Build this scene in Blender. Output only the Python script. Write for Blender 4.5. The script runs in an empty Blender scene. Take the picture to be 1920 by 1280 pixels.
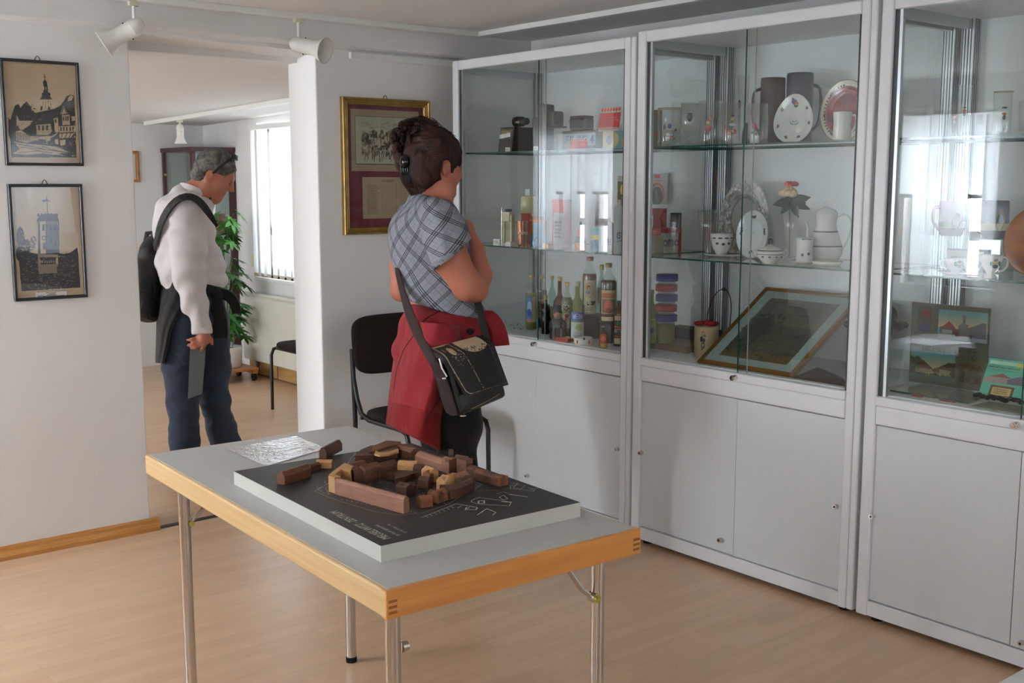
import bpy, math, random
import numpy as np
from mathutils import Vector, Matrix

random.seed(7)
rng = np.random.RandomState(5)
scene = bpy.context.scene
COL = scene.collection

# ------------------------------------------------------------------ camera
FPX, CX, CY, CAMH = 2107.0, 960.0, 640.0, 1.55
PITCH, YAW = math.atan(297/2107), math.radians(39.4)
FW = np.array([math.sin(YAW)*math.cos(PITCH), math.cos(YAW)*math.cos(PITCH), -math.sin(PITCH)])
RT = np.array([math.cos(YAW), -math.sin(YAW), 0.0])
UP = np.cross(RT, FW)
CAM = np.array([0, 0, CAMH])
cd = bpy.data.cameras.new('camera'); cam = bpy.data.objects.new('camera', cd); COL.objects.link(cam)
M4 = Matrix(((RT[0], UP[0], -FW[0], 0), (RT[1], UP[1], -FW[1], 0), (RT[2], UP[2], -FW[2], CAMH), (0, 0, 0, 1)))
cam.matrix_world = M4
cd.sensor_width = 36; cd.lens = 36*FPX/1920; cd.clip_start = 0.05; cd.clip_end = 60
scene.camera = cam

# ------------------------------------------------------------------ colour management
scene.view_settings.view_transform = 'Standard'
scene.view_settings.look = 'None'
scene.view_settings.gamma = 1
scene.view_settings.exposure = 0.76
scene.view_settings.use_curve_mapping = False
scene.cycles.transparent_max_bounces = 40   # many panes stand behind each other
scene.cycles.max_bounces = 14

# ------------------------------------------------------------------ sky, daylight and added fill
w = bpy.data.worlds.new('sky'); scene.world = w; w.use_nodes = True
nt = w.node_tree; bgn = nt.nodes['Background']
bgn.inputs[0].default_value = (0.86, 0.93, 1.0, 1); bgn.inputs[1].default_value = 2.2

def daylight(name, loc, direction, sx, sy, power, col=(0.90, 0.95, 1.0)):
    ld = bpy.data.lights.new(name, 'AREA'); ld.shape = 'RECTANGLE'; ld.size = sx; ld.size_y = sy
    ld.energy = power; ld.color = col
    o = bpy.data.objects.new(name, ld); COL.objects.link(o); o.location = loc
    o.rotation_euler = Vector(direction).to_track_quat('-Z', 'Y').to_euler()
    return o
LS = 1.0
daylight('added_fill_near_left', (-1.35, 1.85, 1.5), (1, 0, -0.05), 1.3, 1.3, 9*LS)  # fill light behind an added, unseen opening in the left wall
daylight('daylight_rear_window', (-1.35, -0.6, 1.5), (1, 0, -0.05), 1.7, 1.3, 9*LS)
daylight('daylight_side_window', (-1.35, 4.38, 1.5), (1, 0, -0.05), 0.8, 1.3, 240*LS)
daylight('daylight_far_left_window', (-1.35, 8.2, 1.45), (1, 0, -0.05), 1.6, 1.3, 72*LS)
daylight('added_fill_far_room', (-1.35, 6.2, 1.45), (1, 0, -0.05), 1.2, 1.3, 60*LS)  # fill for the far room, behind an unseen window added for lighting
daylight('daylight_far_right_window', (4.62, 7.5, 1.45), (-1, 0, -0.05), 1.7, 1.3, 15*LS)
daylight('daylight_south_window', (3.2, -2.85, 1.5), (0, 1, -0.05), 1.7, 1.3, 48*LS)

# ------------------------------------------------------------------ pixel to place (authoring aid)
def ray(x, y):
    d = FW*FPX + RT*(x-CX) + UP*(CY-y); return d/np.linalg.norm(d)
def onz(x, y, z):
    d = ray(x, y); return CAM + d*(z-CAM[2])/d[2]
def ony(x, y, Y):
    d = ray(x, y); return CAM + d*(Y-CAM[1])/d[1]
def onx(x, y, X):
    d = ray(x, y); return CAM + d*(X-CAM[0])/d[0]
def P(x, y, d):
    r = ray(x, y); return CAM + r*(d/(r@FW))

# ------------------------------------------------------------------ materials
def lin(c):
    return tuple((v/12.92 if v <= 0.04045 else ((v+0.055)/1.055)**2.4) for v in c[:3])
MATS = {}
def mat(name, col, rough=0.5, metal=0.0, noise=None, bump=None, coat=0.0, spec=0.5, srgb=True, sheen=0.0, alpha=None):
    """plain procedural surface; noise=(scale, amount) varies the colour, bump=(scale, strength)"""
    if name in MATS: return MATS[name]
    m = bpy.data.materials.new(name); m.use_nodes = True; MATS[name] = m
    n = m.node_tree.nodes; l = m.node_tree.links; b = n['Principled BSDF']
    c = lin(col) if srgb else col
    b.inputs['Base Color'].default_value = (*c, 1)
    b.inputs['Roughness'].default_value = rough; b.inputs['Metallic'].default_value = metal
    b.inputs['Coat Weight'].default_value = coat; b.inputs['Specular IOR Level'].default_value = spec
    b.inputs['Sheen Weight'].default_value = sheen
    tc = n.new('ShaderNodeTexCoord')
    if noise:
        t = n.new('ShaderNodeTexNoise'); t.inputs['Scale'].default_value = noise[0]; t.inputs['Detail'].default_value = 4
        r = n.new('ShaderNodeValToRGB')
        a = noise[1]
        r.color_ramp.elements[0].color = (*[v*(1-a) for v in c], 1); r.color_ramp.elements[0].position = 0.3
        r.color_ramp.elements[1].color = (*[min(1, v*(1+a)) for v in c], 1); r.color_ramp.elements[1].position = 0.7
        l.new(tc.outputs['Object'], t.inputs['Vector']); l.new(t.outputs['Fac'], r.inputs[0]); l.new(r.outputs[0], b.inputs['Base Color'])
    if bump:
        t2 = n.new('ShaderNodeTexNoise'); t2.inputs['Scale'].default_value = bump[0]; t2.inputs['Detail'].default_value = 5
        bp = n.new('ShaderNodeBump'); bp.inputs['Strength'].default_value = bump[1]; bp.inputs['Distance'].default_value = 0.01
        l.new(tc.outputs['Object'], t2.inputs['Vector']); l.new(t2.outputs['Fac'], bp.inputs['Height']); l.new(bp.outputs[0], b.inputs['Normal'])
    return m

def wood(name, c1, c2, scale=(1, 12, 12), rough=0.4, coat=0.0, wave=3.0, dist=4.0):
    if name in MATS: return MATS[name]
    m = bpy.data.materials.new(name); m.use_nodes = True; MATS[name] = m
    n = m.node_tree.nodes; l = m.node_tree.links; b = n['Principled BSDF']
    tc = n.new('ShaderNodeTexCoord'); mp = n.new('ShaderNodeMapping'); mp.inputs['Scale'].default_value = scale
    t = n.new('ShaderNodeTexNoise'); t.inputs['Scale'].default_value = wave; t.inputs['Detail'].default_value = 6
    t.inputs['Distortion'].default_value = dist*0.1
    r = n.new('ShaderNodeValToRGB')
    r.color_ramp.elements[0].color = (*lin(c1), 1); r.color_ramp.elements[0].position = 0.3
    r.color_ramp.elements[1].color = (*lin(c2), 1); r.color_ramp.elements[1].position = 0.72
    l.new(tc.outputs['Object'], mp.inputs[0]); l.new(mp.outputs[0], t.inputs['Vector']); l.new(t.outputs['Fac'], r.inputs[0])
    l.new(r.outputs[0], b.inputs['Base Color'])
    b.inputs['Roughness'].default_value = rough; b.inputs['Coat Weight'].default_value = coat
    return m

def glassy(name, tint=(1, 1, 1), f0=0.04, rough=0.0, gloss=1.0):
    """thin clear sheet: see-through, reflecting more at a grazing angle"""
    if name in MATS: return MATS[name]
    m = bpy.data.materials.new(name); m.use_nodes = True; MATS[name] = m
    n = m.node_tree.nodes; l = m.node_tree.links; n.remove(n['Principled BSDF']); out = n['Material Output']
    tr = n.new('ShaderNodeBsdfTransparent'); tr.inputs[0].default_value = (*tint, 1)
    gl = n.new('ShaderNodeBsdfGlossy'); gl.inputs['Roughness'].default_value = rough; gl.inputs[0].default_value = (gloss, gloss, gloss, 1)
    lw = n.new('ShaderNodeLayerWeight'); lw.inputs[0].default_value = 0.5
    pw = n.new('ShaderNodeMath'); pw.operation = 'POWER'; pw.inputs[1].default_value = 4.5
    ml = n.new('ShaderNodeMath'); ml.operation = 'MULTIPLY_ADD'; ml.inputs[1].default_value = 1-f0; ml.inputs[2].default_value = f0
    mx = n.new('ShaderNodeMixShader')
    l.new(lw.outputs['Facing'], pw.inputs[0]); l.new(pw.outputs[0], ml.inputs[0]); l.new(ml.outputs[0], mx.inputs[0])
    l.new(tr.outputs[0], mx.inputs[1]); l.new(gl.outputs[0], mx.inputs[2]); l.new(mx.outputs[0], out.inputs[0])
    return m

def painted(name, rough=0.7, coat=0.0, spec=0.5, bump=0):
    """takes its colours from the printed colour layer of the mesh"""
    if name in MATS: return MATS[name]
    m = bpy.data.materials.new(name); m.use_nodes = True; MATS[name] = m
    n = m.node_tree.nodes; l = m.node_tree.links; b = n['Principled BSDF']
    a = n.new('ShaderNodeAttribute'); a.attribute_name = 'Col'
    l.new(a.outputs['Color'], b.inputs['Base Color'])
    b.inputs['Roughness'].default_value = rough; b.inputs['Coat Weight'].default_value = coat; b.inputs['Specular IOR Level'].default_value = spec
    b.inputs['Coat Roughness'].default_value = 0.08
    if bump:
        tc = n.new('ShaderNodeTexCoord'); t2 = n.new('ShaderNodeTexNoise'); t2.inputs['Scale'].default_value = bump
        bp = n.new('ShaderNodeBump'); bp.inputs['Strength'].default_value = 0.5; bp.inputs['Distance'].default_value = 0.004
        l.new(tc.outputs['Object'], t2.inputs['Vector']); l.new(t2.outputs['Fac'], bp.inputs['Height']); l.new(bp.outputs[0], b.inputs['Coat Normal']); l.new(bp.outputs[0], b.inputs['Normal'])
    return m

# ------------------------------------------------------------------ mesh builder
def root_inv(o):
    while o.parent: o = o.parent
    return (Matrix.LocRotScale(o.location, o.rotation_euler, None)).inverted()

GS = 1.0      # size of the figure being modelled
class MB:
    def __init__(s): s.v = []; s.f = []; s.m = []; s.sm = []; s.mats = []
    def mi(s, m):
        if m not in s.mats: s.mats.append(m)
        return s.mats.index(m)
    def add(s, V, F, m, smooth=False, M=None):
        b = len(s.v); k = s.mi(m)
        if M is not None: V = [M @ Vector(p) for p in V]
        s.v += [tuple(p) for p in V]
        for f in F: s.f.append([i+b for i in f]); s.m.append(k); s.sm.append(smooth)
        return s
    def box(s, x0, x1, y0, y1, z0, z1, m, M=None, mtop=None):
        V = [(x0,y0,z0),(x1,y0,z0),(x1,y1,z0),(x0,y1,z0),(x0,y0,z1),(x1,y0,z1),(x1,y1,z1),(x0,y1,z1)]
        F = [(0,3,2,1),(4,5,6,7),(0,1,5,4),(1,2,6,5),(2,3,7,6),(3,0,4,7)]
        if mtop is None: return s.add(V, F, m, M=M)
        s.add(V, [F[0]]+F[2:], m, M=M); return s.add(V, [F[1]], mtop, M=M)
    def cyl(s, p0, p1, r0, r1, m, seg=20, cap=True, smooth=True, M=None):
        p0 = Vector(p0); p1 = Vector(p1); a = (p1-p0).normalized()
        t = a.orthogonal().normalized(); b = a.cross(t)
        V = []
        for p, r in ((p0, r0), (p1, r1)):
            for i in range(seg):
                q = 2*math.pi*i/seg; V.append(p + t*(r*math.cos(q)) + b*(r*math.sin(q)))
        F = [(i, (i+1) % seg, seg+(i+1) % seg, seg+i) for i in range(seg)]
        s.add(V, F, m, smooth, M)
        if cap:
            s.add(V, [tuple(range(seg))[::-1], tuple(range(seg, 2*seg))], m, False, M)
        return s
    def lathe(s, prof, c, m, seg=32, M=None, ax=None, smooth=True):
        """prof: (r, z[, material]) from bottom to top around vertical axis at c"""
        c = Vector(c)
        V = []; rows = len(prof)
        for p in prof:
            for i in range(seg):
                q = 2*math.pi*i/seg; V.append(c+Vector((p[0]*math.cos(q), p[0]*math.sin(q), p[1])))
        base = len(s.v)
        for j in range(rows-1):
            mm = prof[j][2] if len(prof[j]) > 2 else m
            F = [(j*seg+i, j*seg+(i+1) % seg, (j+1)*seg+(i+1) % seg, (j+1)*seg+i) for i in range(seg)]
            if j == 0: s.add(V, F, mm, smooth, M)
            else:
                k = s.mi(mm)
                for f in F: s.f.append([i+base for i in f]); s.m.append(k); s.sm.append(smooth)
        return s
    def tube(s, pts, r, m, seg=10, closed=False, flat=None, up=None, M=None, cap=True):
        """sweep along pts; flat=(half width, half thickness) makes a ribbon lying across 'up'"""
        P_ = [Vector(p) for p in pts]; n = len(P_); V = []
        prev = None; g_ = GS
        for i, p in enumerate(P_):
            a = P_[(i+1) % n] if (closed or i < n-1) else p
            b = P_[i-1] if (closed or i > 0) else p
            t = (a-b).normalized()
            if up is not None:
                nn = Vector(up) if not callable(up) else Vector(up(i))
                nn = (nn - t*nn.dot(t)).normalized()
            else:
                nn = t.orthogonal().normalized() if prev is None else (prev - t*prev.dot(t)).normalized()
            prev = nn; bb = t.cross(nn)
            rr = r[i] if isinstance(r, (list, tuple)) else r
            for k in range(seg):
                q = 2*math.pi*k/seg
                if flat:
                    fl = flat[i] if isinstance(flat[0], (list, tuple)) else flat
                    cx_, sx_ = math.cos(q), math.sin(q)
                    e = 0.35
                    V.append(p + bb*(g_*fl[0]*math.copysign(abs(cx_)**e, cx_)) + nn*(g_*fl[1]*math.copysign(abs(sx_)**e, sx_)))
                else: V.append(p + nn*(g_*rr*math.cos(q)) + bb*(g_*rr*math.sin(q)))
        rng_ = n if closed else n-1
        F = [(i*seg+k, i*seg+(k+1) % seg, ((i+1) % n)*seg+(k+1) % seg, ((i+1) % n)*seg+k) for i in range(rng_) for k in range(seg)]
        s.add(V, F, m, True, M)
        if not closed and cap:
            s.add(V, [tuple(range(seg))[::-1], tuple((n-1)*seg+k for k in range(seg))], m, False, M)
        return s
    def ball(s, c, r, m, seg=16, rings=10, M=None):
        r = (r, r, r) if not hasattr(r, '__len__') else r
        r = tuple(GS*q for q in r)
        V = []
        for j in range(rings+1):
            ph = math.pi*j/rings
            for i in range(seg):
                q = 2*math.pi*i/seg
                V.append((c[0]+r[0]*math.sin(ph)*math.cos(q), c[1]+r[1]*math.sin(ph)*math.sin(q), c[2]-r[2]*math.cos(ph)))
        F = [(j*seg+i, j*seg+(i+1) % seg, (j+1)*seg+(i+1) % seg, (j+1)*seg+i) for j in range(rings) for i in range(seg)]
        return s.add(V, F, m, True, M)
    def prism(s, poly, z0, z1, m, M=None, mtop=None):
        n = len(poly); V = [(x, y, z0) for x, y in poly]+[(x, y, z1) for x, y in poly]
        ar = sum(poly[i][0]*poly[(i+1) % n][1]-poly[(i+1) % n][0]*poly[i][1] for i in range(n))
        if ar < 0: V = V[:n][::-1]+V[n:][::-1]
        F = [(i, (i+1) % n, n+(i+1) % n, n+i) for i in range(n)]
        s.add(V, F+[tuple(range(n))[::-1]]+([] if mtop else [tuple(range(n, 2*n))]), m, False, M)
        if mtop: s.add(V, [tuple(range(n, 2*n))], mtop, False, M)
        return s
    def text(s, txt, size, M, m, extrude=0.0004, align='CENTER', bold=0.0):
        cu = bpy.data.curves.new('lettering', 'FONT'); cu.body = txt; cu.size = size; cu.extrude = extrude
        cu.align_x = align; cu.offset = bold; cu.resolution_u = 3
        o = bpy.data.objects.new('lettering', cu); COL.objects.link(o)
        dg = bpy.context.evaluated_depsgraph_get(); me = bpy.data.meshes.new_from_object(o.evaluated_get(dg))
        s.add([v.co.copy() for v in me.vertices], [tuple(p.vertices) for p in me.polygons], m, False, M)
        bpy.data.objects.remove(o); bpy.data.curves.remove(cu); bpy.data.meshes.remove(me)
        return s
    def build(s, name, parent=None, world=False, bevel=0, bseg=2, solid=0, subsurf=0, kind=None, auto=False, offset=-1):
        V = s.v
        if world and parent is not None:
            I = root_inv(parent); V = [I @ Vector(p) for p in V]
        me = bpy.data.meshes.new(name); me.from_pydata([tuple(p) for p in V], [], s.f)
        for m in s.mats: me.materials.append(m)
        me.polygons.foreach_set('material_index', s.m); me.polygons.foreach_set('use_smooth', s.sm)
        me.update()
        o = bpy.data.objects.new(name, me); COL.objects.link(o)
        if parent is not None: o.parent = parent
        if solid:
            md = o.modifiers.new('thickness', 'SOLIDIFY'); md.thickness = solid; md.offset = offset
        if subsurf:
            md = o.modifiers.new('smooth', 'SUBSURF'); md.levels = subsurf; md.render_levels = subsurf
        if bevel:
            md = o.modifiers.new('bevel', 'BEVEL'); md.width = bevel; md.segments = bseg; md.limit_method = 'ANGLE'; md.angle_limit = math.radians(40)
        if kind: o['kind'] = kind
        return o

def thing(name, label, cat, loc=(0, 0, 0), rotz=0.0, group=None):
    o = bpy.data.objects.new(name, None); COL.objects.link(o); o.empty_display_size = 0.05
    o.location = tuple(float(q) for q in loc); o.rotation_euler = (0, 0, rotz); o['label'] = label; o['category'] = cat
    if group: o['group'] = group
    return o
def tag(o, label, cat, group=None):
    o['label'] = label; o['category'] = cat
    if group: o['group'] = group
    return o

# ------------------------------------------------------------------ printed pictures
class Cv:
    """a little drawing board; u to the right, v down, both 0..1; colours as seen"""
    def __init__(s, w, h, bg):
        s.w, s.h = w, h; s.a = np.zeros((h, w, 3)); s.a[:] = bg
        s.U, s.V = np.meshgrid((np.arange(w)+0.5)/w, (np.arange(h)+0.5)/h); s.q = None
    def quad(s, tl, tr, br, bl): s.q = (tl, tr, br, bl); return s
    def uv(s, p):
        if s.q is None: return p
        tl, tr, br, bl = s.q; u = v = 0.5
        for _ in range(6):
            xl = tl[0]+(bl[0]-tl[0])*v; xr = tr[0]+(br[0]-tr[0])*v; u = (p[0]-xl)/(xr-xl)
            yt = tl[1]+(tr[1]-tl[1])*u; yb = bl[1]+(br[1]-bl[1])*u; v = (p[1]-yt)/(yb-yt)
        return (u, v)
    def mask(s, pts):
        pts = [s.uv(p) for p in pts]; M = np.zeros(s.U.shape, bool); n = len(pts)
        for i in range(n):
            (x1, y1), (x2, y2) = pts[i], pts[(i+1) % n]
            if y1 == y2: continue
            c = ((y1 > s.V) != (y2 > s.V)) & (s.U < (x2-x1)*(s.V-y1)/(y2-y1)+x1)
            M ^= c
        return M
    def poly(s, pts, c, al=1.0):
        M = s.mask(pts); s.a[M] = s.a[M]*(1-al)+np.array(c)*al; return s
    def line(s, pts, wd, c, al=1.0):
        pts = [s.uv(p) for p in pts]; asp = s.h/s.w
        for (x1, y1), (x2, y2) in zip(pts[:-1], pts[1:]):
            dx, dy = x2-x1, (y2-y1)*asp; L = dx*dx+dy*dy+1e-12
            t = np.clip(((s.U-x1)*dx+(s.V-y1)*asp*dy)/L, 0, 1)
            d = np.hypot(s.U-x1-t*dx, (s.V-y1)*asp-t*dy); M = d < wd/2
            s.a[M] = s.a[M]*(1-al)+np.array(c)*al
        return s
    def ell(s, c, rx, ry, col, al=1.0, ring=None):
        c = s.uv(c); r = np.hypot((s.U-c[0])/rx, (s.V-c[1])/ry); M = r < 1
        if ring: M &= r > ring
        s.a[M] = s.a[M]*(1-al)+np.array(col)*al; return s
    def rect(s, u0, v0, u1, v1, c, al=1.0):
        M = (s.U >= u0) & (s.U < u1) & (s.V >= v0) & (s.V < v1); s.a[M] = s.a[M]*(1-al)+np.array(c)*al; return s
    def grad(s, u0, v0, u1, v1, c0, c1):
        M = (s.U >= u0) & (s.U < u1) & (s.V >= v0) & (s.V < v1); t = ((s.V-v0)/(v1-v0))[..., None]
        G = np.array(c0)*(1-t)+np.array(c1)*t; s.a[M] = G[M]; return s
    def speck(s, n, rmin, rmax, c, u0=0, v0=0, u1=1, v1=1, al=1.0, seed=1, stretch=1.0):
        r_ = np.random.RandomState(seed)
        for _ in range(n):
            x, y = r_.uniform(u0, u1), r_.uniform(v0, v1); q = max(r_.uniform(rmin, rmax), 1.0/s.w)
            M = (np.abs(s.U-x) < q*2.5) & (np.abs(s.V-y) < q*2.5*stretch*2)
            R = np.hypot((s.U-x)/q, (s.V-y)/(q*s.w/s.h*stretch)) < 1; M &= R
            s.a[M] = s.a[M]*(1-al)+np.array(c)*al
        return s
    def noise(s, amt, seed=2, sc=8):
        r_ = np.random.RandomState(seed); g = r_.rand(sc+2, sc+2)
        x = s.U*sc; y = s.V*sc; xi = x.astype(int); yi = y.astype(int); fx = x-xi; fy = y-yi
        N = g[yi, xi]*(1-fx)*(1-fy)+g[yi, xi+1]*fx*(1-fy)+g[yi+1, xi]*(1-fx)*fy+g[yi+1, xi+1]*fx*fy
        s.a = np.clip(s.a*(1+amt*(N[..., None]-0.5)), 0, 1); return s
    def lines(s, u0, v0, u1, v1, n, c, wd=0.25, seed=3, al=0.8):
        """rows of illegible small print"""
        r_ = np.random.RandomState(seed); h = (v1-v0)/n
        for i in range(n):
            e = u1-(u1-u0)*r_.uniform(0, 0.25); x = u0
            while x < e:
                L = r_.uniform(0.03, 0.09)*(u1-u0)*2
                s.rect(x, v0+i*h+h*0.3, min(x+L*0.8, e), v0+i*h+h*(0.3+wd*2), c, al); x += L
        return s
    def word(s, txt, u0, v0, u1, v1, c, wd=0.012, gap=0.25):
        """stroke lettering"""
        G = {'M': [[(0,1),(0,0),(.5,.6),(1,0),(1,1)]], 'E': [[(1,0),(0,0),(0,1),(1,1)],[(0,.5),(.8,.5)]], 'U': [[(0,0),(0,.8),(.3,1),(.7,1),(1,.8),(1,0)]],
             'S': [[(1,.1),(.5,0),(0,.2),(.2,.45),(.8,.55),(1,.8),(.5,1),(0,.9)]], 'L': [[(0,0),(0,1),(1,1)]], 'W': [[(0,0),(.25,1),(.5,.3),(.75,1),(1,0)]],
             'I': [[(.5,0),(.5,1)]], 'T': [[(0,0),(1,0)],[(.5,0),(.5,1)]], 'Z': [[(0,0),(1,0),(0,1),(1,1)]], 'F': [[(1,0),(0,0),(0,1)],[(0,.5),(.8,.5)]],
             'O': [[(.5,0),(1,.25),(1,.75),(.5,1),(0,.75),(0,.25),(.5,0)]], 'N': [[(0,1),(0,0),(1,1),(1,0)]], 'C': [[(1,.15),(.5,0),(0,.3),(0,.7),(.5,1),(1,.85)]],
             'H': [[(0,0),(0,1)],[(1,0),(1,1)],[(0,.5),(1,.5)]], 'R': [[(0,1),(0,0),(.8,0),(1,.25),(.8,.5),(0,.5)],[(.5,.5),(1,1)]], 'K': [[(0,0),(0,1)],[(1,0),(0,.5),(1,1)]],
             'B': [[(0,0),(0,1),(.8,1),(1,.75),(.8,.5),(0,.5)],[(0,0),(.8,0),(.9,.25),(.8,.5)]], 'A': [[(0,1),(.5,0),(1,1)],[(.2,.65),(.8,.65)]], 'P': [[(0,1),(0,0),(.8,0),(1,.25),(.8,.5),(0,.5)]],
             '4': [[(.7,1),(.7,0),(0,.65),(1,.65)]], '1': [[(.2,.2),(.5,0),(.5,1)]], 'm': [[(0,1),(0,.4)],[(0,.5),(.25,.4),(.5,.5),(.5,1)],[(.5,.5),(.75,.4),(1,.5),(1,1)]],
             'o': [[(.5,.4),(1,.6),(1,.8),(.5,1),(0,.8),(0,.6),(.5,.4)]], 'n': [[(0,1),(0,.4)],[(0,.55),(.5,.4),(1,.55),(1,1)]], 'e': [[(0,.7),(1,.7),(.9,.45),(.5,.4),(0,.6),(0,.85),(.5,1),(1,.9)]], ' ': []}
        n = len(txt); cw = (u1-u0)/n
        for i, ch in enumerate(txt):
            for st in G.get(ch, [[(0,0),(1,0),(1,1),(0,1),(0,0)]]):
                s.line([(u0+cw*(i+gap/2+(1-gap)*a), v0+(v1-v0)*b) for a, b in st], wd, c)
        return s

def canvas(name, cv, fn, parent, world=False, m=None, solid=0, offset=-1):
    """lay a drawing over the surface fn(u, v) -> point"""
    w_, h_ = cv.w, cv.h
    us = np.linspace(0, 1, w_+1); vs = np.linspace(0, 1, h_+1)
    V = [tuple(fn(u, v)) for v in vs for u in us]
    W1 = w_+1
    if world and parent is not None:
        I = root_inv(parent); V = [tuple(I @ Vector(p)) for p in V]
    idx = np.arange(h_*w_); j = idx//w_; i = idx % w_; a0 = j*W1+i
    F = np.stack([a0, a0+W1, a0+W1+1, a0+1], 1)
    me = bpy.data.meshes.new(name); me.from_pydata(V, [], F.tolist())
    a = np.clip(cv.a, 0, 1); a = np.where(a <= 0.04045, a/12.92, ((a+0.055)/1.055)**2.4).reshape(-1, 3)
    c4 = np.ones((len(F)*4, 4), np.float32); c4[:, :3] = np.repeat(a, 4, axis=0)
    at = me.color_attributes.new('Col', 'FLOAT_COLOR', 'CORNER'); at.data.foreach_set('color', c4.ravel())
    me.materials.append(m or painted('printed_paper')); me.polygons.foreach_set('use_smooth', [True]*len(F)); me.update()
    o = bpy.data.objects.new(name, me); COL.objects.link(o)
    if parent is not None: o.parent = parent
    if solid:
        md = o.modifiers.new('thickness', 'SOLIDIFY'); md.thickness = solid; md.offset = offset
    return o
def plane_fn(o, ux, vy):
    o, ux, vy = map(lambda q: np.array(q, float), (o, ux, vy)); return lambda u, v: o+ux*u+vy*v
def bilin(tl, tr, br, bl):
    tl, tr, br, bl = map(np.array, (tl, tr, br, bl)); return lambda u, v: (tl*(1-u)+tr*u)*(1-v)+(bl*(1-u)+br*u)*v

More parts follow.
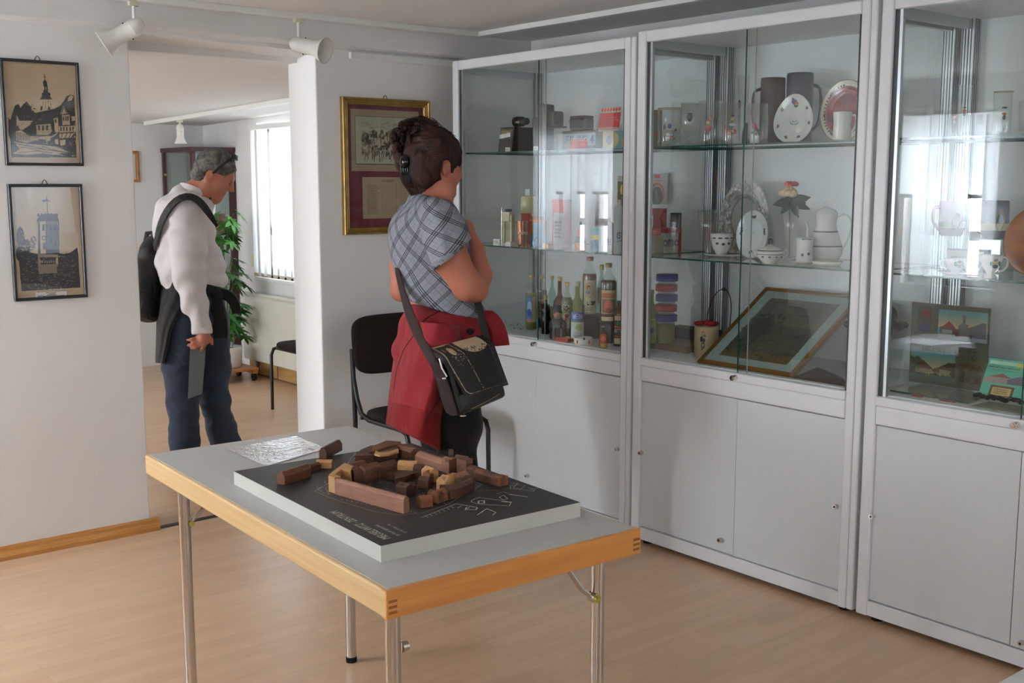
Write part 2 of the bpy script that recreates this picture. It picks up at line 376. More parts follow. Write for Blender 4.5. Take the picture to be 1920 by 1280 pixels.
# ------------------------------------------------------------------ soft bodies from blended volumes
class SDF:
    def __init__(s, lo, hi, h):
        s.h = h; s.lo = np.array(lo, float)-2*h; hi = np.array(hi, float)+2*h
        s.n = np.ceil((hi-s.lo)/h).astype(int)+1
        s.ax = [s.lo[i]+h*np.arange(s.n[i]) for i in range(3)]
        s.F = np.full(s.n, 0.5, np.float32)
    def sub(s, lo, hi):
        sl = []; g = []
        for i in range(3):
            a = max(0, int((lo[i]-s.lo[i])/s.h)-1); b = min(s.n[i], int((hi[i]-s.lo[i])/s.h)+3)
            if b <= a: return None, None
            sl.append(slice(a, b)); g.append(s.ax[i][a:b])
        X = [g[0][:, None, None], g[1][None, :, None], g[2][None, None, :]]
        return tuple(sl), X
    def put(s, sl, D, k, op):
        A = s.F[sl]
        if op == 's':
            D = -D; hh = np.clip(0.5-0.5*(D-(A))/max(k, 1e-6)*1.0, 0, 1)
            # smooth max(A, -D)
            hh = np.clip(0.5-0.5*(A-D)/k, 0, 1); s.F[sl] = A*(1-hh)+D*hh+k*hh*(1-hh)
        else:
            hh = np.clip(0.5+0.5*(A-D)/k, 0, 1); s.F[sl] = A*(1-hh)+D*hh-k*hh*(1-hh)
    def cone(s, a, b, ra, rb, k=0.02, op='u', sq=None):
        ra, rb, k = ra*GS, rb*GS, k*GS
        a = np.array(a, float); b = np.array(b, float); r = max(ra, rb)+k+0.03
        sl, X = s.sub(np.minimum(a, b)-r, np.maximum(a, b)+r)
        if sl is None: return s
        ba = b-a; L = ba@ba+1e-12
        px = [X[i]-a[i] for i in range(3)]
        t = np.clip((px[0]*ba[0]+px[1]*ba[1]+px[2]*ba[2])/L, 0, 1)
        q = [px[i]-t*ba[i] for i in range(3)]
        d2 = q[0]**2+q[1]**2+q[2]**2
        if sq is not None:
            ax, f = sq; dd = q[0]*ax[0]+q[1]*ax[1]+q[2]*ax[2]; d2 = d2+(f*f-1)*dd*dd
        s.put(sl, (np.sqrt(d2)-(ra+(rb-ra)*t)).astype(np.float32), k, op); return s
    def chain(s, pts, rs, k=0.02, sq=None):
        for i in range(len(pts)-1): s.cone(pts[i], pts[i+1], rs[i], rs[i+1], k, sq=sq)
        return s
    def ell(s, c, r, axes=None, k=0.02, op='u'):
        r = [q*GS for q in r]; k = k*GS
        c = np.array(c, float); R = np.eye(3) if axes is None else np.array([np.array(q, float)/np.linalg.norm(q) for q in axes]); m = max(r)+k+0.03
        sl, X = s.sub(c-m, c+m)
        if sl is None: return s
        p = [X[i]-c[i] for i in range(3)]
        q = [R[j][0]*p[0]+R[j][1]*p[1]+R[j][2]*p[2] for j in range(3)]
        k0 = np.sqrt(sum((q[j]/r[j])**2 for j in range(3))); k1 = np.sqrt(sum((q[j]/r[j]**2)**2 for j in range(3)))+1e-9
        s.put(sl, (k0*(k0-1)/k1).astype(np.float32), k, op); return s
    def grid(s): return s.ax[0][:, None, None], s.ax[1][None, :, None], s.ax[2][None, None, :]
    def cut(s, p, n, k=0.004):
        n = np.array(n, float); n /= np.linalg.norm(n); X, Y, Z = s.grid()
        D = (X-p[0])*n[0]+(Y-p[1])*n[1]+(Z-p[2])*n[2]; s.F = np.maximum(s.F, D).astype(np.float32); return s
    def warp(s, fn):
        X, Y, Z = s.grid(); s.F = (s.F+fn(X, Y, Z)).astype(np.float32); return s
    def surf(s):
        F = s.F; I = F < 0; nx, ny, nz = F.shape
        cnt = np.zeros((nx-1, ny-1, nz-1), np.int8)
        for dx in (0, 1):
            for dy in (0, 1):
                for dz in (0, 1): cnt += I[dx:nx-1+dx, dy:ny-1+dy, dz:nz-1+dz]
        cell = (cnt > 0) & (cnt < 8); ids = np.full(cell.shape, -1, np.int64); ci = np.argwhere(cell); ids[cell] = np.arange(len(ci))
        acc = np.zeros((len(ci), 3)); num = np.zeros(len(ci))
        cor = [(a, b, c) for a in (0, 1) for b in (0, 1) for c in (0, 1)]
        for a in cor:
            for ax in range(3):
                if a[ax]: continue
                b = list(a); b[ax] = 1
                fa = F[ci[:, 0]+a[0], ci[:, 1]+a[1], ci[:, 2]+a[2]]; fb = F[ci[:, 0]+b[0], ci[:, 1]+b[1], ci[:, 2]+b[2]]
                c = (fa < 0) != (fb < 0); t = np.where(c, fa/(fa-fb+1e-12), 0)
                pos = np.array(a, float)[None, :].repeat(len(ci), 0); pos[:, ax] += t
                acc[c] += pos[c]; num[c] += 1
        V = s.lo+(ci+acc/num[:, None])*s.h
        Q = []
        for ax in range(3):
            sl0 = [slice(None)]*3; sl1 = [slice(None)]*3; sl0[ax] = slice(0, -1); sl1[ax] = slice(1, None)
            A = I[tuple(sl0)]; B = I[tuple(sl1)]; e = np.argwhere(A != B)
            o1, o2 = [(1, 2), (2, 0), (0, 1)][ax]
            ok = (e[:, o1] > 0) & (e[:, o2] > 0) & (e[:, o1] < F.shape[o1]-1) & (e[:, o2] < F.shape[o2]-1); e = e[ok]
            ins = A[e[:, 0], e[:, 1], e[:, 2]]
            def gid(d1, d2):
                c = e.copy(); c[:, o1] += d1; c[:, o2] += d2; return ids[c[:, 0], c[:, 1], c[:, 2]]
            q = np.stack([gid(-1, -1), gid(0, -1), gid(0, 0), gid(-1, 0)], 1)
            q[~ins] = q[~ins][:, ::-1]; Q.append(q)
        return V, np.concatenate(Q)
    def build(s, name, m, parent, smooth=1, uvfn=None):
        V, Q = s.surf()
        for _ in range(smooth):   # light relaxing
            A = np.zeros_like(V); N = np.zeros(len(V))
            for i in range(4):
                a, b = Q[:, i], Q[:, (i+1) % 4]
                np.add.at(A, a, V[b]); np.add.at(N, a, 1); np.add.at(A, b, V[a]); np.add.at(N, b, 1)
            V = V*0.5+0.5*A/np.maximum(N, 1)[:, None]
        W = V
        if parent is not None:
            I = np.array(root_inv(parent)); W = V@I[:3, :3].T+I[:3, 3]
        me = bpy.data.meshes.new(name); me.from_pydata(W.tolist(), [], Q.tolist()); me.materials.append(m)
        me.polygons.foreach_set('use_smooth', [True]*len(Q)); me.update()
        if uvfn:
            uv = me.uv_layers.new(name='cloth'); UVv = uvfn(V); uv.data.foreach_set('uv', UVv[Q.ravel()].astype(np.float32).ravel())
        o = bpy.data.objects.new(name, me); COL.objects.link(o)
        if parent is not None: o.parent = parent
        return o
# ------------------------------------------------------------------ shared materials
WALL = mat('white_plaster', (0.925, 0.915, 0.905), 0.85, bump=(14, 0.12), noise=(1.2, 0.02))
CEIL = mat('white_ceiling_paint', (0.91, 0.895, 0.88), 0.9, bump=(9, 0.08))
WHITE = mat('white_lacquer', (0.90, 0.90, 0.91), 0.35)
WPLAST = mat('white_plastic', (0.93, 0.93, 0.91), 0.4)
PANEL = mat('pale_grey_board', (0.84, 0.85, 0.855), 0.5)
BACKP = mat('pale_cabinet_back', (0.88, 0.90, 0.90), 0.55)
ALU = mat('aluminium', (0.72, 0.74, 0.75), 0.35, 0.85)
DARKCH = mat('dark_rubber_channel', (0.22, 0.24, 0.24), 0.5)
BLACK = mat('black_plastic', (0.035, 0.035, 0.04), 0.35)
BLKMAT = mat('black_rubber', (0.05, 0.05, 0.05), 0.8)
CHROME = mat('chrome', (0.82, 0.80, 0.78), 0.16, 1.0)
PANE = glassy('clear_pane', (0.965, 0.985, 0.98), 0.07)
SIDEG = glassy('side_pane', (0.97, 0.99, 0.985), 0.06)
EDGE = mat('green_glass_edge', (0.10, 0.30, 0.27), 0.15)
SHELFG = glassy('shelf_glass', (0.90, 0.95, 0.93), 0.05)
PICG = glassy('picture_glass', (0.985, 0.985, 0.985), 0.045)
GLASSW = glassy('drinking_glass', (0.975, 0.985, 0.98), 0.08, 0.03)
PAPER = mat('white_paper', (0.90, 0.89, 0.86), 0.7)

def floor_mat():
    m = bpy.data.materials.new('beech_laminate'); m.use_nodes = True
    n = m.node_tree.nodes; l = m.node_tree.links; b = n['Principled BSDF']
    tc = n.new('ShaderNodeTexCoord')
    br = n.new('ShaderNodeTexBrick'); br.inputs['Scale'].default_value = 1
    br.inputs['Brick Width'].default_value = 0.62; br.inputs['Row Height'].default_value = 0.067
    br.inputs['Mortar Size'].default_value = 0.0006; br.inputs['Mortar Smooth'].default_value = 0.6; br.offset = 0.37; br.offset_frequency = 2
    br.inputs['Color1'].default_value = (*lin((0.840, 0.700, 0.570)), 1); br.inputs['Color2'].default_value = (*lin((0.805, 0.660, 0.525)), 1)
    br.inputs['Mortar'].default_value = (*lin((0.72, 0.57, 0.43)), 1); br.inputs['Bias'].default_value = 0.0
    mp = n.new('ShaderNodeMapping'); mp.inputs['Scale'].default_value = (1.2, 14, 1)
    t = n.new('ShaderNodeTexNoise'); t.inputs['Scale'].default_value = 3.0; t.inputs['Detail'].default_value = 5
    r = n.new('ShaderNodeValToRGB'); r.color_ramp.elements[0].color = (0.92, 0.905, 0.89, 1); r.color_ramp.elements[1].color = (1.02, 1.02, 1.02, 1)
    r.color_ramp.elements[0].position = 0.3; r.color_ramp.elements[1].position = 0.7
    mx = n.new('ShaderNodeMix'); mx.data_type = 'RGBA'; mx.blend_type = 'MULTIPLY'; mx.inputs[0].default_value = 1
    l.new(tc.outputs['Object'], br.inputs['Vector']); l.new(tc.outputs['Object'], mp.inputs[0]); l.new(mp.outputs[0], t.inputs['Vector'])
    l.new(t.outputs['Fac'], r.inputs[0]); l.new(br.outputs['Color'], mx.inputs[6]); l.new(r.outputs[0], mx.inputs[7]); l.new(mx.outputs[2], b.inputs['Base Color'])
    b.inputs['Roughness'].default_value = 0.30; b.inputs['Specular IOR Level'].default_value = 0.5
    return m
FLOOR = floor_mat()

# ------------------------------------------------------------------ room shell
XL, YB, YB2, YF, YS = -0.87, 4.82, 5.09, 9.30, -2.45
XR, XR2, ZC = 4.05, 4.19, 2.31
def zc2(y): return 2.13-0.0214*(y-5.0)
MB().box(XL-0.4, XR2+0.4, YS-0.4, YF+0.3, -0.12, 0, FLOOR).build('floor', kind='structure')
MB().box(XL-0.4, XR2+0.4, YS-0.4, YB+0.18, ZC, ZC+0.15, CEIL).build('ceiling', kind='structure')
b = MB(); y0, y1 = YB+0.18, YF+0.3
b.add([(XL-.4, y0, zc2(y0)), (XR2+.4, y0, zc2(y0)), (XR2+.4, y1, zc2(y1)), (XL-.4, y1, zc2(y1)), (XL-.4, y0, 2.46), (XR2+.4, y0, 2.46), (XR2+.4, y1, 2.46), (XL-.4, y1, 2.46)],
      [(0,1,2,3),(7,6,5,4),(0,4,5,1),(1,5,6,2),(2,6,7,3),(3,7,4,0)], CEIL)
b.build('ceiling', kind='structure')

WZ0, WZ1 = 0.80, 2.02
def wall_x(name, x0, x1, y0, y1, z1, wins, kind='structure'):
    b = MB(); ys = y0
    for a, c in wins:
        b.box(x0, x1, ys, a, 0, z1, WALL); b.box(x0, x1, a, c, 0, WZ0, WALL); b.box(x0, x1, a, c, WZ1, z1, WALL); ys = c
    b.box(x0, x1, ys, y1, 0, z1, WALL); return b.build(name, kind=kind)
WL = [(-1.5, 0.3), (1.2, 2.5), (4.02, 4.74), (5.6, 6.85), (7.35, 9.05)]  # second and fourth openings are unseen, added to let light in
wall_x('wall_left', XL-0.3, XL, YS-0.3, YF+0.3, 2.44, WL)
MB().box(XR, XR+0.3, YS-0.3, YB, 0, 2.44, WALL).build('wall_right', kind='structure')
wall_x('wall_far_right', XR2, XR2+0.3, YB2, YF+0.3, 2.44, [(6.75, 8.30)])
MB().box(XL, XR2, YF, YF+0.3, 0, 2.44, WALL).build('wall_far', kind='structure')
b = MB()
b.box(XL, 2.35, YS-0.3, YS, 0, 2.44, WALL).box(3.95, XR, YS-0.3, YS, 0, 2.44, WALL).box(2.35, 3.95, YS-0.3, YS, 0, WZ0, WALL).box(2.35, 3.95, YS-0.3, YS, WZ1, 2.44, WALL)
b.build('wall_south', kind='structure')
OX0, OX1 = 1.851, 2.750
MB().box(XL, OX0, YB, YB2, 0, ZC, WALL).build('wall_back_left', bevel=0.006, kind='structure')
MB().box(OX1, XR2, YB, YB2, 0, ZC, WALL).build('wall_back_right', bevel=0.006, kind='structure')
b = MB()   # lintel over the passage, its lower edge a little out of level
b.add([(OX0, YB, 2.183), (OX1, YB, 2.165), (OX1, YB+.18, 2.150), (OX0, YB+.18, 2.172), (OX0, YB, ZC), (OX1, YB, ZC), (OX1, YB+.18, ZC), (OX0, YB+.18, ZC)],
      [(0,3,2,1),(4,5,6,7),(0,1,5,4),(1,2,6,5),(2,3,7,6),(3,0,4,7)], WALL)
b.build('trim_1', kind='structure')
b = MB(); b.prism([(YB-0.055, 2.20), (YB, 2.188), (YB, ZC), (YB-0.055, ZC)], 0, 1, WALL, M=Matrix(((0,0,XR-XL,XL),(1,0,0,0),(0,1,0,0),(0,0,0,1))))
b.build('trim_2', bevel=0.004, kind='structure')

# skirting board on the left part of the back wall, profiled beech
SKIRT = wood('beech_skirting', (0.70, 0.46, 0.22), (0.80, 0.57, 0.32), (1.5, 14, 14), 0.35, 0.2)
b = MB(); prof = [(0, 0), (-0.024, 0), (-0.025, 0.018), (-0.019, 0.028), (-0.013, 0.036), (-0.013, 0.05), (-0.008, 0.058), (0, 0.058)]
b.prism([(YB+p[0], p[1]) for p in prof], 0, 1, SKIRT, M=Matrix(((0,0,OX0+0.035-XL,XL),(1,0,0,0),(0,1,0,0),(0,0,0,1))))
b.build('baseboard_left', kind='structure')
MB().box(XL, XR2, YB-0.004, YB+0.03, 0.0, 0.004, mat('threshold_metal', (0.27, 0.26, 0.26), 0.4, 0.5)).build('trim_3', kind='structure')
BB2 = wood('pine_skirting', (0.66, 0.50, 0.30), (0.76, 0.60, 0.40), (8, 2, 8), 0.45)
b = MB().box(XR2-0.05, XR2, YB2, 8.45, 0.012, 0.115, BB2)
for y in np.arange(5.4, 8.4, 0.32): b.box(XR2-0.053, XR2-0.05, y, y+0.006, 0.012, 0.115, mat('dark_joint', (0.3, 0.2, 0.1), 0.7))
b.build('baseboard_far_right', kind='structure')
# white cable duct high on the back wall
tag(MB().box(2.935, 3.60, YB-0.022, YB, 2.145, 2.178, WPLAST).build('cable_duct', bevel=0.002), 'white plastic cable duct high on the wall above the gold-framed picture', 'cable duct')

# ------------------------------------------------------------------ windows with vertical blinds
SLAT = bpy.data.materials.new('blind_fabric'); SLAT.use_nodes = True
_n = SLAT.node_tree.nodes; _l = SLAT.node_tree.links; _n.remove(_n['Principled BSDF'])
_d = _n.new('ShaderNodeBsdfDiffuse'); _d.inputs[0].default_value = (0.80, 0.80, 0.82, 1); _t = _n.new('ShaderNodeBsdfTranslucent'); _t.inputs[0].default_value = (0.92, 0.95, 0.99, 1)
_m = _n.new('ShaderNodeMixShader'); _m.inputs[0].default_value = 0.45
_l.new(_d.outputs[0], _m.inputs[1]); _l.new(_t.outputs[0], _m.inputs[2]); _l.new(_m.outputs[0], _n['Material Output'].inputs[0])
WPANE = glassy('window_pane', (0.97, 0.98, 0.98), 0.045)
wn = [0]
def window(axis, c, inward, a0, a1):
    """axis 'x': the wall lies in a plane x=c; inward = +1/-1 direction into the room; a0..a1 along the wall"""
    wn[0] += 1
    def T(u0, u1, d0, d1, z0, z1, bb, m):
        q0, q1 = c-inward*d0, c-inward*d1; q0, q1 = min(q0, q1), max(q0, q1)
        if axis == 'x': bb.box(q0, q1, u0, u1, z0, z1, m)
        else: bb.box(u0, u1, q0, q1, z0, z1, m)
    b = MB(); f = 0.07; mid = (a0+a1)/2
    for u0, u1 in ((a0, a0+f), (a1-f, a1), (mid-0.05, mid+0.05)): T(u0, u1, 0.10, 0.17, WZ0, WZ1, b, WHITE)
    for z0, z1 in ((WZ0, WZ0+f), (WZ1-f, WZ1), (1.13, 1.20)): T(a0, a1, 0.10, 0.17, z0, z1, b, WHITE)
    r = b.build('window_%d' % wn[0], bevel=0.004, kind='structure')
    b = MB(); T(a0+0.01, a1-0.01, 0.13, 0.134, WZ0+0.01, WZ1-0.01, b, WPANE); b.build('window_pane', r)
    b = MB(); T(a0-0.04, a1+0.04, -0.03, 0.17, WZ0-0.03, WZ0, b, WHITE); b.build('window_sill', r, bevel=0.004)
    return r
def blind(axis, c, inward, a0, a1, z0, z1, ang, label, group=None, step=0.108, wd=0.12, d=0.05, gap=()):
    base = (c+inward*d, (a0+a1)/2, z1) if axis == 'x' else ((a0+a1)/2, c+inward*d, z1)
    t = thing('vertical_blind', label, 'blind', base, 0, group)
    b = MB(); L = (a1-a0)/2
    if axis == 'x': b.box(-0.02, 0.02, -L, L, -0.0, 0.035, WPLAST)
    else: b.box(-L, L, -0.02, 0.02, -0.0, 0.035, WPLAST)
    b.build('headrail', t, bevel=0.003)
    k = 0; u = -L+step*0.6
    first = None
    while u < L-0.02:
        a = ang+random.uniform(-0.06, 0.06)
        if True:
            zl = z0 if k not in gap else z0+.60
            b = MB(); dx, dy = math.sin(a)*wd/2, math.cos(a)*wd/2; N = 4; V = []; F = []
            for j in range(2):
                for i in range(N+1):
                    s_ = -1+2*i/N; bow = 0.006*(1-s_*s_); px, py = dx*s_+bow*math.cos(a), dy*s_-bow*math.sin(a)
                    V.append((px, py, -0.004 if j else zl-z1)) if axis == 'x' else V.append((py, px, -0.004 if j else zl-z1))
            for i in range(N): F.append((i, i+1, N+2+i, N+1+i))
            b.add(V, F, SLAT, True)
            o = b.build('slat', t); o.location = (0, u, 0) if axis == 'x' else (u, 0, 0)
            wt = MB()
            if axis == 'x': wt.add([(dx*s_+e*0.0015, dy*s_, zl-z1+h) for h in (-0.0, 0.028) for s_ in (-.95, .95) for e in (-1, 1)], [(0,1,3,2),(4,6,7,5),(0,2,6,4),(1,5,7,3),(0,4,5,1),(2,3,7,6)], mat('beige_slat_weight', (0.80, 0.76, 0.66), 0.6))
            else: wt.add([(dy*s_, dx*s_+e*0.0015, zl-z1+h) for h in (-0.0, 0.028) for s_ in (-.95, .95) for e in (-1, 1)], [(0,1,3,2),(4,6,7,5),(0,2,6,4),(1,5,7,3),(0,4,5,1),(2,3,7,6)], mat('beige_slat_weight', (0.80, 0.76, 0.66), 0.6))
            wt.build('slat_weight', o)
        k += 1; u += step
    return t
for a, c in WL: window('x', XL, 1, a, c)
window('x', XR2, -1, 6.75, 8.30)
window('y', YS, 1, 2.35, 3.95)
blind('x', XR2, -1, 6.70, 8.33, 0.81, 1.965, 0.22, 'white vertical blind hanging over the bright window of the far room, right of the plant')
blind('x', XL, 1, 3.75, 4.79, 0.84, 2.04, 0.34, 'white vertical blind on the window wall reflected in the right display cabinet', gap=(3, 8))
blind('x', XL, 1, 7.3, 9.1, 0.84, 2.04, 0.34, 'white vertical blind on the far window wall reflected in the left display cabinet', gap=(5, 6, 8, 11))
blind('y', YS, 1, 2.30, 4.0, 0.84, 2.04, 0.8, 'white vertical blind on the window behind the camera, reflected in the tower print')

# ------------------------------------------------------------------ display cabinets
XF = 3.41
LOCK_LABELS = None
def lock(b, x, y, z, r=0.009, L=0.018):
    b.cyl((x, y, z), (x-L, y, z), r, r*0.95, CHROME, 14); b.cyl((x-L, y, z), (x-L-0.001, y, z), r*0.45, r*0.45, BLACK, 8)
def cabinet(ya, yb, label, top=2.155, lb=0.045, rb=0.062, knobs=(), left_glass=True, mid=None, shelf_a=1.700, shelf_b=1.245, right_glass=True):
    """ya > yb: left and right ends as seen"""
    t = thing('display_cabinet', label, 'display cabinet', (XF, (ya+yb)/2, 0), 0, 'display cabinets along the right wall')
    def bx(b, x0, x1, y0, y1, z0, z1, m): return b.box(x0-XF, x1-XF, y0-(ya+yb)/2, y1-(ya+yb)/2, z0, z1, m)
    D = 0.56; yl, yr = ya-lb, yb+rb
    b = MB()   # white front frame with a rounded outer stile
    bx(b, XF, XF+0.03, yl, ya, 0.02, top, WHITE); bx(b, XF, XF+0.03, yb+0.028, yr, 0.02, top, WHITE); bx(b, XF+0.004, XF+0.034, yb, yb+0.028, 0.02, top, WHITE)
    bx(b, XF, XF+0.03, yr, yl, top-0.046, top, WHITE)
    bx(b, XF, XF+0.03, yr, yl, 0.718, 0.785, WHITE)
    bx(b, XF+0.03, XF+0.06, yb, yb+0.035, 0.02, top, WHITE); bx(b, XF+0.03, XF+0.06, ya-0.035, ya, 0.02, top, WHITE)
    b.build('front_frame', t, bevel=0.006, bseg=3)
    b = MB(); bx(b, XF-0.006, XF+0.03, yr, yl, 0.785, 0.818, WHITE); b.build('sliding_rail', t, bevel=0.004)
    b = MB(); bx(b, XF+0.004, XF+0.03, yr, yl, 0.022, 0.076, WHITE); b.build('plinth', t, bevel=0.002)
    b = MB(); bx(b, XF+D, XF+D+0.012, yb, ya, 0.02, top, BACKP); b.build('back_panel', t)
    b = MB(); bx(b, XF+0.03, XF+D, yb, ya, top-0.03, top-0.012, WHITE); b.build('top_panel', t)
    b = MB(); bx(b, XF+0.03, XF+D, yb+0.004, ya-0.004, 0.80, 0.822, PANEL); b.build('display_floor', t)
    b = MB()
    for y in (ya, yb+0.018): bx(b, XF+0.03, XF+D, y-0.018, y, 0.02, 0.80, WHITE)
    bx(b, XF+0.05, XF+D, yb, ya, 0.03, 0.05, WHITE); b.build('lower_carcass', t)
    for y0, g in ((ya-0.052, left_glass), (yb+0.006, right_glass)):   # aluminium corner posts with grooves
        b = MB(); bx(b, XF+D-0.052, XF+D-0.004, y0, y0+0.046, 0.82, top-0.03, ALU)
        for q in (0.008, 0.019, 0.031, 0.041): bx(b, XF+D-0.0535, XF+D-0.052, y0+q, y0+q+0.0035, 0.82, top-0.03, DARKCH)
        for q in (0.008, 0.02, 0.032): bx(b, XF+D-0.052+q, XF+D-0.052+q+0.0035, y0-0.0012, y0, 0.82, top-0.03, DARKCH)
        b.build('corner_post', t)
    for y0, y1, g in ((ya-0.030, ya-0.024, left_glass), (yb+0.024, yb+0.030, right_glass)):
        b = MB()
        if g: yc = (ya+yb)/2; b.add([(q_-XF, y0-yc, z_) for q_, z_ in ((XF+.06, .822), (XF+D-.05, .822), (XF+D-.05, top-.03), (XF+.06, top-.03))], [(0, 1, 2, 3)], SIDEG)
        else: bx(b, XF+0.06, XF+D-0.05, y0, y1, 0.822, top-0.03, BACKP)
        b.build('side_panel', t)
        b = MB(); bx(b, XF+0.03, XF+D-0.05, min(y0, y1)-0.008, max(y0, y1)+0.008, top-0.065, top-0.03, ALU); b.build('side_rail', t)
    for s_, (y0, y1) in enumerate(((yl-0.030, yl), (yr, yr+0.004))):
        b = MB(); bx(b, XF+0.010, XF+0.024, y0, y0+0.011, 0.818, top-0.046, ALU if s_ == 0 else DARKCH)
        if s_ == 0: bx(b, XF+0.012, XF+0.026, y0+0.011, y1, 0.818, top-0.046, DARKCH)
        b.build('glass_channel', t)
    ym = mid if mid else (ya+yb)/2
    for i, (y0, y1, x) in enumerate(((ym-0.03, yl-0.030, XF+0.022), (yr, ym+0.008, XF+0.012))):
        b = MB(); yc = (ya+yb)/2; b.add([(x-XF, y0-yc, .818), (x-XF, y1-yc, .818), (x-XF, y1-yc, top-.044), (x-XF, y0-yc, top-.044)], [(0, 1, 2, 3)], PANE); p = b.build('glass_door', t)
        b = MB()
        if i == 1: bx(b, x-0.0005, x+0.0045, y1-0.002, y1+0.0012, 0.818, top-0.044, EDGE)
        else: bx(b, x-0.0005, x+0.0045, y0-0.0012, y0+0.0005, 0.818, top-0.044, mat('pale_glass_edge', (0.62, 0.68, 0.66), 0.2))
        b.build('polished_edge', p)
    for z in (shelf_a, shelf_b):
        b = MB(); x0, x1 = XF+0.045, XF+D-0.055
        yc = (ya+yb)/2; b.add([(x-XF, y-yc, z_) for z_ in (z-0.006, z) for x, y in ((x0, yb+0.035), (x1, yb+0.035), (x1, ya-0.035), (x0, ya-0.035))],
              [(4,5,6,7)], SHELFG)
        bx(b, x0-0.0012, x0, yb+0.035, ya-0.035, z-0.0065, z+0.0003, EDGE); bx(b, x1, x1+0.001, yb+0.035, ya-0.035, z-0.0065, z+0.0003, EDGE)
        bx(b, x0, x1, yb+0.034, yb+0.035, z-0.0065, z+0.0003, EDGE); bx(b, x0, x1, ya-0.035, ya-0.034, z-0.0065, z+0.0003, EDGE)
        b.build('glass_shelf', t)
    dm = (ya+yb)/2
    for i, (y0, y1, x) in enumerate(((dm-0.002, yl+0.0, XF+0.012), (yr, dm-0.006, XF+0.008))):
        b = MB(); bx(b, x, x+0.016, y0, y1, 0.080, 0.714, PANEL); d = b.build('door', t, bevel=0.0015)
        for kx, kz in knobs[i] if len(knobs) > i else ():
            b = MB(); lock(b, x-XF, kx-(ya+yb)/2, kz); b.build('door_lock', d)
    b = MB(); bx(b, XF+0.013, XF+0.014, dm-0.006, dm-0.002, 0.08, 0.714, mat('brown_board_edge', (0.45, 0.38, 0.28), 0.7)); b.build('door_gap_edge', t)
    b = MB(); yk = ym+0.01 if mid is None else mid
    b.cyl((-0.006, yk-(ya+yb)/2, 0.802), (-0.03, yk-(ya+yb)/2, 0.802), 0.011, 0.010, CHROME, 18)
    b.cyl((-0.03, yk-(ya+yb)/2, 0.802), (-0.034, yk-(ya+yb)/2, 0.802), 0.007, 0.006, CHROME, 14)
    b.build('showcase_lock', t)
    for y in (ya-0.06, yb+0.06):
        for x in (XF+0.05, XF+D-0.06):
            b = MB(); b.cyl((x-XF, y-(ya+yb)/2, 0), (x-XF, y-(ya+yb)/2, 0.022), 0.022, 0.022, BLKMAT, 16); b.build('foot', t)
    return t
def ky(px, py):
    q = onx(px, py, XF); return (q[1], q[2])
cabinet(4.622, 3.352, 'white display cabinet left of the three, holding bottles, cameras and detergent packs', 2.150, mid=3.968, knobs=[[ky(987, 892)], [ky(1157, 842)]], left_glass=False)
cabinet(3.337, 2.222, 'white middle display cabinet holding beer glasses, porcelain and a leaning framed picture', 2.165, mid=2.775, knobs=[[ky(1200, 849)], [ky(1350, 1012), ky(1567, 949)]])
cabinet(2.206, 1.090, 'white display cabinet on the right, cut by the picture edge, with a souvenir folder', 2.165, knobs=[[ky(1634, 968)], [ky(1915, 1205)]])

# ------------------------------------------------------------------ folding table
TOPG = mat('grey_laminate', (0.76, 0.755, 0.74), 0.42, noise=(40, 0.015))
BEECH = wood('beech_edge_lit', (0.84, 0.68, 0.46), (0.89, 0.75, 0.54), (18, 0.8, 18), 0.35, 0.3)  # paler copy for the long sides: light put into the colour
BEECH2 = wood('beech_edge_shaded', (0.82, 0.52, 0.24), (0.90, 0.62, 0.32), (1.2, 18, 18), 0.33, 0.3)  # deeper copy for the two ends: shade put into the colour
tcx, tcy, trot = 1.557, 2.528, math.radians(-2.75)
t = thing('folding_table', 'grey-topped folding table with beech edges and chrome tube legs in the foreground', 'table', (tcx, tcy, 0), trot)
W2, L2 = 0.348, 0.716
MB().box(-W2+0.010, W2-0.010, -L2+0.010, L2-0.010, 0.70, 0.741, TOPG).build('tabletop', t)
for x in (-W2, W2-.022): MB().box(x, x+0.022, -L2, L2, 0.680, 0.740, BEECH).build('side_edge', t, bevel=0.006, bseg=3)
MB().box(-W2+0.001, W2-0.001, L2-0.021, L2+0.001, 0.6795, 0.7398, BEECH2).build('end_edge', t, bevel=0.004)
b = MB().box(-W2+0.001, W2-0.001, -L2-0.001, -L2+0.021, 0.6795, 0.7398, BEECH2)
DJ = mat('dark_end_grain', (0.62, 0.36, 0.16), 0.5)
for s_ in (-1, 1):
    for z in (0.689, 0.701, 0.713): b.box(s_*(W2-0.024) if s_ < 0 else W2-0.024-0.0, s_*(W2-0.004) if s_ < 0 else W2-0.004, -L2-0.0016, -L2-0.0005, z, z+0.006, DJ) if s_ > 0 else b.box(-W2+0.006, -W2+0.026, -L2-0.0016, -L2-0.0005, z, z+0.006, DJ)
b.build('end_edge', t, bevel=0.004, bseg=2)
lx = (-0.315, 0.262); ly = (-0.672, 0.515)
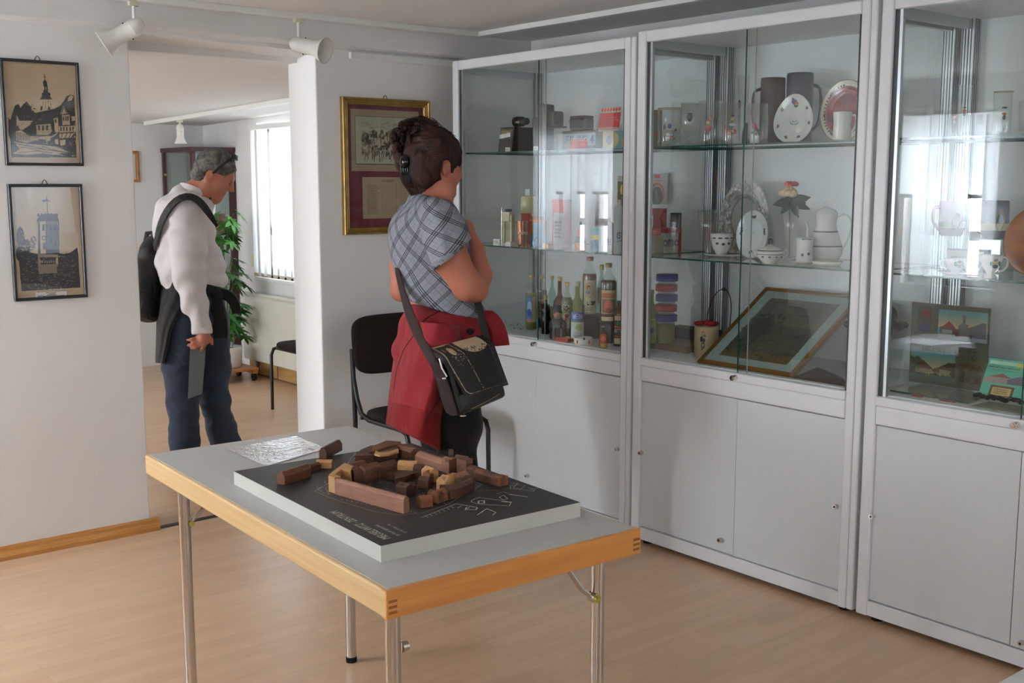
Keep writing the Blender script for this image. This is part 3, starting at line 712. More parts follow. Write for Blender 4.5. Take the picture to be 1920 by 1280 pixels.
# leg tubes, two folding pairs, with braces
for (x, y) in ((-0.305, -0.668), (0.268, -0.655), (-0.312, 0.500), (0.232, 0.520)):
    b = MB().cyl((x, y, 0.015), (x, y, 0.70), 0.0165, 0.0165, CHROME, 24); lg = b.build('leg', t)
    MB().cyl((x, y, 0), (x, y, 0.018), 0.0175, 0.0175, BLKMAT, 20).build('rubber_foot', lg)
for (x, y, s_) in ((0.268, -0.655, -1), (-0.312, 0.500, 1)):
    b = MB().tube([(x+s_*0.018, y+0.0, 0.575), (x+s_*0.05, y, 0.600), (x+s_*0.09, y+0.0, 0.655), (x+s_*0.17, y+0.0, 0.69)], 0.0065, CHROME, 10)
    b.cyl((x+s_*0.012, y-0.012, 0.573), (x+s_*0.012, y+0.012, 0.573), 0.013, 0.013, CHROME, 6).cyl((x+s_*0.014, y-0.02, 0.573), (x+s_*0.014, y-0.012, 0.573), 0.008, 0.008, mat('brass_bolt', (0.75, 0.72, 0.35), 0.35, 0.9), 12)
    b.build('folding_brace', t)
b = MB().cyl((-0.285, -0.668, 0.590), (-0.270, -0.668, 0.590), 0.012, 0.010, CHROME, 12); b.build('hinge_knob', t)
# glossy sheet in a plastic sleeve
cn = [onz(422, 841, .743), onz(556, 817, .743), onz(612, 840, .743), onz(498, 874, .743)]
cv = Cv(110, 150, (0.88, 0.87, 0.87)); cv.lines(0.08, 0.10, 0.92, 0.90, 26, (0.45, 0.45, 0.46), 0.22, 4); cv.rect(0.06, 0.80, 0.22, 0.86, (0.4, 0.36, 0.42)).rect(0, 0, 1, 0.012, (.7, .7, .7))
bl = bilin(cn[3], cn[0], cn[1], cn[2])
sl = canvas('paper_sheet', cv, lambda u, v: bl(u, v)+np.array([0, 0, 0.00025*math.sin(9*u+5*v)+0.0002*math.sin(13*v+3*u)]), None, m=painted('glossy_sleeved_paper', 0.4, 1.0, bump=60))
tag(sl, 'printed sheet in a shiny plastic sleeve lying on the table beside the town model', 'paper')

# ------------------------------------------------------------------ white table at the lower right corner
t = thing('white_table', 'corner of a white table with a reddish edge at the lower right', 'table', (2.2, 0.45, 0))
RED_E = mat('reddish_edge_band', (0.62, 0.45, 0.42), 0.4)
MB().box(-0.65, 0.65, -0.36, 0.39, 0.715, 0.742, RED_E, mtop=mat('white_table_top', (0.86, 0.86, 0.84), 0.35)).build('tabletop', t)
for x in (-0.6, 0.6):
    for y in (-0.3, 0.33): MB().box(x-0.02, x+0.02, y-0.02, y+0.02, 0, 0.715, ALU).build('leg', t, bevel=0.003)

# ------------------------------------------------------------------ chairs
UPH = mat('dark_brown_upholstery', (0.15, 0.115, 0.095), 0.95, noise=(60, 0.12), bump=(300, 0.2), sheen=0.0, spec=0.2)
TUBE = mat('black_tube', (0.055, 0.055, 0.06), 0.35)
def chair(loc, rz, label, group=None):
    t = thing('upholstered_chair', label, 'chair', loc, rz, group)
    w_ = 0.225
    def pad(name, cx, cy, cz, hw, hh, th, M):
        b = MB(); N = 28; V = []; rings = [(-1, .93), (-.75, 1.0), (.3, 1.0), (.8, .95), (1, .80)]
        for (k, sc) in rings:
            for i in range(N):
                q = 2*math.pi*i/N; e = 0.42
                x = math.copysign(abs(math.cos(q))**e, math.cos(q))*hw*sc; y = math.copysign(abs(math.sin(q))**e, math.sin(q))*hh*sc
                V.append((x, y, k*th))
        R_ = len(rings); F = [(j*N+i, j*N+(i+1) % N, (j+1)*N+(i+1) % N, (j+1)*N+i) for j in range(R_-1) for i in range(N)]+[tuple(range(N))[::-1], tuple((R_-1)*N+i for i in range(N))]
        b.add(V, F, UPH, True, M); return b.build(name, t, subsurf=1)
    pad('seat', 0, 0, 0, w_+0.008, 0.215, 0.022, Matrix.Translation((0, -0.02, 0.455)))
    Mb = Matrix.Translation((0, 0.215, 0.775)) @ Matrix.Rotation(math.radians(82), 4, 'X')
    pad('backrest', 0, 0, 0, w_+0.018, 0.145, 0.018, Mb)
    for s_ in (-1, 1):
        x = s_*(w_+0.004)
        MB().tube([(x, 0.245, 0.92-0.16), (x, 0.235, 0.62), (x, 0.205, 0.52), (x, 0.17, 0.455), (x, 0.10, 0.432), (x, -0.17, 0.432), (x, -0.215, 0.42), (x, -0.232, 0.38), (x, -0.236, 0.0)], 0.0115, TUBE, 10).build('leg', t)
        MB().tube([(x, 0.24, 0.70), (x, 0.225, 0.40), (x, 0.26, 0.0)], 0.0115, TUBE, 10).build('leg', t)
    for y_, z_ in ((-.2, .425), (.18, .43)): MB().tube([(-w_, y_, z_), (w_, y_, z_)], 0.009, TUBE, 8).build('cross_rail', t)
    return t
chair((3.03, 4.38, 0), 0.0, 'dark brown upholstered chair against the back wall behind the woman', 'upholstered chairs')
chair((3.80, 6.72, 0), math.radians(-90), 'dark brown upholstered chair by the radiator in the far room, half hidden by the wall', 'upholstered chairs')

# ------------------------------------------------------------------ spotlights on ceiling tracks
def mirror_bell(b, base, tip, s, m):
    """lamp head: rounded neck, narrow body, flared shade, from base to tip"""
    base = Vector(base); tip = Vector(tip); a = (tip-base).normalized(); L = (tip-base).length
    R = a.to_track_quat('Z', 'Y').to_matrix().to_4x4(); Mx = Matrix.Translation(base) @ R
    return Mx, L
def spot(px, head, ztrack, label, ytrack=None, base=None, stem=0.10, scale=1.0):
    pb = base
    t = thing('spotlight', label, 'lamp', pb, 0, 'white spotlights on the ceiling tracks')
    LM = mat('white_lamp_enamel', (0.90, 0.885, 0.86), 0.35)
    b = MB().box(-0.02, 0.02, -0.014, 0.014, -0.018, 0.0, mat('cream_adapter', (0.82, 0.80, 0.70), 0.5)); b.build('track_adapter', t, bevel=0.002)
    b = MB().cyl((0, 0, -0.018), (0, 0, -stem), 0.007, 0.007, LM, 12); b.build('stem', t)
    d = Vector(head).normalized(); R = d.to_track_quat('Z', 'Y').to_matrix().to_4x4(); Mx = Matrix.Translation((0, 0, -stem-0.018)) @ R
    s = scale; b = MB()
    b.lathe([(0.001, -0.045*s), (0.018*s, -0.041*s), (0.029*s, -0.028*s), (0.035*s, -0.008*s), (0.036*s, 0.01*s), (0.036*s, 0.012*s), (0.0345*s, 0.014*s), (0.034*s, 0.075*s), (0.036*s, 0.088*s), (0.046*s, 0.115*s), (0.058*s, 0.140*s), (0.0595*s, 0.143*s), (0.056*s, 0.141*s), (0.044*s, 0.112*s), (0.03*s, 0.09*s), (0.001, 0.088*s)], (0, 0, 0), LM, 32, M=Mx)
    b.ball((0.0, -0.036*s, 0.03*s), 0.0035*s, BLACK, 8, 6, M=Mx); b.ball((0.0, 0.036*s, 0.03*s), 0.0035*s, BLACK, 8, 6, M=Mx)
    h = b.build('lamp_head', t)
    MB().ball((0, 0, 0.10*s), 0.027*s, mat('frosted_bulb', (0.85, 0.84, 0.8), 0.4), M=Mx).build('bulb', h)
    return t
tz = 2.285
tag(MB().box(-0.6, 3.60, 4.632, 4.672, tz, ZC, WPLAST).build('ceiling_track', bevel=0.002), 'white lamp track on the ceiling running along the back wall', 'lamp track')
tag(MB().box(3.585, 3.625, 0.5, 4.672, tz, ZC, WPLAST).build('ceiling_track', bevel=0.002), 'white lamp track on the ceiling running in front of the display cabinets', 'lamp track')
hd = lambda dx, dy, dd: tuple(RT*dx+np.array([0, 0, 1.0])*dy+np.array([FW[0], FW[1], 0])*dd)
spot(0, hd(-0.80, -0.52, -0.25), 0, 'white spotlight over the left prints, pointing down to the left', base=tuple(np.array([ony(250, 10, 4.652)[0], 4.652, tz])), stem=0.085)
spot(0, hd(0.80, -0.20, -0.35), 0, 'white spotlight above the pillar, pointing right towards the framed picture', base=tuple(np.array([ony(559, 30, 4.652)[0], 4.652, tz])), stem=0.098)
b = MB(); b.add([(x, y, zc2(y)-dz) for dz in (0.03, 0) for (x, y) in ((3.58, 6.0), (3.62, 6.0), (3.62, 9.07), (3.58, 9.07))], [(0,3,2,1),(4,5,6,7),(0,1,5,4),(1,2,6,5),(2,3,7,6),(3,0,4,7)], WPLAST)
tag(b.build('ceiling_track'), 'white lamp track on the sloping ceiling of the far room', 'lamp track')
spot(0, (0.0, 0.0, -1), 0, 'white spotlight hanging straight down in the far room', base=(3.60, 8.40, zc2(8.40)-0.03), stem=0.045, scale=0.80)
# ------------------------------------------------------------------ framed prints on the wall
INK = (0.12, 0.11, 0.12)
def wall_frame(name, label, cat, x0, x1, z0, z1, fw, depth, fm, cv, Y=YB, hook=True, profile=False, group=None, glass=True, tilt=0.0):
    cx_, cz = (x0+x1)/2, (z0+z1)/2
    t = thing(name, label, cat, (cx_, Y, cz), 0, group)
    hw, hh = (x1-x0)/2, (z1-z0)/2
    b = MB()
    def member(pa, pb, na):
        pass
    o_ = [(-hw, -hh), (hw, -hh), (hw, hh), (-hw, hh)]; i_ = [(-hw+fw, -hh+fw), (hw-fw, -hh+fw), (hw-fw, hh-fw), (-hw+fw, hh-fw)]
    if profile: prof = [(0.0, 0.0), (0.0, 0.75), (0.10, 1.0), (0.30, 0.95), (0.42, 0.70), (0.60, 0.78), (0.74, 0.62), (0.88, 0.66), (1.0, 0.40), (1.0, 0.0)]
    else: prof = [(0, 0), (0, 0.85), (0.2, 1.0), (0.8, 1.0), (1.0, 0.8), (1.0, 0.0)]
    V = []
    for k in range(4):
        for s_, h in prof:
            V.append((o_[k][0]*(1-s_)+i_[k][0]*s_, -depth*h, o_[k][1]*(1-s_)+i_[k][1]*s_))
    n = len(prof); F = [(k*n+j, ((k+1) % 4)*n+j, ((k+1) % 4)*n+j+1, k*n+j+1) for k in range(4) for j in range(n-1)]
    b.add(V, F, fm); b.build('frame', t)
    canvas('print', cv, plane_fn((-hw+fw*0.8, -0.004, hh-fw*0.8), (2*hw-1.6*fw, 0, 0), (0, 0, -2*hh+1.6*fw)), t)
    if glass:
        q = depth*0.35; MB().add([(-hw+fw*.8, -q, -hh+fw*.8), (hw-fw*.8, -q, -hh+fw*.8), (hw-fw*.8, -q, hh-fw*.8), (-hw+fw*.8, -q, hh-fw*.8)], [(0, 1, 2, 3)], PICG).build('glass', t)
    if hook:
        hx = 0.0 if hook is True else hook
        MB().tube([(hx-0.011, -0.008, hh), (hx-0.006, -0.008, hh+0.012), (hx, -0.008, hh+0.017), (hx+0.006, -0.008, hh+0.012), (hx+0.011, -0.008, hh)], 0.0016, mat('dark_wire', (0.16, 0.15, 0.14), 0.4, 0.6), 6).build('hook', t)
    return t
BLKF = mat('black_frame_lacquer', (0.055, 0.05, 0.07), 0.35)

# --- woodcut of a church and old houses (drawn in zoomed picture coordinates)
cv = Cv(210, 300, (0.72, 0.64, 0.52)); cv.noise(0.07, 3, 6)
cv.quad((18, 458), (562, 488), (595, 1228), (52, 1222)); I = INK; pc = (0.72, 0.65, 0.53)
def pl(c, *xy, al=1.0): cv.poly([(xy[i], xy[i+1]) for i in range(0, len(xy), 2)], c, al)
def ln(wd, *xy, c=INK): cv.line([(xy[i], xy[i+1]) for i in range(0, len(xy), 2)], wd, c)
pl(I, 60, 880, 75, 900, 90, 850, 110, 790, 135, 780, 150, 810, 170, 780, 195, 760, 225, 800, 232, 830, 260, 845, 300, 835, 395, 815, 440, 790, 470, 755, 490, 720, 520, 708, 548, 715, 556, 900, 562, 1180, 80, 1178, 75, 1050, 60, 1010)   # dark mass
pl(I, 327, 555, 331, 555, 333, 600, 346, 615, 348, 640, 352, 690, 370, 700, 368, 725, 386, 745, 290, 745, 305, 722, 305, 700, 318, 690, 318, 645, 315, 615, 326, 600)   # spire
pl(pc, 318, 650, 324, 650, 324, 675, 318, 675); pl(pc, 334, 650, 339, 650, 339, 675, 334, 675); ln(0.008, 322, 575, 334, 575); ln(0.006, 323, 562, 333, 562)
pl(pc, 303, 752, 375, 752, 398, 800, 395, 815, 285, 832, 290, 790)   # tower body
for x in (318, 335, 352, 368): ln(0.006, x, 755, x-6+int((x-335)*0.4), 820)
pl(I, 296, 795, 308, 792, 306, 825, 292, 828); pl(I, 350, 795, 364, 795, 368, 820, 350, 822)
pl(pc, 120, 860, 140, 905, 135, 945, 118, 940)
pl(pc, 140, 905, 240, 903, 222, 930, 160, 975, 135, 965); pl(I, 222, 915, 250, 910, 250, 940, 226, 945)
pl(pc, 262, 935, 368, 925, 378, 985, 350, 1010, 265, 1008)
for x in (275, 305, 335): pl(I, x, 940, x+14, 938, x+14, 975, x, 977)
for k in range(9): ln(0.006, 250+k*18, 925-k*1.5, 320+k*14, 850-k*2, c=(0.35, 0.31, 0.27))
for k in range(7): ln(0.005, 150+k*16, 895, 165+k*18, 845, c=(0.33, 0.29, 0.26))
pl(pc, 465, 790, 440, 855, 500, 850); ln(0.01, 445, 870, 465, 800, 500, 862)
pl(pc, 392, 885, 424, 880, 430, 985, 400, 992); pl(I, 400, 892, 412, 892, 414, 918, 402, 920)
pl(pc, 455, 860, 510, 858, 515, 935, 458, 935)
for x in (462, 480, 495): pl(I, x, 868, x+9, 868, x+9, 905, x, 905)
pl(pc, 525, 870, 552, 868, 556, 900, 530, 905); pl(pc, 500, 735, 520, 712, 545, 720, 530, 750, 500, 760)
for k in range(6): ln(0.006, 480+k*4, 770+k*10, 548, 765+k*13, c=(0.4, 0.35, 0.3))
pl(pc, 430, 945, 556, 940, 558, 985, 432, 992)
for x in (440, 462, 485, 510, 532): pl(I, x, 950, x+11, 950, x+11, 980, x, 982)
pl(pc, 432, 1000, 545, 996, 520, 1030, 436, 1035); pl(pc, 438, 1050, 480, 1045, 476, 1085, 440, 1090)
for x in (460, 490, 520): ln(0.01, x, 998, x-15, 1034)
pl(pc, 110, 985, 150, 975, 215, 1020, 380, 1018, 425, 985, 400, 1040, 340, 1060, 345, 1080, 260, 1050, 190, 1070, 110, 1050)
for k in range(10): ln(0.009, 115+k*11, 990+k*2, 112+k*11, 1050)
pl(I, 200, 990, 260, 985, 262, 1008, 205, 1010); pl(I, 270, 1040, 330, 1045, 338, 1072, 280, 1060); ln(0.008, 240, 1030, 410, 1000)
pl(I, 365, 1035, 425, 1000, 425, 1075, 370, 1075); pl(pc, 398, 1045, 425, 1040, 425, 1078, 402, 1080)
pl(pc, 95, 1060, 180, 1075, 300, 1085, 420, 1100, 515, 1142, 420, 1150, 470, 1165, 300, 1150, 180, 1160, 92, 1150, 140, 1115)   # street
for a in ((100, 1070, 260, 1110, 400, 1130, 505, 1142), (180, 1085, 240, 1095, 330, 1120), (120, 1145, 260, 1130, 380, 1145), (300, 1095, 380, 1120, 460, 1140), (150, 1100, 210, 1110, 290, 1130)): ln(0.010, *a)
pl(I, 92, 1070, 135, 1112, 92, 1150); pl((0.32, 0.29, 0.27), 500, 1060, 540, 1050, 530, 1100, 505, 1090)
cv.speck(150, 0.004, 0.011, pc, 0.10, 0.50, 0.95, 0.90, 0.75, 5, 0.35).speck(90, 0.004, 0.010, INK, 0.15, 0.60, 0.95, 0.92, 0.8, 15, 0.4); cv.speck(40, 0.004, 0.01, INK, 0.15, 0.42, 0.42, 0.52, 0.9, 6, 1)
cv.speck(25, 0.003, 0.006, pc, 0.9, 0.6, 0.98, 0.9, 0.8, 8, 2)
pl(pc, 528, 1160, 538, 1160, 538, 1172, 528, 1172); ln(0.006, 542, 1160, 552, 1172, c=pc); pl((0.70, 0.60, 0.50), 55, 1182, 590, 1186, 593, 1226, 55, 1222)  # bottom strip reddened: a reflection painted into the margin
wall_frame('framed_print', 'black-framed woodcut of a church spire above old houses, the upper print on the left wall', 'picture', 1.326, 1.634, 1.620, 2.041, 0.0115, 0.016, BLKF, cv, hook=-0.008, group='black-framed prints on the left wall')

# --- print of a battlemented tower
cv = Cv(200, 315, (0.80, 0.76, 0.70)); cv.noise(0.04, 4, 6)
cv.quad((88, 200), (588, 198), (625, 1005), (138, 1038)); pt = (0.74, 0.66, 0.55); K2 = (0.15, 0.15, 0.17); GR = (0.36, 0.38, 0.43)
cv.poly([(520, 200), (588, 200), (625, 1005), (590, 950), (575, 640)], pt)
pl(pt, 118, 640, 600, 640, 625, 1000, 130, 1036)
pl((0.78, 0.72, 0.64), 140, 560, 580, 540, 585, 700, 150, 700)
# trees left, the upper ones paled by a painted reflection
for (x, y, rx, ry) in ((165, 580, .055, .10), (168, 560, .03, .05), (200, 640, .09, .06), (255, 600, .04, .045), (180, 700, .10, .08), (240, 650, .06, .03)): cv.ell((x, y), rx, ry, GR if y < 660 else K2)
cv.speck(60, .008, .02, (0.80, 0.76, 0.70), .1, .40, .32, .60, .6, 18, 1.0)
# tower, black ink paled to blue-grey: window reflection painted in
pl((0.42, 0.45, 0.52), 278, 450, 300, 410, 350, 400, 425, 408, 440, 460, 438, 490, 440, 800, 285, 830, 290, 500)
for x in (290, 312, 335, 360, 385, 408, 424): pl((0.42, 0.45, 0.52), x-7, 398, x+6, 398, x+6, 420, x-7, 420)
pl((0.80, 0.76, 0.70), 300, 460, 340, 455, 345, 700, 305, 720); pl((0.42, 0.45, 0.52), 318, 480, 334, 478, 334, 525, 318, 527); pl((0.42, 0.45, 0.52), 320, 620, 345, 610, 345, 660, 322, 665)
cv.ell((330, 580), .035, .022, (0.42, 0.45, 0.52), ring=0.6)
pl((0.50, 0.53, 0.60), 350, 460, 435, 465, 435, 700, 352, 690)
for (x, y) in ((375, 500), (405, 500), (375, 590), (408, 610)): pl((0.36, 0.38, 0.45), x, y, x+10, y, x+10, y+26, x, y+26)
for x in range(285, 440, 14): ln(0.008, x, 455, x+6, 476, c=(0.80, 0.76, 0.70))
ln(0.010, 350, 275, 355, 400, c=(0.36, 0.40, 0.50)); pl((0.36, 0.40, 0.50), 315, 300, 345, 295, 350, 278, 356, 296, 382, 315, 350, 305, 325, 318)
# dark foreground
pl(K2, 148, 690, 200, 675, 240, 690, 290, 700, 430, 690, 470, 700, 520, 690, 572, 650, 580, 700, 592, 950, 172, 980)
pl((0.55, 0.50, 0.44), 285, 700, 430, 700, 430, 790, 290, 830); pl(K2, 300, 725, 415, 722, 415, 775, 305, 780)
for x in range(300, 415, 16): pl((0.62, 0.56, 0.48), x, 748, x+8, 748, x+8, 765, x, 765)
pl((0.50, 0.46, 0.42), 290, 780, 420, 778, 425, 840, 295, 850); pl((0.70, 0.63, 0.52), 415, 730, 430, 730, 432, 770, 417, 770)
cv.speck(260, 0.005, 0.016, (0.56, 0.51, 0.44), 0.1, 0.62, 0.88, 0.95, 0.75, 11, 0.45); cv.speck(60, 0.004, 0.014, (0.42, 0.39, 0.34), 0.6, 0.6, 0.9, 0.85, 0.8, 12, 0.3)
cv.speck(120, 0.005, 0.012, K2, 0.08, 0.62, 0.3, 0.78, 1, 13, 0.8); cv.speck(50, 0.003, 0.006, (0.72, 0.66, 0.57), 0.15, 0.93, 0.9, 0.97, 0.9, 14, 1)
pl(pt, 130, 965, 172, 980, 592, 952, 585, 640, 600, 640, 625, 1005, 138, 1038); pl((0.90, 0.89, 0.87), 268, 988, 492, 978, 492, 1012, 268, 1026)
for (x0, x1, y, dy) in ((345, 415, 993, -2), (355, 410, 1004, -2), (285, 475, 1018, -8)): ln(0.010, x0, y, (x0+x1)//2, y+dy//2, x1, y+dy, c=(0.25, 0.22, 0.25))
wall_frame('framed_print', 'black-framed print of a battlemented tower, the lower print on the left wall', 'picture', 1.327, 1.622, 1.071, 1.546, 0.0125, 0.016, BLKF, cv, hook=-0.002, group='black-framed prints on the left wall')

# --- gold framed etching with a list of names below
cv = Cv(190, 250, (0.42, 0.15, 0.20)); cv.noise(0.05, 6, 9)
fr = (0.62, 0.55, 0.46); pap = (0.70, 0.69, 0.61)
cv.rect(.06, .045, .93, .535, fr).rect(.11, .095, .90, .485, (0.33, 0.27, 0.20)).rect(.118, .10, .893, .478, pap)
cv.grad(.118, .10, .893, .20, (0.66, 0.64, 0.57), (0.70, 0.69, 0.61))
sep = [(0.42, 0.38, 0.31), (0.30, 0.26, 0.21), (0.55, 0.50, 0.42), (0.72, 0.70, 0.63), (0.24, 0.21, 0.18)]
cv.speck(60, .012, .035, sep[2], .18, .14, .80, .20, .35, 21, .35)
for i, c in enumerate(sep): cv.speck(75, .006, .022, c, .20, .22, .80, .40, .75, 22+i, 1.3)
cv.poly([(.36, .27), (.44, .27), (.47, .32), (.33, .32)], (0.68, 0.64, 0.55)); cv.line([(.33, .325), (.48, .325)], .012, (0.7, 0.66, 0.58))
for i in range(26):
    u = .24+.02*i+rng.uniform(-.01, .01); cv.line([(u, rng.uniform(.36, .40)), (u+rng.uniform(-.02, .02), rng.uniform(.41, .46))], .010, sep[i % 5])
for i in range(14):
    u = .22+.042*i; cv.line([(u, rng.uniform(.22, .25)), (u+rng.uniform(-.01, .01), .33)], .007, sep[i % 2])
cv.rect(.19, .585, .93, .92, (0.67, 0.61, 0.51)); cv.lines(.44, .60, .62, .625, 2, (0.4, 0.35, 0.3), .3, 31)
cv.lines(.25, .64, .40, .88, 24, (0.50, 0.45, 0.38), .28, 32, .7).lines(.44, .64, .60, .88, 24, (0.55, 0.5, 0.43), .28, 33, .5).lines(.67, .64, .84, .88, 24, (0.52, 0.47, 0.4), .28, 34, .6)
cv.line([(.43, .63), (.43, .89)], .004, (.5, .45, .38)).line([(.62, .63), (.62, .89)], .004, (.5, .45, .38))
GOLD = mat('aged_gold_frame', (0.60, 0.47, 0.24), 0.38, 0.55, noise=(18, 0.25))
wall_frame('gold_framed_etching', 'gold-framed brown etching above a list of names on a dark red mount, behind the woman', 'picture', 2.880, 3.400, 1.296, 1.965, 0.036, 0.026, GOLD, cv, hook=-0.005, profile=True)

# ------------------------------------------------------------------ far room
cv = Cv(40, 40, (0.72, 0.70, 0.60)); cv.rect(.2, .2, .8, .8, (0.5, 0.52, 0.42)).speck(20, .03, .08, (.35, .38, .3), .25, .3, .75, .7, .8, 3)
wall_frame('small_framed_picture', 'small picture in an orange wooden frame on the far wall, cut by the wall edge', 'picture', 3.33, 3.612, 1.556, 1.812, 0.022, 0.022, wood('orange_frame_wood', (0.66, 0.38, 0.12), (0.76, 0.47, 0.18), (9, 9, 9)), cv, Y=YF, hook=False)

WINE = mat('dark_red_lacquer', (0.27, 0.12, 0.13), 0.4)
t = thing('glass_cabinet', 'dark red glass cabinet in the corner of the far room', 'display cabinet', (4.0, 9.0, 0))
x0, x1, y0, y1, zt = -0.19, 0.185, -0.31, 0.295, 1.838
b = MB()
for x in (x0, x1-0.05):
    for y in (y0, y1-0.035): b.box(x, x+(0.035 if x == x0 else 0.05), y, y+0.035, 0.06, zt-0.03, WINE)  # right posts made wider to take in their shadow
b.box(x0-.01, x1, y0-.01, y1, zt-0.035, zt, WINE).box(x0, x1, y0, y1, 0.0, 0.12, WINE)
b.build('cabinet_frame', t, bevel=0.003)
MB().box(x0+0.03, x1-0.01, y1-0.012, y1-0.002, 0.12, zt-.035, mat('grey_green_back', (0.60, 0.66, 0.64), 0.5)).box(x1-0.012, x1-0.002, y0+.03, y1-.01, 0.12, zt-.035, mat('grey_green_back', (0.6, 0.66, 0.64), 0.5)).build('back_panel', t)
for (a, c) in (((x0+.035, y0+.012), (x1-.05, y0+.012)), ((x0+.012, y0+.035), (x0+.012, y1-.035))):
    MB().add([(a[0], a[1], .12), (c[0], c[1], .12), (c[0], c[1], zt-.035), (a[0], a[1], zt-.035)], [(0, 1, 2, 3)], PANE).build('glass_door', t)
for z in (0.50, 0.86, 1.14, 1.48): MB().box(x0+.03, x1-.03, y0+.03, y1-.03, z, z+.006, SHELFG).build('glass_shelf', t)
for z in (1.62, 0.9): MB().ball((x0-.004, y1-0.075, z), 0.011, mat('brass', (0.80, 0.70, 0.35), 0.3, 0.9)).build('door_knob', t)
def dress_item(px, z, label, col, w_, h_, name='display_card', d=0.0):
    q = ony(px, 300, 8.86+d); o = MB().add([(-w_/2, 0.02, 0), (w_/2, 0.02, 0), (w_/2, -0.004, 0), (-w_/2, -0.004, 0), (-w_/2, 0.03, h_), (w_/2, 0.03, h_)], [(0, 1, 2, 3), (3, 2, 5, 4), (0, 4, 5, 1), (0, 3, 4), (1, 5, 2)], col).build(name)
    o.location = (q[0], q[1], z+0.006); tag(o, label, 'card')
dress_item(418, 0.86, 'white leaning card in the dark red cabinet, seen past the man', PAPER, 0.12, 0.20)
dress_item(412, 1.14, 'red and white card in the dark red cabinet below the man\'s chin', mat('red_card', (0.75, 0.35, 0.35), 0.6), 0.10, 0.15)
q = ony(431, 300, 8.95)
tag(MB().lathe([(0.0, 0), (.03, 0), (.035, .01), (.075, .07), (.085, .12), (.07, .16), (.03, .17), (0, .17)], (0, 0, 0), mat('grey_pottery', (0.35, 0.40, 0.40), 0.4)).build('round_vase'), 'grey round vase in the dark red cabinet', 'vase').location = (q[0], q[1], 0.866)
for zz in (1.755, 1.705):
    pass

# radiator with cover
t = thing('radiator', 'cream radiator under the bright window of the far room', 'radiator', (XR2, 7.6, 0.13))
CREAM = mat('cream_enamel', (0.86, 0.85, 0.80), 0.4)
MB().box(-0.105, -0.03, -0.82, 0.84, 0, 0.545, CREAM).build('panel', t, bevel=0.008)
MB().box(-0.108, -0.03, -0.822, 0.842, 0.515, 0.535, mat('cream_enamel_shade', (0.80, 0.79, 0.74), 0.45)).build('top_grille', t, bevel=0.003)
for y in (-.6, .6): MB().box(-0.03, 0, y-.02, y+.02, 0.1, 0.4, CREAM).build('bracket', t)
MB().cyl((-.07, .70, 0), (-.07, .70, -.13), .009, .009, CREAM, 10).build('pipe', t)
tag(MB().box(XR2-0.006, XR2, 8.40, 8.445, 0.88, 0.98, mat('pale_yellow_card', (0.90, 0.88, 0.70), 0.6)).build('notice_card'), 'small pale yellow card on the wall beside the far window', 'card')

# potted plant on a wheeled wooden stand
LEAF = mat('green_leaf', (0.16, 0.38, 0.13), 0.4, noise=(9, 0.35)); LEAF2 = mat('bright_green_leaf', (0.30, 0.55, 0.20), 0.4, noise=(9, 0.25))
pq = onz(432, 683, 0.12); pbx, pby = pq[0]+0.0, pq[1]
pbx, pby = 3.85, 8.22
t = thing('plant_stand', 'wooden plant roller with castors under the white flowerpot', 'plant stand', (pbx, pby, 0))
STW = wood('pine_stand', (0.66, 0.42, 0.22), (0.76, 0.52, 0.30), (9, 2, 9))
b = MB()
for y in (-.13, -.045, .04, .125): b.box(-.17, .17, y-.035, y+.035, .085, .105, STW)
MB().box(-.17, .17, -.17, .17, .085, .106, STW).build('board', t, bevel=.004)
for x in (-.145, .145):
    MB().box(x-.02, x+.02, -.165, .165, .06, .085, STW).build('rail', t)
    for y in (-.135, .135): MB().cyl((x-.012, y, .03), (x+.012, y, .03), .03, .03, BLACK, 16).cyl((x, y, .03), (x, y, .062), .008, .008, BLACK, 8).build('castor', t)
t = thing('potted_plant', 'tall green plant with lobed leaves in a white pot beside the radiator', 'plant', (pbx, pby, .106))
MB().lathe([(0, 0), (.085, 0), (.095, .01), (.105, .155), (.108, .165), (.100, .165), (.094, .14), (0, .14)], (0, 0, 0), mat('white_ceramic', (0.88, 0.87, 0.85), 0.25), 32).build('pot', t)
MB().lathe([(.095, .141), (0.05, .15), (0, .147)], (0, 0, 0), mat('potting_soil', (0.16, 0.11, 0.07), 0.95)).build('soil', t)
STEM = mat('plant_stem', (0.28, 0.33, 0.14), 0.6)
def star_leaf(b, M, s, m, lobes=7):
    V = [(0, 0, 0)]; N = lobes*4; 
    for i in range(N+1):
        a = math.radians(-150+300*i/N); ph = i % 4; r = s*(1.0, .72, .42, .72)[ph]*(0.75+0.25*math.cos(a))
        if ph == 0: r = s*(0.72+0.28*math.cos(a))
        V.append((r*math.cos(a), r*math.sin(a), -0.25*s*(r/s)**2+0.02*s*math.sin(i*1.7)))
    b.add(V, [(0, i+1, i+2) for i in range(N)], m, True, M)
rl = random.Random(11)
for (ang, lean, H_) in ((0.3, .10, 1.12), (2.2, .07, 0.98), (4.3, .09, .80)):
    pts = [(lean*math.cos(ang)*(z/H_)**1.5, lean*math.sin(ang)*(z/H_)**1.5, z) for z in np.linspace(.14, H_, 9)]
    MB().tube(pts, [.008-.0045*i/8 for i in range(9)], STEM, 8).build('stem', t)
spots_ = []
for i in range(64):
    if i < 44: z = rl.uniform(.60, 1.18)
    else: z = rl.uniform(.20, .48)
    spots_.append((z, rl.uniform(0, 6.28), rl.uniform(.05, .15)))
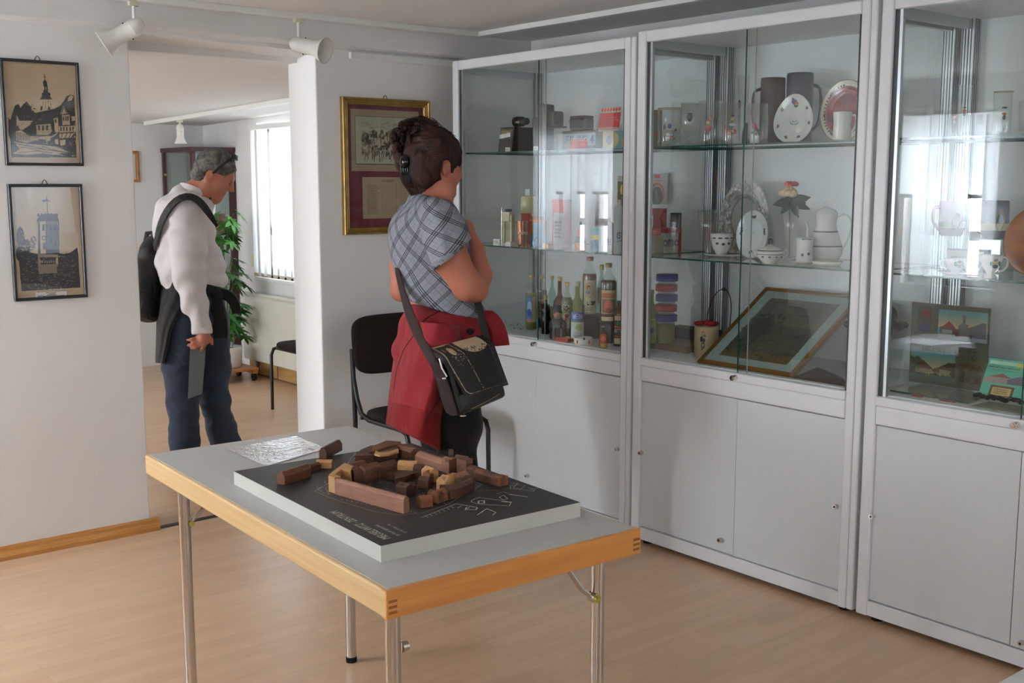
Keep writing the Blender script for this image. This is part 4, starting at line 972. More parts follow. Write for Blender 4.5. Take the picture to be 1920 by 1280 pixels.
for z, a, r in spots_:
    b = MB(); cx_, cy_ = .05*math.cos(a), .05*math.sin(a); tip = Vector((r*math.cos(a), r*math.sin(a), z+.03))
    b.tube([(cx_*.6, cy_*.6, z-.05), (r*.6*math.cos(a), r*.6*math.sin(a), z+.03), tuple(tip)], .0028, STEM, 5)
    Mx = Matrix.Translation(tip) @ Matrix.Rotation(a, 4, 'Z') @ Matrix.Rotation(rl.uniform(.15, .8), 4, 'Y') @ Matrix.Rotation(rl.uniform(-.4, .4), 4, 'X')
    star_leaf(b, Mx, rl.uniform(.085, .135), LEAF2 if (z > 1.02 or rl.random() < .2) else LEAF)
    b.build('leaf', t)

# ------------------------------------------------------------------ wooden town model on the table
ZB = 0.778
c0, c1, c2, c3 = onz(714, 1023, ZB), onz(1075, 937, ZB), onz(745, 828, ZB), onz(442, 882, ZB)
t = thing('town_model', 'wooden town model on a black and white board in the middle of the table', 'architectural model', (c0[0], c0[1], .741), trot)
BASEW = mat('white_board_edge', (0.82, 0.81, 0.77), 0.5, noise=(6, 0.03)); BASEK = mat('dark_board_top', (0.175, 0.165, 0.155), 0.42, noise=(5, 0.25), spec=0.4)
IM = Matrix.Translation((c0[0], c0[1], .741)) @ Matrix.Rotation(trot, 4, 'Z'); II = IM.inverted()
loc = lambda q: II @ Vector(tuple(q))
l1, l3 = loc(c1), loc(c3)
BWX, BWY = 0.560, 0.790
b = MB().box(0, BWX, 0, BWY, 0, .0365, BASEW, mtop=BASEK); 
WL_ = mat('white_drawn_line', (0.80, 0.79, 0.75), 0.7)
def dl(pts, wd=.0012):
    P2 = [loc(onz(x, y, ZB)) for x, y in pts]
    for p, q in zip(P2[:-1], P2[1:]):
        d = (q-p); d.z = 0
        if d.length < 1e-6: continue
        nrm = Vector((-d.y, d.x, 0)).normalized()*wd/2; z = .0369
        b.add([(p.x-nrm.x, p.y-nrm.y, z), (q.x-nrm.x, q.y-nrm.y, z), (q.x+nrm.x, q.y+nrm.y, z), (p.x+nrm.x, p.y+nrm.y, z)], [(0, 1, 2, 3)], WL_)
dl([(590, 920), (618, 905), (645, 878), (668, 846), (700, 838), (720, 838)]); dl([(590, 920), (612, 930), (640, 940), (700, 958), (745, 965), (790, 962), (840, 945), (880, 920), (893, 913)], .0010)
dl([(595, 918), (622, 902), (648, 880), (672, 850), (702, 841)], .0009); dl([(596, 917), (604, 922), (618, 927), (610, 915), (622, 908)], .001)
dl([(745, 853), (790, 868), (850, 892), (900, 912)], .001); dl([(748, 850), (800, 868), (858, 890), (902, 908), (890, 918)], .001)
dl([(790, 970), (855, 944), (895, 951), (893, 955), (872, 955), (875, 950)], .0022); dl([(903, 960), (912, 953), (930, 960), (924, 965)], .002); dl([(895, 965), (905, 958)], .002)
for k in range(7): dl([(798+k*8, 967-k*3), (803+k*8, 970-k*3)], .0016)
dl([(865, 948), (858, 952)], .002); dl([(880, 951), (873, 955)], .002)
dl([(884, 938), (897, 932), (925, 936), (945, 938), (958, 942), (955, 948), (900, 945), (884, 941), (884, 938)], .0014); dl([(897, 939), (908, 938), (908, 943), (897, 943), (897, 939)], .003)
dl([(930, 925), (945, 922), (960, 928), (990, 932)], .001); dl([(940, 940), (960, 941)], .004); dl([(955, 926), (990, 931)], .003); dl([(944, 928), (952, 934), (944, 937), (936, 932), (944, 928)], .0012)
dl([(957, 906), (972, 905), (962, 914), (1000, 921), (1003, 917), (990, 914)], .0018); dl([(967, 908), (985, 910), (975, 917), (957, 916), (957, 910), (967, 908)], .0014); dl([(995, 918), (1010, 914)], .0014)
dl([(880, 921), (925, 918), (935, 920)], .0008)
for k in range(16): x = 640+k*9.2; y = 936+k*1.6; dl([(x, y), (x+3, y+1)], .002)
rr = random.Random(4)
for k in range(55):
    x = rr.uniform(690, 850); y = 895+(x-690)*.22+rr.uniform(-12, 18); dl([(x, y), (x+rr.uniform(-8, 8), y+rr.uniform(-3, 3))], .0011)
for k in range(30):
    f = rr.random(); x = 596+f*76+rr.uniform(-3, 3); y = 917-f*72+rr.uniform(-2, 2); dl([(x, y), (x+rr.uniform(-5, 5), y+rr.uniform(-2, 2))], .0011)
def lettering(txt, size, px, py, px2, py2):
    a = loc(onz(px, py, ZB)); c = loc(onz(px2, py2, ZB)); d = (c-a); d.z = 0; L = d.length; ux = d.normalized(); uy = Vector((-ux.y, ux.x, 0))
    Mx = Matrix(((ux.x, uy.x, 0, a.x), (ux.y, uy.y, 0, a.y), (0, 0, 1, .0369), (0, 0, 0, 1)))
    bb = MB(); bb.text(txt, size, Matrix.Identity(4), WL_, 0.0, 'LEFT'); w_ = max(v[0] for v in bb.v); Sx = L/w_
    b.add([Mx @ Vector((v[0]*Sx, v[1], 0)) for v in bb.v], bb.f, WL_)
lettering('MEUSELWITZ · ZENTRUM', .030, 734, 1008, 632, 957)
lettering('ENTWURF BEBAUUNG', .013, 752, 1003, 708, 983); lettering('DR. ING. MODELL 1 : 500', .010, 764, 998, 730, 982)
b.build('base_board', t)
RW = [wood('walnut_block', (0.31, 0.19, 0.14), (0.41, 0.26, 0.19), (5, 30, 30), 0.5), wood('reddish_block', (0.39, 0.23, 0.16), (0.49, 0.31, 0.22), (5, 30, 30), 0.5),
      wood('mahogany_block', (0.56, 0.37, 0.29), (0.65, 0.45, 0.35), (30, 5, 30), 0.5), wood('pine_block', (0.72, 0.52, 0.32), (0.80, 0.62, 0.41), (8, 20, 20), 0.5), wood('dark_block', (0.27, 0.16, 0.12), (0.36, 0.22, 0.17), (5, 30, 30), 0.5),
      wood('orange_block', (0.50, 0.29, 0.18), (0.58, 0.36, 0.23), (8, 20, 20), 0.5)]
def bar(p0, p1, w_, h, mi, roof='flat', name='wooden_building', ang=None, trim=0.25):
    """near base edge from p0 to p1 as seen, extending w_ metres away"""
    w_ *= 1.15; h *= 1.14
    a = loc(onz(*p0, ZB)); c = loc(onz(*p1, ZB)); d = c-a; d.z = 0; L = d.length; ux = d.normalized(); uy = Vector((-ux.y, ux.x, 0))
    eye = loc((0, 0, 1.5)); 
    if (a+uy*.1-eye).length < (a-uy*.1-eye).length: uy = -uy
    h0 = .0365; T = lambda u, v, z: tuple(a+ux*u+uy*v+Vector((0, 0, z-a.z)))
    bb = MB(); m = RW[mi]
    if roof == 'flat':
        bb.add([T(u, v, z) for z in (h0, h0+h) for u, v in ((0, 0), (L, 0), (L, w_), (0, w_))], [(0,3,2,1),(4,5,6,7),(0,1,5,4),(1,2,6,5),(2,3,7,6),(3,0,4,7)], m)
    else:
        e = h*(1-trim); q = w_*(0.5 if roof == 'gable' else 0.32); q2 = w_-q
        pr = [(0, h0), (w_, h0), (w_, h0+e), (q2, h0+h), (q, h0+h), (0, h0+e)] if roof != 'gable' else [(0, h0), (w_, h0), (w_, h0+e), (w_/2, h0+h), (0, h0+e)]
        n = len(pr); bb.add([T(0, v, z) for v, z in pr]+[T(L, v, z) for v, z in pr], [(i, (i+1) % n, n+(i+1) % n, n+i) for i in range(n)]+[tuple(range(n))[::-1], tuple(range(n, 2*n))], m)
    bb.build(name, t, bevel=.0007, bseg=1)
def slab(pts, h, mi, h1=0):
    P2 = [loc(onz(x, y, ZB)) for x, y in pts]; bb = MB(); bb.prism([(p.x, p.y) for p in P2], .0365+h1, .0365+h1+h, RW[mi]); bb.build('wooden_building', t, bevel=.0006, bseg=1)
bar((628, 926), (757, 963), .016, .036, 2, 'chamfer', trim=.15)
bar((616, 921), (628, 925), .016, .037, 3, 'flat')
slab([(619, 921), (640, 903), (658, 906), (664, 897), (646, 890), (618, 912)], .034, 3)
bar((534, 909), (583, 893), .024, .030, 1, 'chamfer', trim=.35)
bar((583, 885), (602, 880), .020, .018, 0, 'chamfer'); bar((592, 878), (622, 878), .022, .020, 3, 'gable'); bar((612, 860), (642, 844), .020, .028, 0, 'chamfer', trim=.35)
bar((664, 905), (690, 902), .030, .034, 0, 'gable'); bar((686, 904), (716, 896), .030, .038, 1, 'gable'); bar((712, 898), (748, 888), .030, .034, 0, 'gable')
bar((664, 893), (690, 888), .03, .030, 1, 'chamfer')
slab([(666, 870), (700, 868), (722, 862), (745, 858), (752, 848), (722, 846), (694, 850), (676, 858)], .024, 0)
slab([(694, 866), (735, 852), (748, 850), (752, 845), (725, 843), (700, 853)], .004, 1, .0245)
slab([(702, 874), (712, 877), (730, 875), (748, 869), (747, 864), (732, 869), (714, 872), (705, 868)], .006, 3, .031)
bar((722, 846), (770, 860), .034, .024, 1, 'chamfer', trim=.3)
bar((745, 891), (780, 893), .024, .034, 3, 'chamfer', trim=.25); bar((774, 895), (793, 896), .024, .030, 4, 'gable')
bar((790, 900), (806, 906), .024, .034, 3, 'gable'); bar((806, 907), (821, 902), .022, .030, 5, 'gable')
bar((821, 918), (836, 922), .028, .034, 3, 'gable'); bar((834, 922), (860, 913), .024, .032, 3, 'chamfer'); bar((858, 916), (880, 908), .024, .032, 2, 'gable'); bar((868, 921), (888, 912), .020, .028, 0, 'chamfer')
slab([(714, 896), (738, 900), (742, 908), (760, 904), (778, 897), (790, 896), (786, 889), (766, 884), (745, 884), (742, 890), (718, 890)], .016, 4)
bar((741, 925), (762, 930), .024, .026, 0, 'gable'); bar((760, 929), (782, 924), .022, .024, 4, 'gable'); bar((783, 915), (803, 917), .024, .027, 0, 'gable')
bar((789, 952), (812, 949), .024, .024, 5, 'gable'); bar((801, 940), (822, 944), .02, .026, 1, 'gable'); bar((821, 944), (840, 937), .022, .026, 5, 'chamfer')
bar((824, 932), (850, 932), .022, .026, 4, 'gable'); bar((846, 936), (868, 929), .022, .028, 0, 'gable'); bar((864, 930), (890, 919), .020, .026, 4, 'chamfer')
bar((778, 866), (828, 883), .028, .026, 2, 'chamfer', trim=.35)
bar((828, 883), (842, 888), .020, .036, 2, 'gable'); bar((842, 888), (858, 885), .018, .034, 1, 'flat')
bar((841, 877), (850, 877), .009, .046, 4, 'gable')
bar((856, 890), (874, 894), .024, .040, 1, 'flat'); bar((850, 880), (872, 884), .022, .036, 1, 'gable')
bar((874, 895), (890, 899), .022, .030, 0, 'gable'); bar((888, 899), (905, 903), .022, .026, 1, 'chamfer'); bar((902, 903), (922, 908), .024, .024, 0, 'gable'); bar((920, 908), (940, 912), .022, .023, 1, 'chamfer'); bar((938, 912), (953, 908), .022, .021, 5, 'flat')
# ------------------------------------------------------------------ things in the display cabinets
SA, SB, SC = 1.700, 1.245, 0.822        # upper shelf, lower shelf, cabinet floor
def spotx(px, X, z):
    py = 400.0
    for _ in range(4):
        q = onx(px, py, X); v = np.array([X, q[1], z])-CAM; py = CY-FPX*(v@UP)/(v@FW)
    return float(q[1]), float(v@FW)/FPX, py
def hgt(px, py, X, z): return float(onx(px, py, X)[2])-z
FACE = math.atan2(-0.774, -0.634)       # direction from the cabinets towards the room's centre
def glassmat(n, c, f=0.06): return glassy(n, c, f, 0.0)
BOT = {'green': glassmat('green_bottle_glass', (0.42, 0.52, 0.25)), 'clear': glassmat('clear_bottle_glass', (0.86, 0.92, 0.90)), 'brown': glassmat('brown_bottle_glass', (0.40, 0.20, 0.09)),
       'aqua': glassmat('aqua_bottle_glass', (0.66, 0.80, 0.76)), 'olive': glassmat('olive_bottle_glass', (0.60, 0.62, 0.30))}
LIQ = {'amber': mat('amber_liquor', (0.52, 0.28, 0.10), 0.15), 'dark': mat('dark_liquor', (0.16, 0.07, 0.06), 0.12), 'yellow': mat('yellow_liquor', (0.50, 0.47, 0.22), 0.15),
       'brown': mat('brown_liquor', (0.26, 0.14, 0.07), 0.12), 'none': None, 'pale': mat('pale_liquor', (0.52, 0.54, 0.42), 0.15)}
CAPG = mat('gold_cap', (0.72, 0.62, 0.38), 0.35, 0.6); CAPW = mat('white_cap', (0.82, 0.80, 0.75), 0.4)
def label_on(t, cv, r, z0, z1, half=0.95, ang=None, name='label'):
    a0 = (FACE if ang is None else ang); r += 0.0006
    canvas(name, cv, lambda u, v: (r*math.cos(a0-half+2*half*u), r*math.sin(a0-half+2*half*u), z1+(z0-z1)*v), t)
def bottle(px, X, z, ytop, wpx, glass, liq, label, cat='bottle', fill=0.62, neck=0.34, cap=CAPG, lab=None, lz=(0.12, 0.5), shoulder=0.62, group='bottles on the floor of the left cabinet', fat=1.0, name='bottle', lab_half=0.95):
    y, s, py = spotx(px, X, z); h = hgt(px, ytop, X, z); r = wpx*s/2*fat
    t = thing(name, label, cat, (X, y, z), 0, group); g = BOT[glass]
    zs = h*shoulder; rn = max(r*neck, 0.007)
    MB().lathe([(0, .003), (r*.9, .001), (r, .006), (r, zs), (r*.96, zs+h*.04), (r*.75, zs+h*.10), (rn*1.25, zs+h*.17), (rn, zs+h*.22), (rn, h*.955), (rn*1.12, h*.957), (rn*1.12, h*.965), (rn*.7, h*.967)], (0, 0, 0), g, 28).build('glass_body', t)
    if LIQ[liq] is not None:
        zf = h*fill; ri = r*.93; pr_ = [(0, .006), (ri*.95, .006), (ri, .012), (ri, min(zs, zf))]
        if zf > zs: pr_ += [(ri*.95, min(zf, zs+h*.04)), (ri*.76, min(zf, zs+h*.10)), (rn*.9, zf)]
        pr_.append((0, zf+.0001)); MB().lathe(pr_, (0, 0, 0), LIQ[liq], 24).build('liquor', t)
    MB().lathe([(rn*1.18, h*.93), (rn*1.22, h*.935), (rn*1.22, h), (rn*.9, h+.001), (0, h+.001)], (0, 0, 0), cap, 20).build('cap', t)
    if lab is not None: label_on(t, lab, r, h*lz[0], h*lz[1], lab_half)
    return t
def lab(bg, *ops, w=44, h=44):
    cv = Cv(w, h, bg)
    for o in ops: getattr(cv, o[0])(*o[1:])
    return cv
cream = (0.80, 0.76, 0.64)
# pedestal blocks carrying the rear bottles
def pedestal(px, X, w_, d_, h_, label):
    y, s, py = spotx(px, X, SC); o = MB().box(-d_/2, d_/2, -w_/2, w_/2, 0, h_, mat('dark_plum_block', (0.14, 0.09, 0.10), 0.3)).build('display_block', bevel=.002)
    o.location = (X, y, SC); return tag(o, label, 'display block', 'dark display blocks under the bottles')
pedestal(1115, 3.700, .150, .12, .105, 'dark display block under the tall brandy bottle'); pedestal(1148, 3.63, .074, .09, .085, 'dark display block under the brown vermouth bottle')
ph1, ph2 = SC+.105, SC+.085
bottle(996, 3.62, SC, 513, 22, 'clear', 'yellow', 'yellow-green liqueur bottle with a blue and cream label, leftmost of the bottles', lab=lab((0.30, 0.45, 0.66), ('rect', .55, 0, 1, 1, (0.72, 0.66, 0.50)), ('ell', (.35, .4), .25, .22, (.62, .72, .84)), ('ell', (.3, .62), .18, .15, (.15, .3, .6)), ('rect', 0, .88, .55, 1, (.75, .5, .38)), ('rect', .55, 0, .58, 1, (.5, .45, .3))), lz=(.15, .60), shoulder=.68, fill=.66)
bottle(1016, 3.70, SC, 515, 18, 'clear', 'dark', 'bottle of dark red liqueur with a peach label behind the black cat bottle', lab=lab((0.74, 0.58, 0.42), ('lines', .1, .2, .9, .8, 5, (.5, .35, .3))), lz=(.2, .55), fill=.72, shoulder=.7)
bottle(1035, 3.78, SC, 517, 15, 'aqua', 'pale', 'slim pale aqua bottle standing behind the gnome figure', fill=.4)
bottle(1049, 3.66, SC, 519, 25, 'brown', 'brown', 'empty-necked brown glass bottle behind the gnome figure', fill=.5, shoulder=.5, neck=.30, cap=CAPG)
bottle(1063, 3.58, SC, 529, 22, 'clear', 'pale', 'bottle with a green and white beer label between the gnome and the green bottle', fill=.72, lab=lab((.45, .58, .22), ('rect', 0, 0, 1, .26, (.82, .80, .74)), ('word', 'SCHI', .05, .04, .95, .22, (.15, .2, .15), .05), ('ell', (.45, .62), .42, .34, (.86, .84, .78)), ('ell', (.45, .42), .18, .08, (.7, .18, .15)), ('rect', .05, .50, .95, .62, (.66, .14, .14)), ('word', 'BIER', .12, .51, .85, .61, (.9, .85, .8), .04), ('rect', 0, .9, 1, 1, (.4, .55, .2))), lz=(.12, .60), shoulder=.62)
bottle(1082, 3.53, SC, 528, 29, 'olive', 'none', 'olive green wine bottle with a blue and white label', lab=lab((.80, .82, .80), ('rect', 0, 0, 1, .36, (.30, .38, .68)), ('word', 'WEIN', .15, .08, .85, .24, (.75, .8, .9), .04), ('rect', 0, .30, 1, .36, (.4, .6, .5)), ('ell', (.6, .55), .25, .12, (.66, .74, .48)), ('lines', .15, .7, .85, .92, 4, (.5, .55, .6))), lz=(.03, .50), shoulder=.56, cap=CAPW, neck=.30)
bottle(1105, 3.70, ph1, 481, 27, 'clear', 'amber', 'tall brandy bottle with a portrait label on a display block', fill=.70, shoulder=.66, cap=mat('printed_cap', (.72, .55, .50), .4), neck=.42, lab=lab((.82, .79, .68), ('ell', (.42, .30), .34, .23, (.72, .58, .36)), ('ell', (.42, .30), .30, .20, (.82, .74, .55)), ('ell', (.38, .24), .14, .09, (.35, .18, .12)), ('ell', (.40, .27), .09, .07, (.85, .62, .50)), ('ell', (.36, .37), .18, .06, (.45, .55, .68)), ('word', 'LIZER', .30, .66, .95, .75, (.12, .12, .1), .03), ('lines', .2, .80, .9, .95, 3, (.5, .45, .35))), lz=(.03, .60))
bottle(1127, 3.78, ph1-.105, 496, 20, 'aqua', 'none', 'pale aqua bottle with a faded rose label, partly behind the brown vermouth bottle', lab=lab((.62, .45, .36), ('ell', (.5, .5), .3, .4, (.7, .6, .45))), lz=(.45, .68))
bottle(1140, 3.63, ph2, 493, 33, 'clear', 'brown', 'dark brown vermouth bottle with a red and cream picture label on a display block', fill=.72, shoulder=.66, neck=.30, lab=lab((.70, .62, .44), ('rect', .08, .08, .92, .26, (.70, .38, .26)), ('rect', .1, .3, .9, .72, (.42, .42, .30)), ('ell', (.45, .52), .28, .20, (.80, .36, .34)), ('ell', (.5, .66), .2, .1, (.55, .25, .2)), ('rect', 0, .78, 1, .86, (.25, .18, .12)), ('rect', 0, .86, 1, 1, (.78, .72, .58))), lz=(.05, .56))
bottle(1160, 3.56, SC, 564, 22, 'brown', 'dark', 'dark bottle with cream and red bands beside the cabinet post', fill=.6, cap=BLACK, lab=lab((.14, .12, .10), ('rect', 0, 0, 1, .16, (.72, .68, .55)), ('ell', (.4, .26), .2, .08, (.1, .45, .3)), ('rect', 0, .36, 1, .42, (.8, .35, .2)), ('word', 'BITTER', .05, .46, .95, .58, (.75, .7, .6), .03), ('rect', 0, .7, 1, .76, (.7, .3, .2)), ('rect', 0, .80, 1, 1, (.70, .66, .52))), lz=(.06, .68), shoulder=.7)
bottle(1131, 3.46, SC, 611, 15, 'brown', 'dark', 'small bottle with a red and yellow label beside the white ashtray', lab=lab((.78, .28, .16), ('ell', (.5, .35), .3, .22, (.85, .50, .25)), ('rect', 0, .68, 1, 1, (.80, .66, .22))), lz=(.03, .66), shoulder=.68, cap=mat('dull_silver_cap', (.55, .52, .5), .4, .6))
bottle(1220, 3.62, SC, 543, 24, 'green', 'pale', 'green bottle with a yellow-green label seen through the middle cabinet pane', lab=lab((.62, .68, .22), ('ell', (.5, .48), .36, .24, (.50, .56, .48)), ('ell', (.5, .48), .2, .12, (.2, .25, .3)), ('lines', .15, .08, .85, .22, 2, (.3, .35, .1)), ('word', 'BIT', .2, .74, .8, .88, (.25, .3, .12), .03)), lz=(.10, .52), fill=.5, shoulder=.60, cap=mat('green_gold_foil', (.55, .55, .3), .35, .5))
# black double-bodied bottle shaped like a cat
y, s, py = spotx(1023, 3.575, SC); t = thing('figure_bottle', 'glossy black bottle shaped like a seated cat left of the gnome', 'bottle', (3.575, y, SC))
MB().lathe([(0, 0), (.018, 0), (.022, .006), (.019, .03), (.024, .05), (.027, .07), (.020, .09), (.022, .105), (.024, .118), (.018, .135), (.009, .15), (.008, .175)], (0, 0, 0), mat('black_glazed', (.035, .03, .035), .12), 24).ball((-.012, -.018, .112), (.007, .007, .012), mat('black_glazed', (.035, .03, .035), .12), 8, 6).build('body', t)
MB().lathe([(.0095, .168), (.0105, .17), (.0105, .19), (0, .191)], (0, 0, 0), CAPG, 16).build('cap', t)
for sg in (-1, 1): MB().cyl((sg*.010, -.01*sg, .128), (sg*.014, -.012*sg, .146), .006, .001, mat('black_glazed', (.035, .03, .035), .12), 8).build('ear', t)
# gnome figure
y, s, py = spotx(1045, 3.505, SC); t = thing('gnome_figure', 'seated ceramic gnome in a dark cap holding a tool, among the bottles', 'figurine', (3.505, y, SC), FACE)
CG, CB = mat('grey_glazed_clay', (.20, .21, .22), .35), mat('dark_blue_cap', (.14, .17, .24), .4)
MB().lathe([(0, 0), (.036, 0), (.038, .01), (.034, .05), (.033, .08), (.020, .10), (0, .105)], (0, 0, 0), CG, 24).ball((.012, -.03, .06), (.014, .012, .03), CG).ball((.012, .03, .06), (.014, .012, .03), CG).build('body', t)
for sg in (-1, 1): MB().tube([(.02, sg*.014, .045), (.042, sg*.018, .045), (.044, sg*.018, .0)], .0095, mat('grey_trousers_clay', (.30, .30, .31), .4), 10).build('leg', t)
MB().ball((.005, 0, .118), (.020, .020, .021), mat('painted_face', (.74, .50, .40), .45), 20, 14).ball((.025, 0, .115), .005, mat('red_nose', (.75, .38, .32), .4), 8, 6).ball((.012, 0, .100), (.014, .016, .008), mat('grey_beard', (.55, .53, .50), .6)).build('head', t)
MB().lathe([(.024, .122), (.022, .13), (.016, .145), (.008, .155), (0, .158)], (.0, 0, 0), CB, 18).build('cap', t)
MB().ball((.032, .0, .062), (.008, .014, .008), mat('green_leaf_badge', (.15, .40, .30), .4)).build('emblem', t)
# ashtray, red packet, small glasses
y, s, py = spotx(1094, 3.475, SC); t = thing('ashtray', 'round white porcelain ashtray with orange marks by the front edge', 'ashtray', (3.475, y, SC))
b = MB().lathe([(0, 0), (.040, 0), (.0435, .004), (.0445, .030), (.043, .032), (.037, .030), (.035, .008), (0, .007)], (0, 0, 0), mat('white_porcelain', (.86, .86, .84), .2), 40); b.build('bowl', t)
for a in (-.75, .55):
    MB().ball((.0443*math.cos(FACE+a), .0443*math.sin(FACE+a), .015), (.004, .004, .009), mat('orange_mark', (.72, .30, .10), .4)).build('painted_mark', t)
MB().tube([(.037*math.cos(FACE), .037*math.sin(FACE), .031), (.046*math.cos(FACE), .046*math.sin(FACE), .029)], .0045, BLACK, 8).build('cigarette_notch', t)
y, s, py = spotx(1052, 3.455, SC); o = MB().box(-.018, .018, -.045, .045, 0, .016, mat('red_packet', (.66, .13, .11), .5), mtop=mat('red_cream_packet', (.72, .50, .42), .5)).build('matchbox', bevel=.001); o.location = (3.475, y, SC)
tag(o, 'flat red packet lying in front of the gnome figure', 'box')
GLB = ['leftmost tiny liqueur glass at the left end of the cabinet floor', 'rear tiny liqueur glass, second of the cluster', 'tiny liqueur glass nearest the blue-labelled bottle in front', 'rearmost tiny liqueur glass right behind the cluster', 'front left tiny liqueur glass with red dots', 'front right tiny liqueur glass with red dots']
for (px, X), gl_ in zip(((958, 3.56), (970, 3.60), (981, 3.55), (988, 3.66), (964, 3.50), (976, 3.50)), GLB):
    y, s, py = spotx(px, X, SC); t = thing('liqueur_glass', gl_, 'glass', (X, y, SC), 0, 'tiny liqueur glasses')
    MB().lathe([(0, .001), (.012, 0), (.013, .004), (.0155, .036), (.0145, .036), (.012, .008), (0, .008)], (0, 0, 0), GLASSW, 20).build('bowl', t)
    MB().ball((.0155*math.cos(FACE), .0155*math.sin(FACE), .022), (.003, .003, .004), mat('red_dot', (.6, .12, .12), .4), 8, 6).build('dot', t)

# --- middle shelf of the left cabinet
def boxthing(name, label, cat, px, X, z, w_, d_, h_, cv, m=None, rz=0.0, group=None, py=None, top=None, side=None):
    """box with a printed front facing the room (-x), seen size w_ along y"""
    y, s, _ = spotx(px, X, z); t = thing(name, label, cat, (X, y, z), rz, group)
    m = m or mat('white_card_side', (.82, .80, .74), .6)
    MB().box(0, d_, -w_/2, w_/2, 0, h_, m).build('carton', t, bevel=.0008)
    canvas('printed_front', cv, plane_fn((-.0008, w_/2, h_), (0, -w_, 0), (0, 0, -h_)), t)
    if side is not None: canvas('printed_side', side, plane_fn((0, -w_/2-.0008, h_), (d_, 0, 0), (0, 0, -h_)), t)
    return t
y, s, py = spotx(930, 3.48, SB)
boxthing('label_card', 'white name card on the middle shelf beside the cream kitchen grater', 'card', 931, 3.485, SB, .050, .004, .030, lab((.88, .90, .88), ('lines', .1, .2, .9, .8, 3, (.45, .5, .5)), w=30, h=16))
# cream grater/slicer standing upright
IV = mat('ivory_plastic', (.80, .78, .66), .35)
y, s, py = spotx(953, 3.52, SB); t = thing('kitchen_slicer', 'upright cream plastic kitchen slicer with a blue knob on the middle shelf', 'slicer', (3.52, y, SB))
MB().box(-.022, .022, -.036, .036, 0, .010, IV).build('foot', t, bevel=.002)
MB().box(-.018, .015, .014, .036, .01, .165, IV).build('rail', t, bevel=.003); MB().box(-.010, .015, -.036, -.024, .01, .150, IV).build('rail', t, bevel=.003)
MB().box(-.004, .010, -.024, .014, .01, .120, mat('grey_beige_plastic', (.62, .60, .50), .5)).build('plate', t)
MB().box(-.020, .016, -.030, .034, .118, .165, IV).build('housing', t, bevel=.004); MB().lathe([(0, .165), (.018, .165), (.02, .17), (.018, .178), (0, .179)], (0, 0, 0), mat('dark_blue_plastic', (.12, .20, .28), .3)).build('knob', t)
for i in range(5): MB().box(-.0195, -.018, .017, .032, .128+i*.007, .131+i*.007, BLACK).build('slot', t)
MB().cyl((-.022, .024, .0), (-.022, .024, .185), .0028, .0028, CHROME, 8).build('rod', t)
COP = mat('copper', (.93, .72, .62), .2, 1.0)
y, s, py = spotx(979, 3.49, SB); t = thing('copper_beaker', 'tall copper beaker with an engraved band on the middle shelf', 'beaker', (3.49, y, SB))
MB().lathe([(0, 0), (.019, 0), (.021, .003), (.0305, .123), (.031, .125), (.029, .125), (.020, .006), (0, .006)], (0, 0, 0), COP, 36).build('cup', t)
MB().lathe([(.0258, .060), (.0268, .062), (.0276, .072), (.0268, .074)], (0, 0, 0), mat('worn_band', (.70, .60, .52), .5, .6), 36).build('band', t)
o = MB().box(-.014, .014, -.02, .02, 0, .022, mat('white_ceramic', (.88, .87, .85), .25)).build('white_pill_box', bevel=.003); y, s, py = spotx(957, 3.465, SB); o.location = (3.462, y, SB); tag(o, 'small white block in front of the cream slicer', 'box')
y, s, py = spotx(990, 3.66, SB); t = thing('vacuum_flask', 'tall orange vacuum flask with a cream cup lid', 'flask', (3.66, y, SB))
FLO = mat('orange_flask', (.74, .26, .08), .3)
MB().lathe([(0, 0), (.034, 0), (.036, .004), (.036, .155), (0.03, .157)], (0, 0, 0), FLO, 32).build('body', t)
MB().lathe([(.036, .155), (.0375, .157), (.0375, .235), (.034, .240), (0, .240)], (0, 0, 0), mat('cream_cup', (.78, .76, .58), .35), 32).build('cup_lid', t)
o = MB().box(-.001, .001, -.018, .018, 0, .034, mat('clear_tag', (.78, .82, .80), .3)).build('price_tag'); o.location = (3.66, y+.004, SB+.241); tag(o, 'clear tag standing on the lid of the orange flask', 'card')
y, s, py = spotx(1009, 3.575, SB); t = thing('coffee_grinder', 'blue and orange kitchen canister with a clear top on the middle shelf', 'canister', (3.575, y, SB))
OR = mat('orange_plastic', (.85, .48, .10), .35)
MB().lathe([(0, 0), (.037, 0), (.039, .005), (.039, .115), (.036, .12)], (0, 0, 0), mat('light_blue_plastic', (.32, .56, .74), .3), 32).build('body', t)
for a in (.9, -.9): MB().box(-.006, .006, -.006, .006, .055, .122, OR, M=Matrix.Rotation(FACE+a, 4, 'Z') @ Matrix.Translation((.041, 0, 0))).build('side_grip', t)
MB().lathe([(.037, .116), (.042, .118), (.042, .128), (.036, .13)], (0, 0, 0), OR, 32).build('ring', t)
MB().lathe([(.034, .128), (.037, .130), (.037, .168), (.0375, .17), (0, .171)], (0, 0, 0), GLASSW, 32).build('clear_top', t); MB().lathe([(0, .129), (.03, .129), (.03, .148), (0, .149)], (0, 0, 0), mat('orange_beans', (.72, .42, .18), .6), 20).build('filling', t)
y, s, py = spotx(1005, 3.475, SB); o = MB().tube([(0, .020*math.cos(a), .021+.020*math.sin(a)) for a in np.linspace(0, 6.28, 24, endpoint=False)], .003, mat('silver_wire', (.75, .76, .76), .25, .9), 8, closed=True).build('key_ring'); o.location = (3.475, y, SB+.002); tag(o, 'small silver ring standing on the middle shelf before the blue canister', 'ring')
o = MB().box(-.02, .02, -.022, .022, 0, .024, OR).build('orange_box', bevel=.003); y, s, py = spotx(1028, 3.49, SB); o.location = (3.49, y, SB); tag(o, 'small orange box at the front of the middle shelf', 'box')
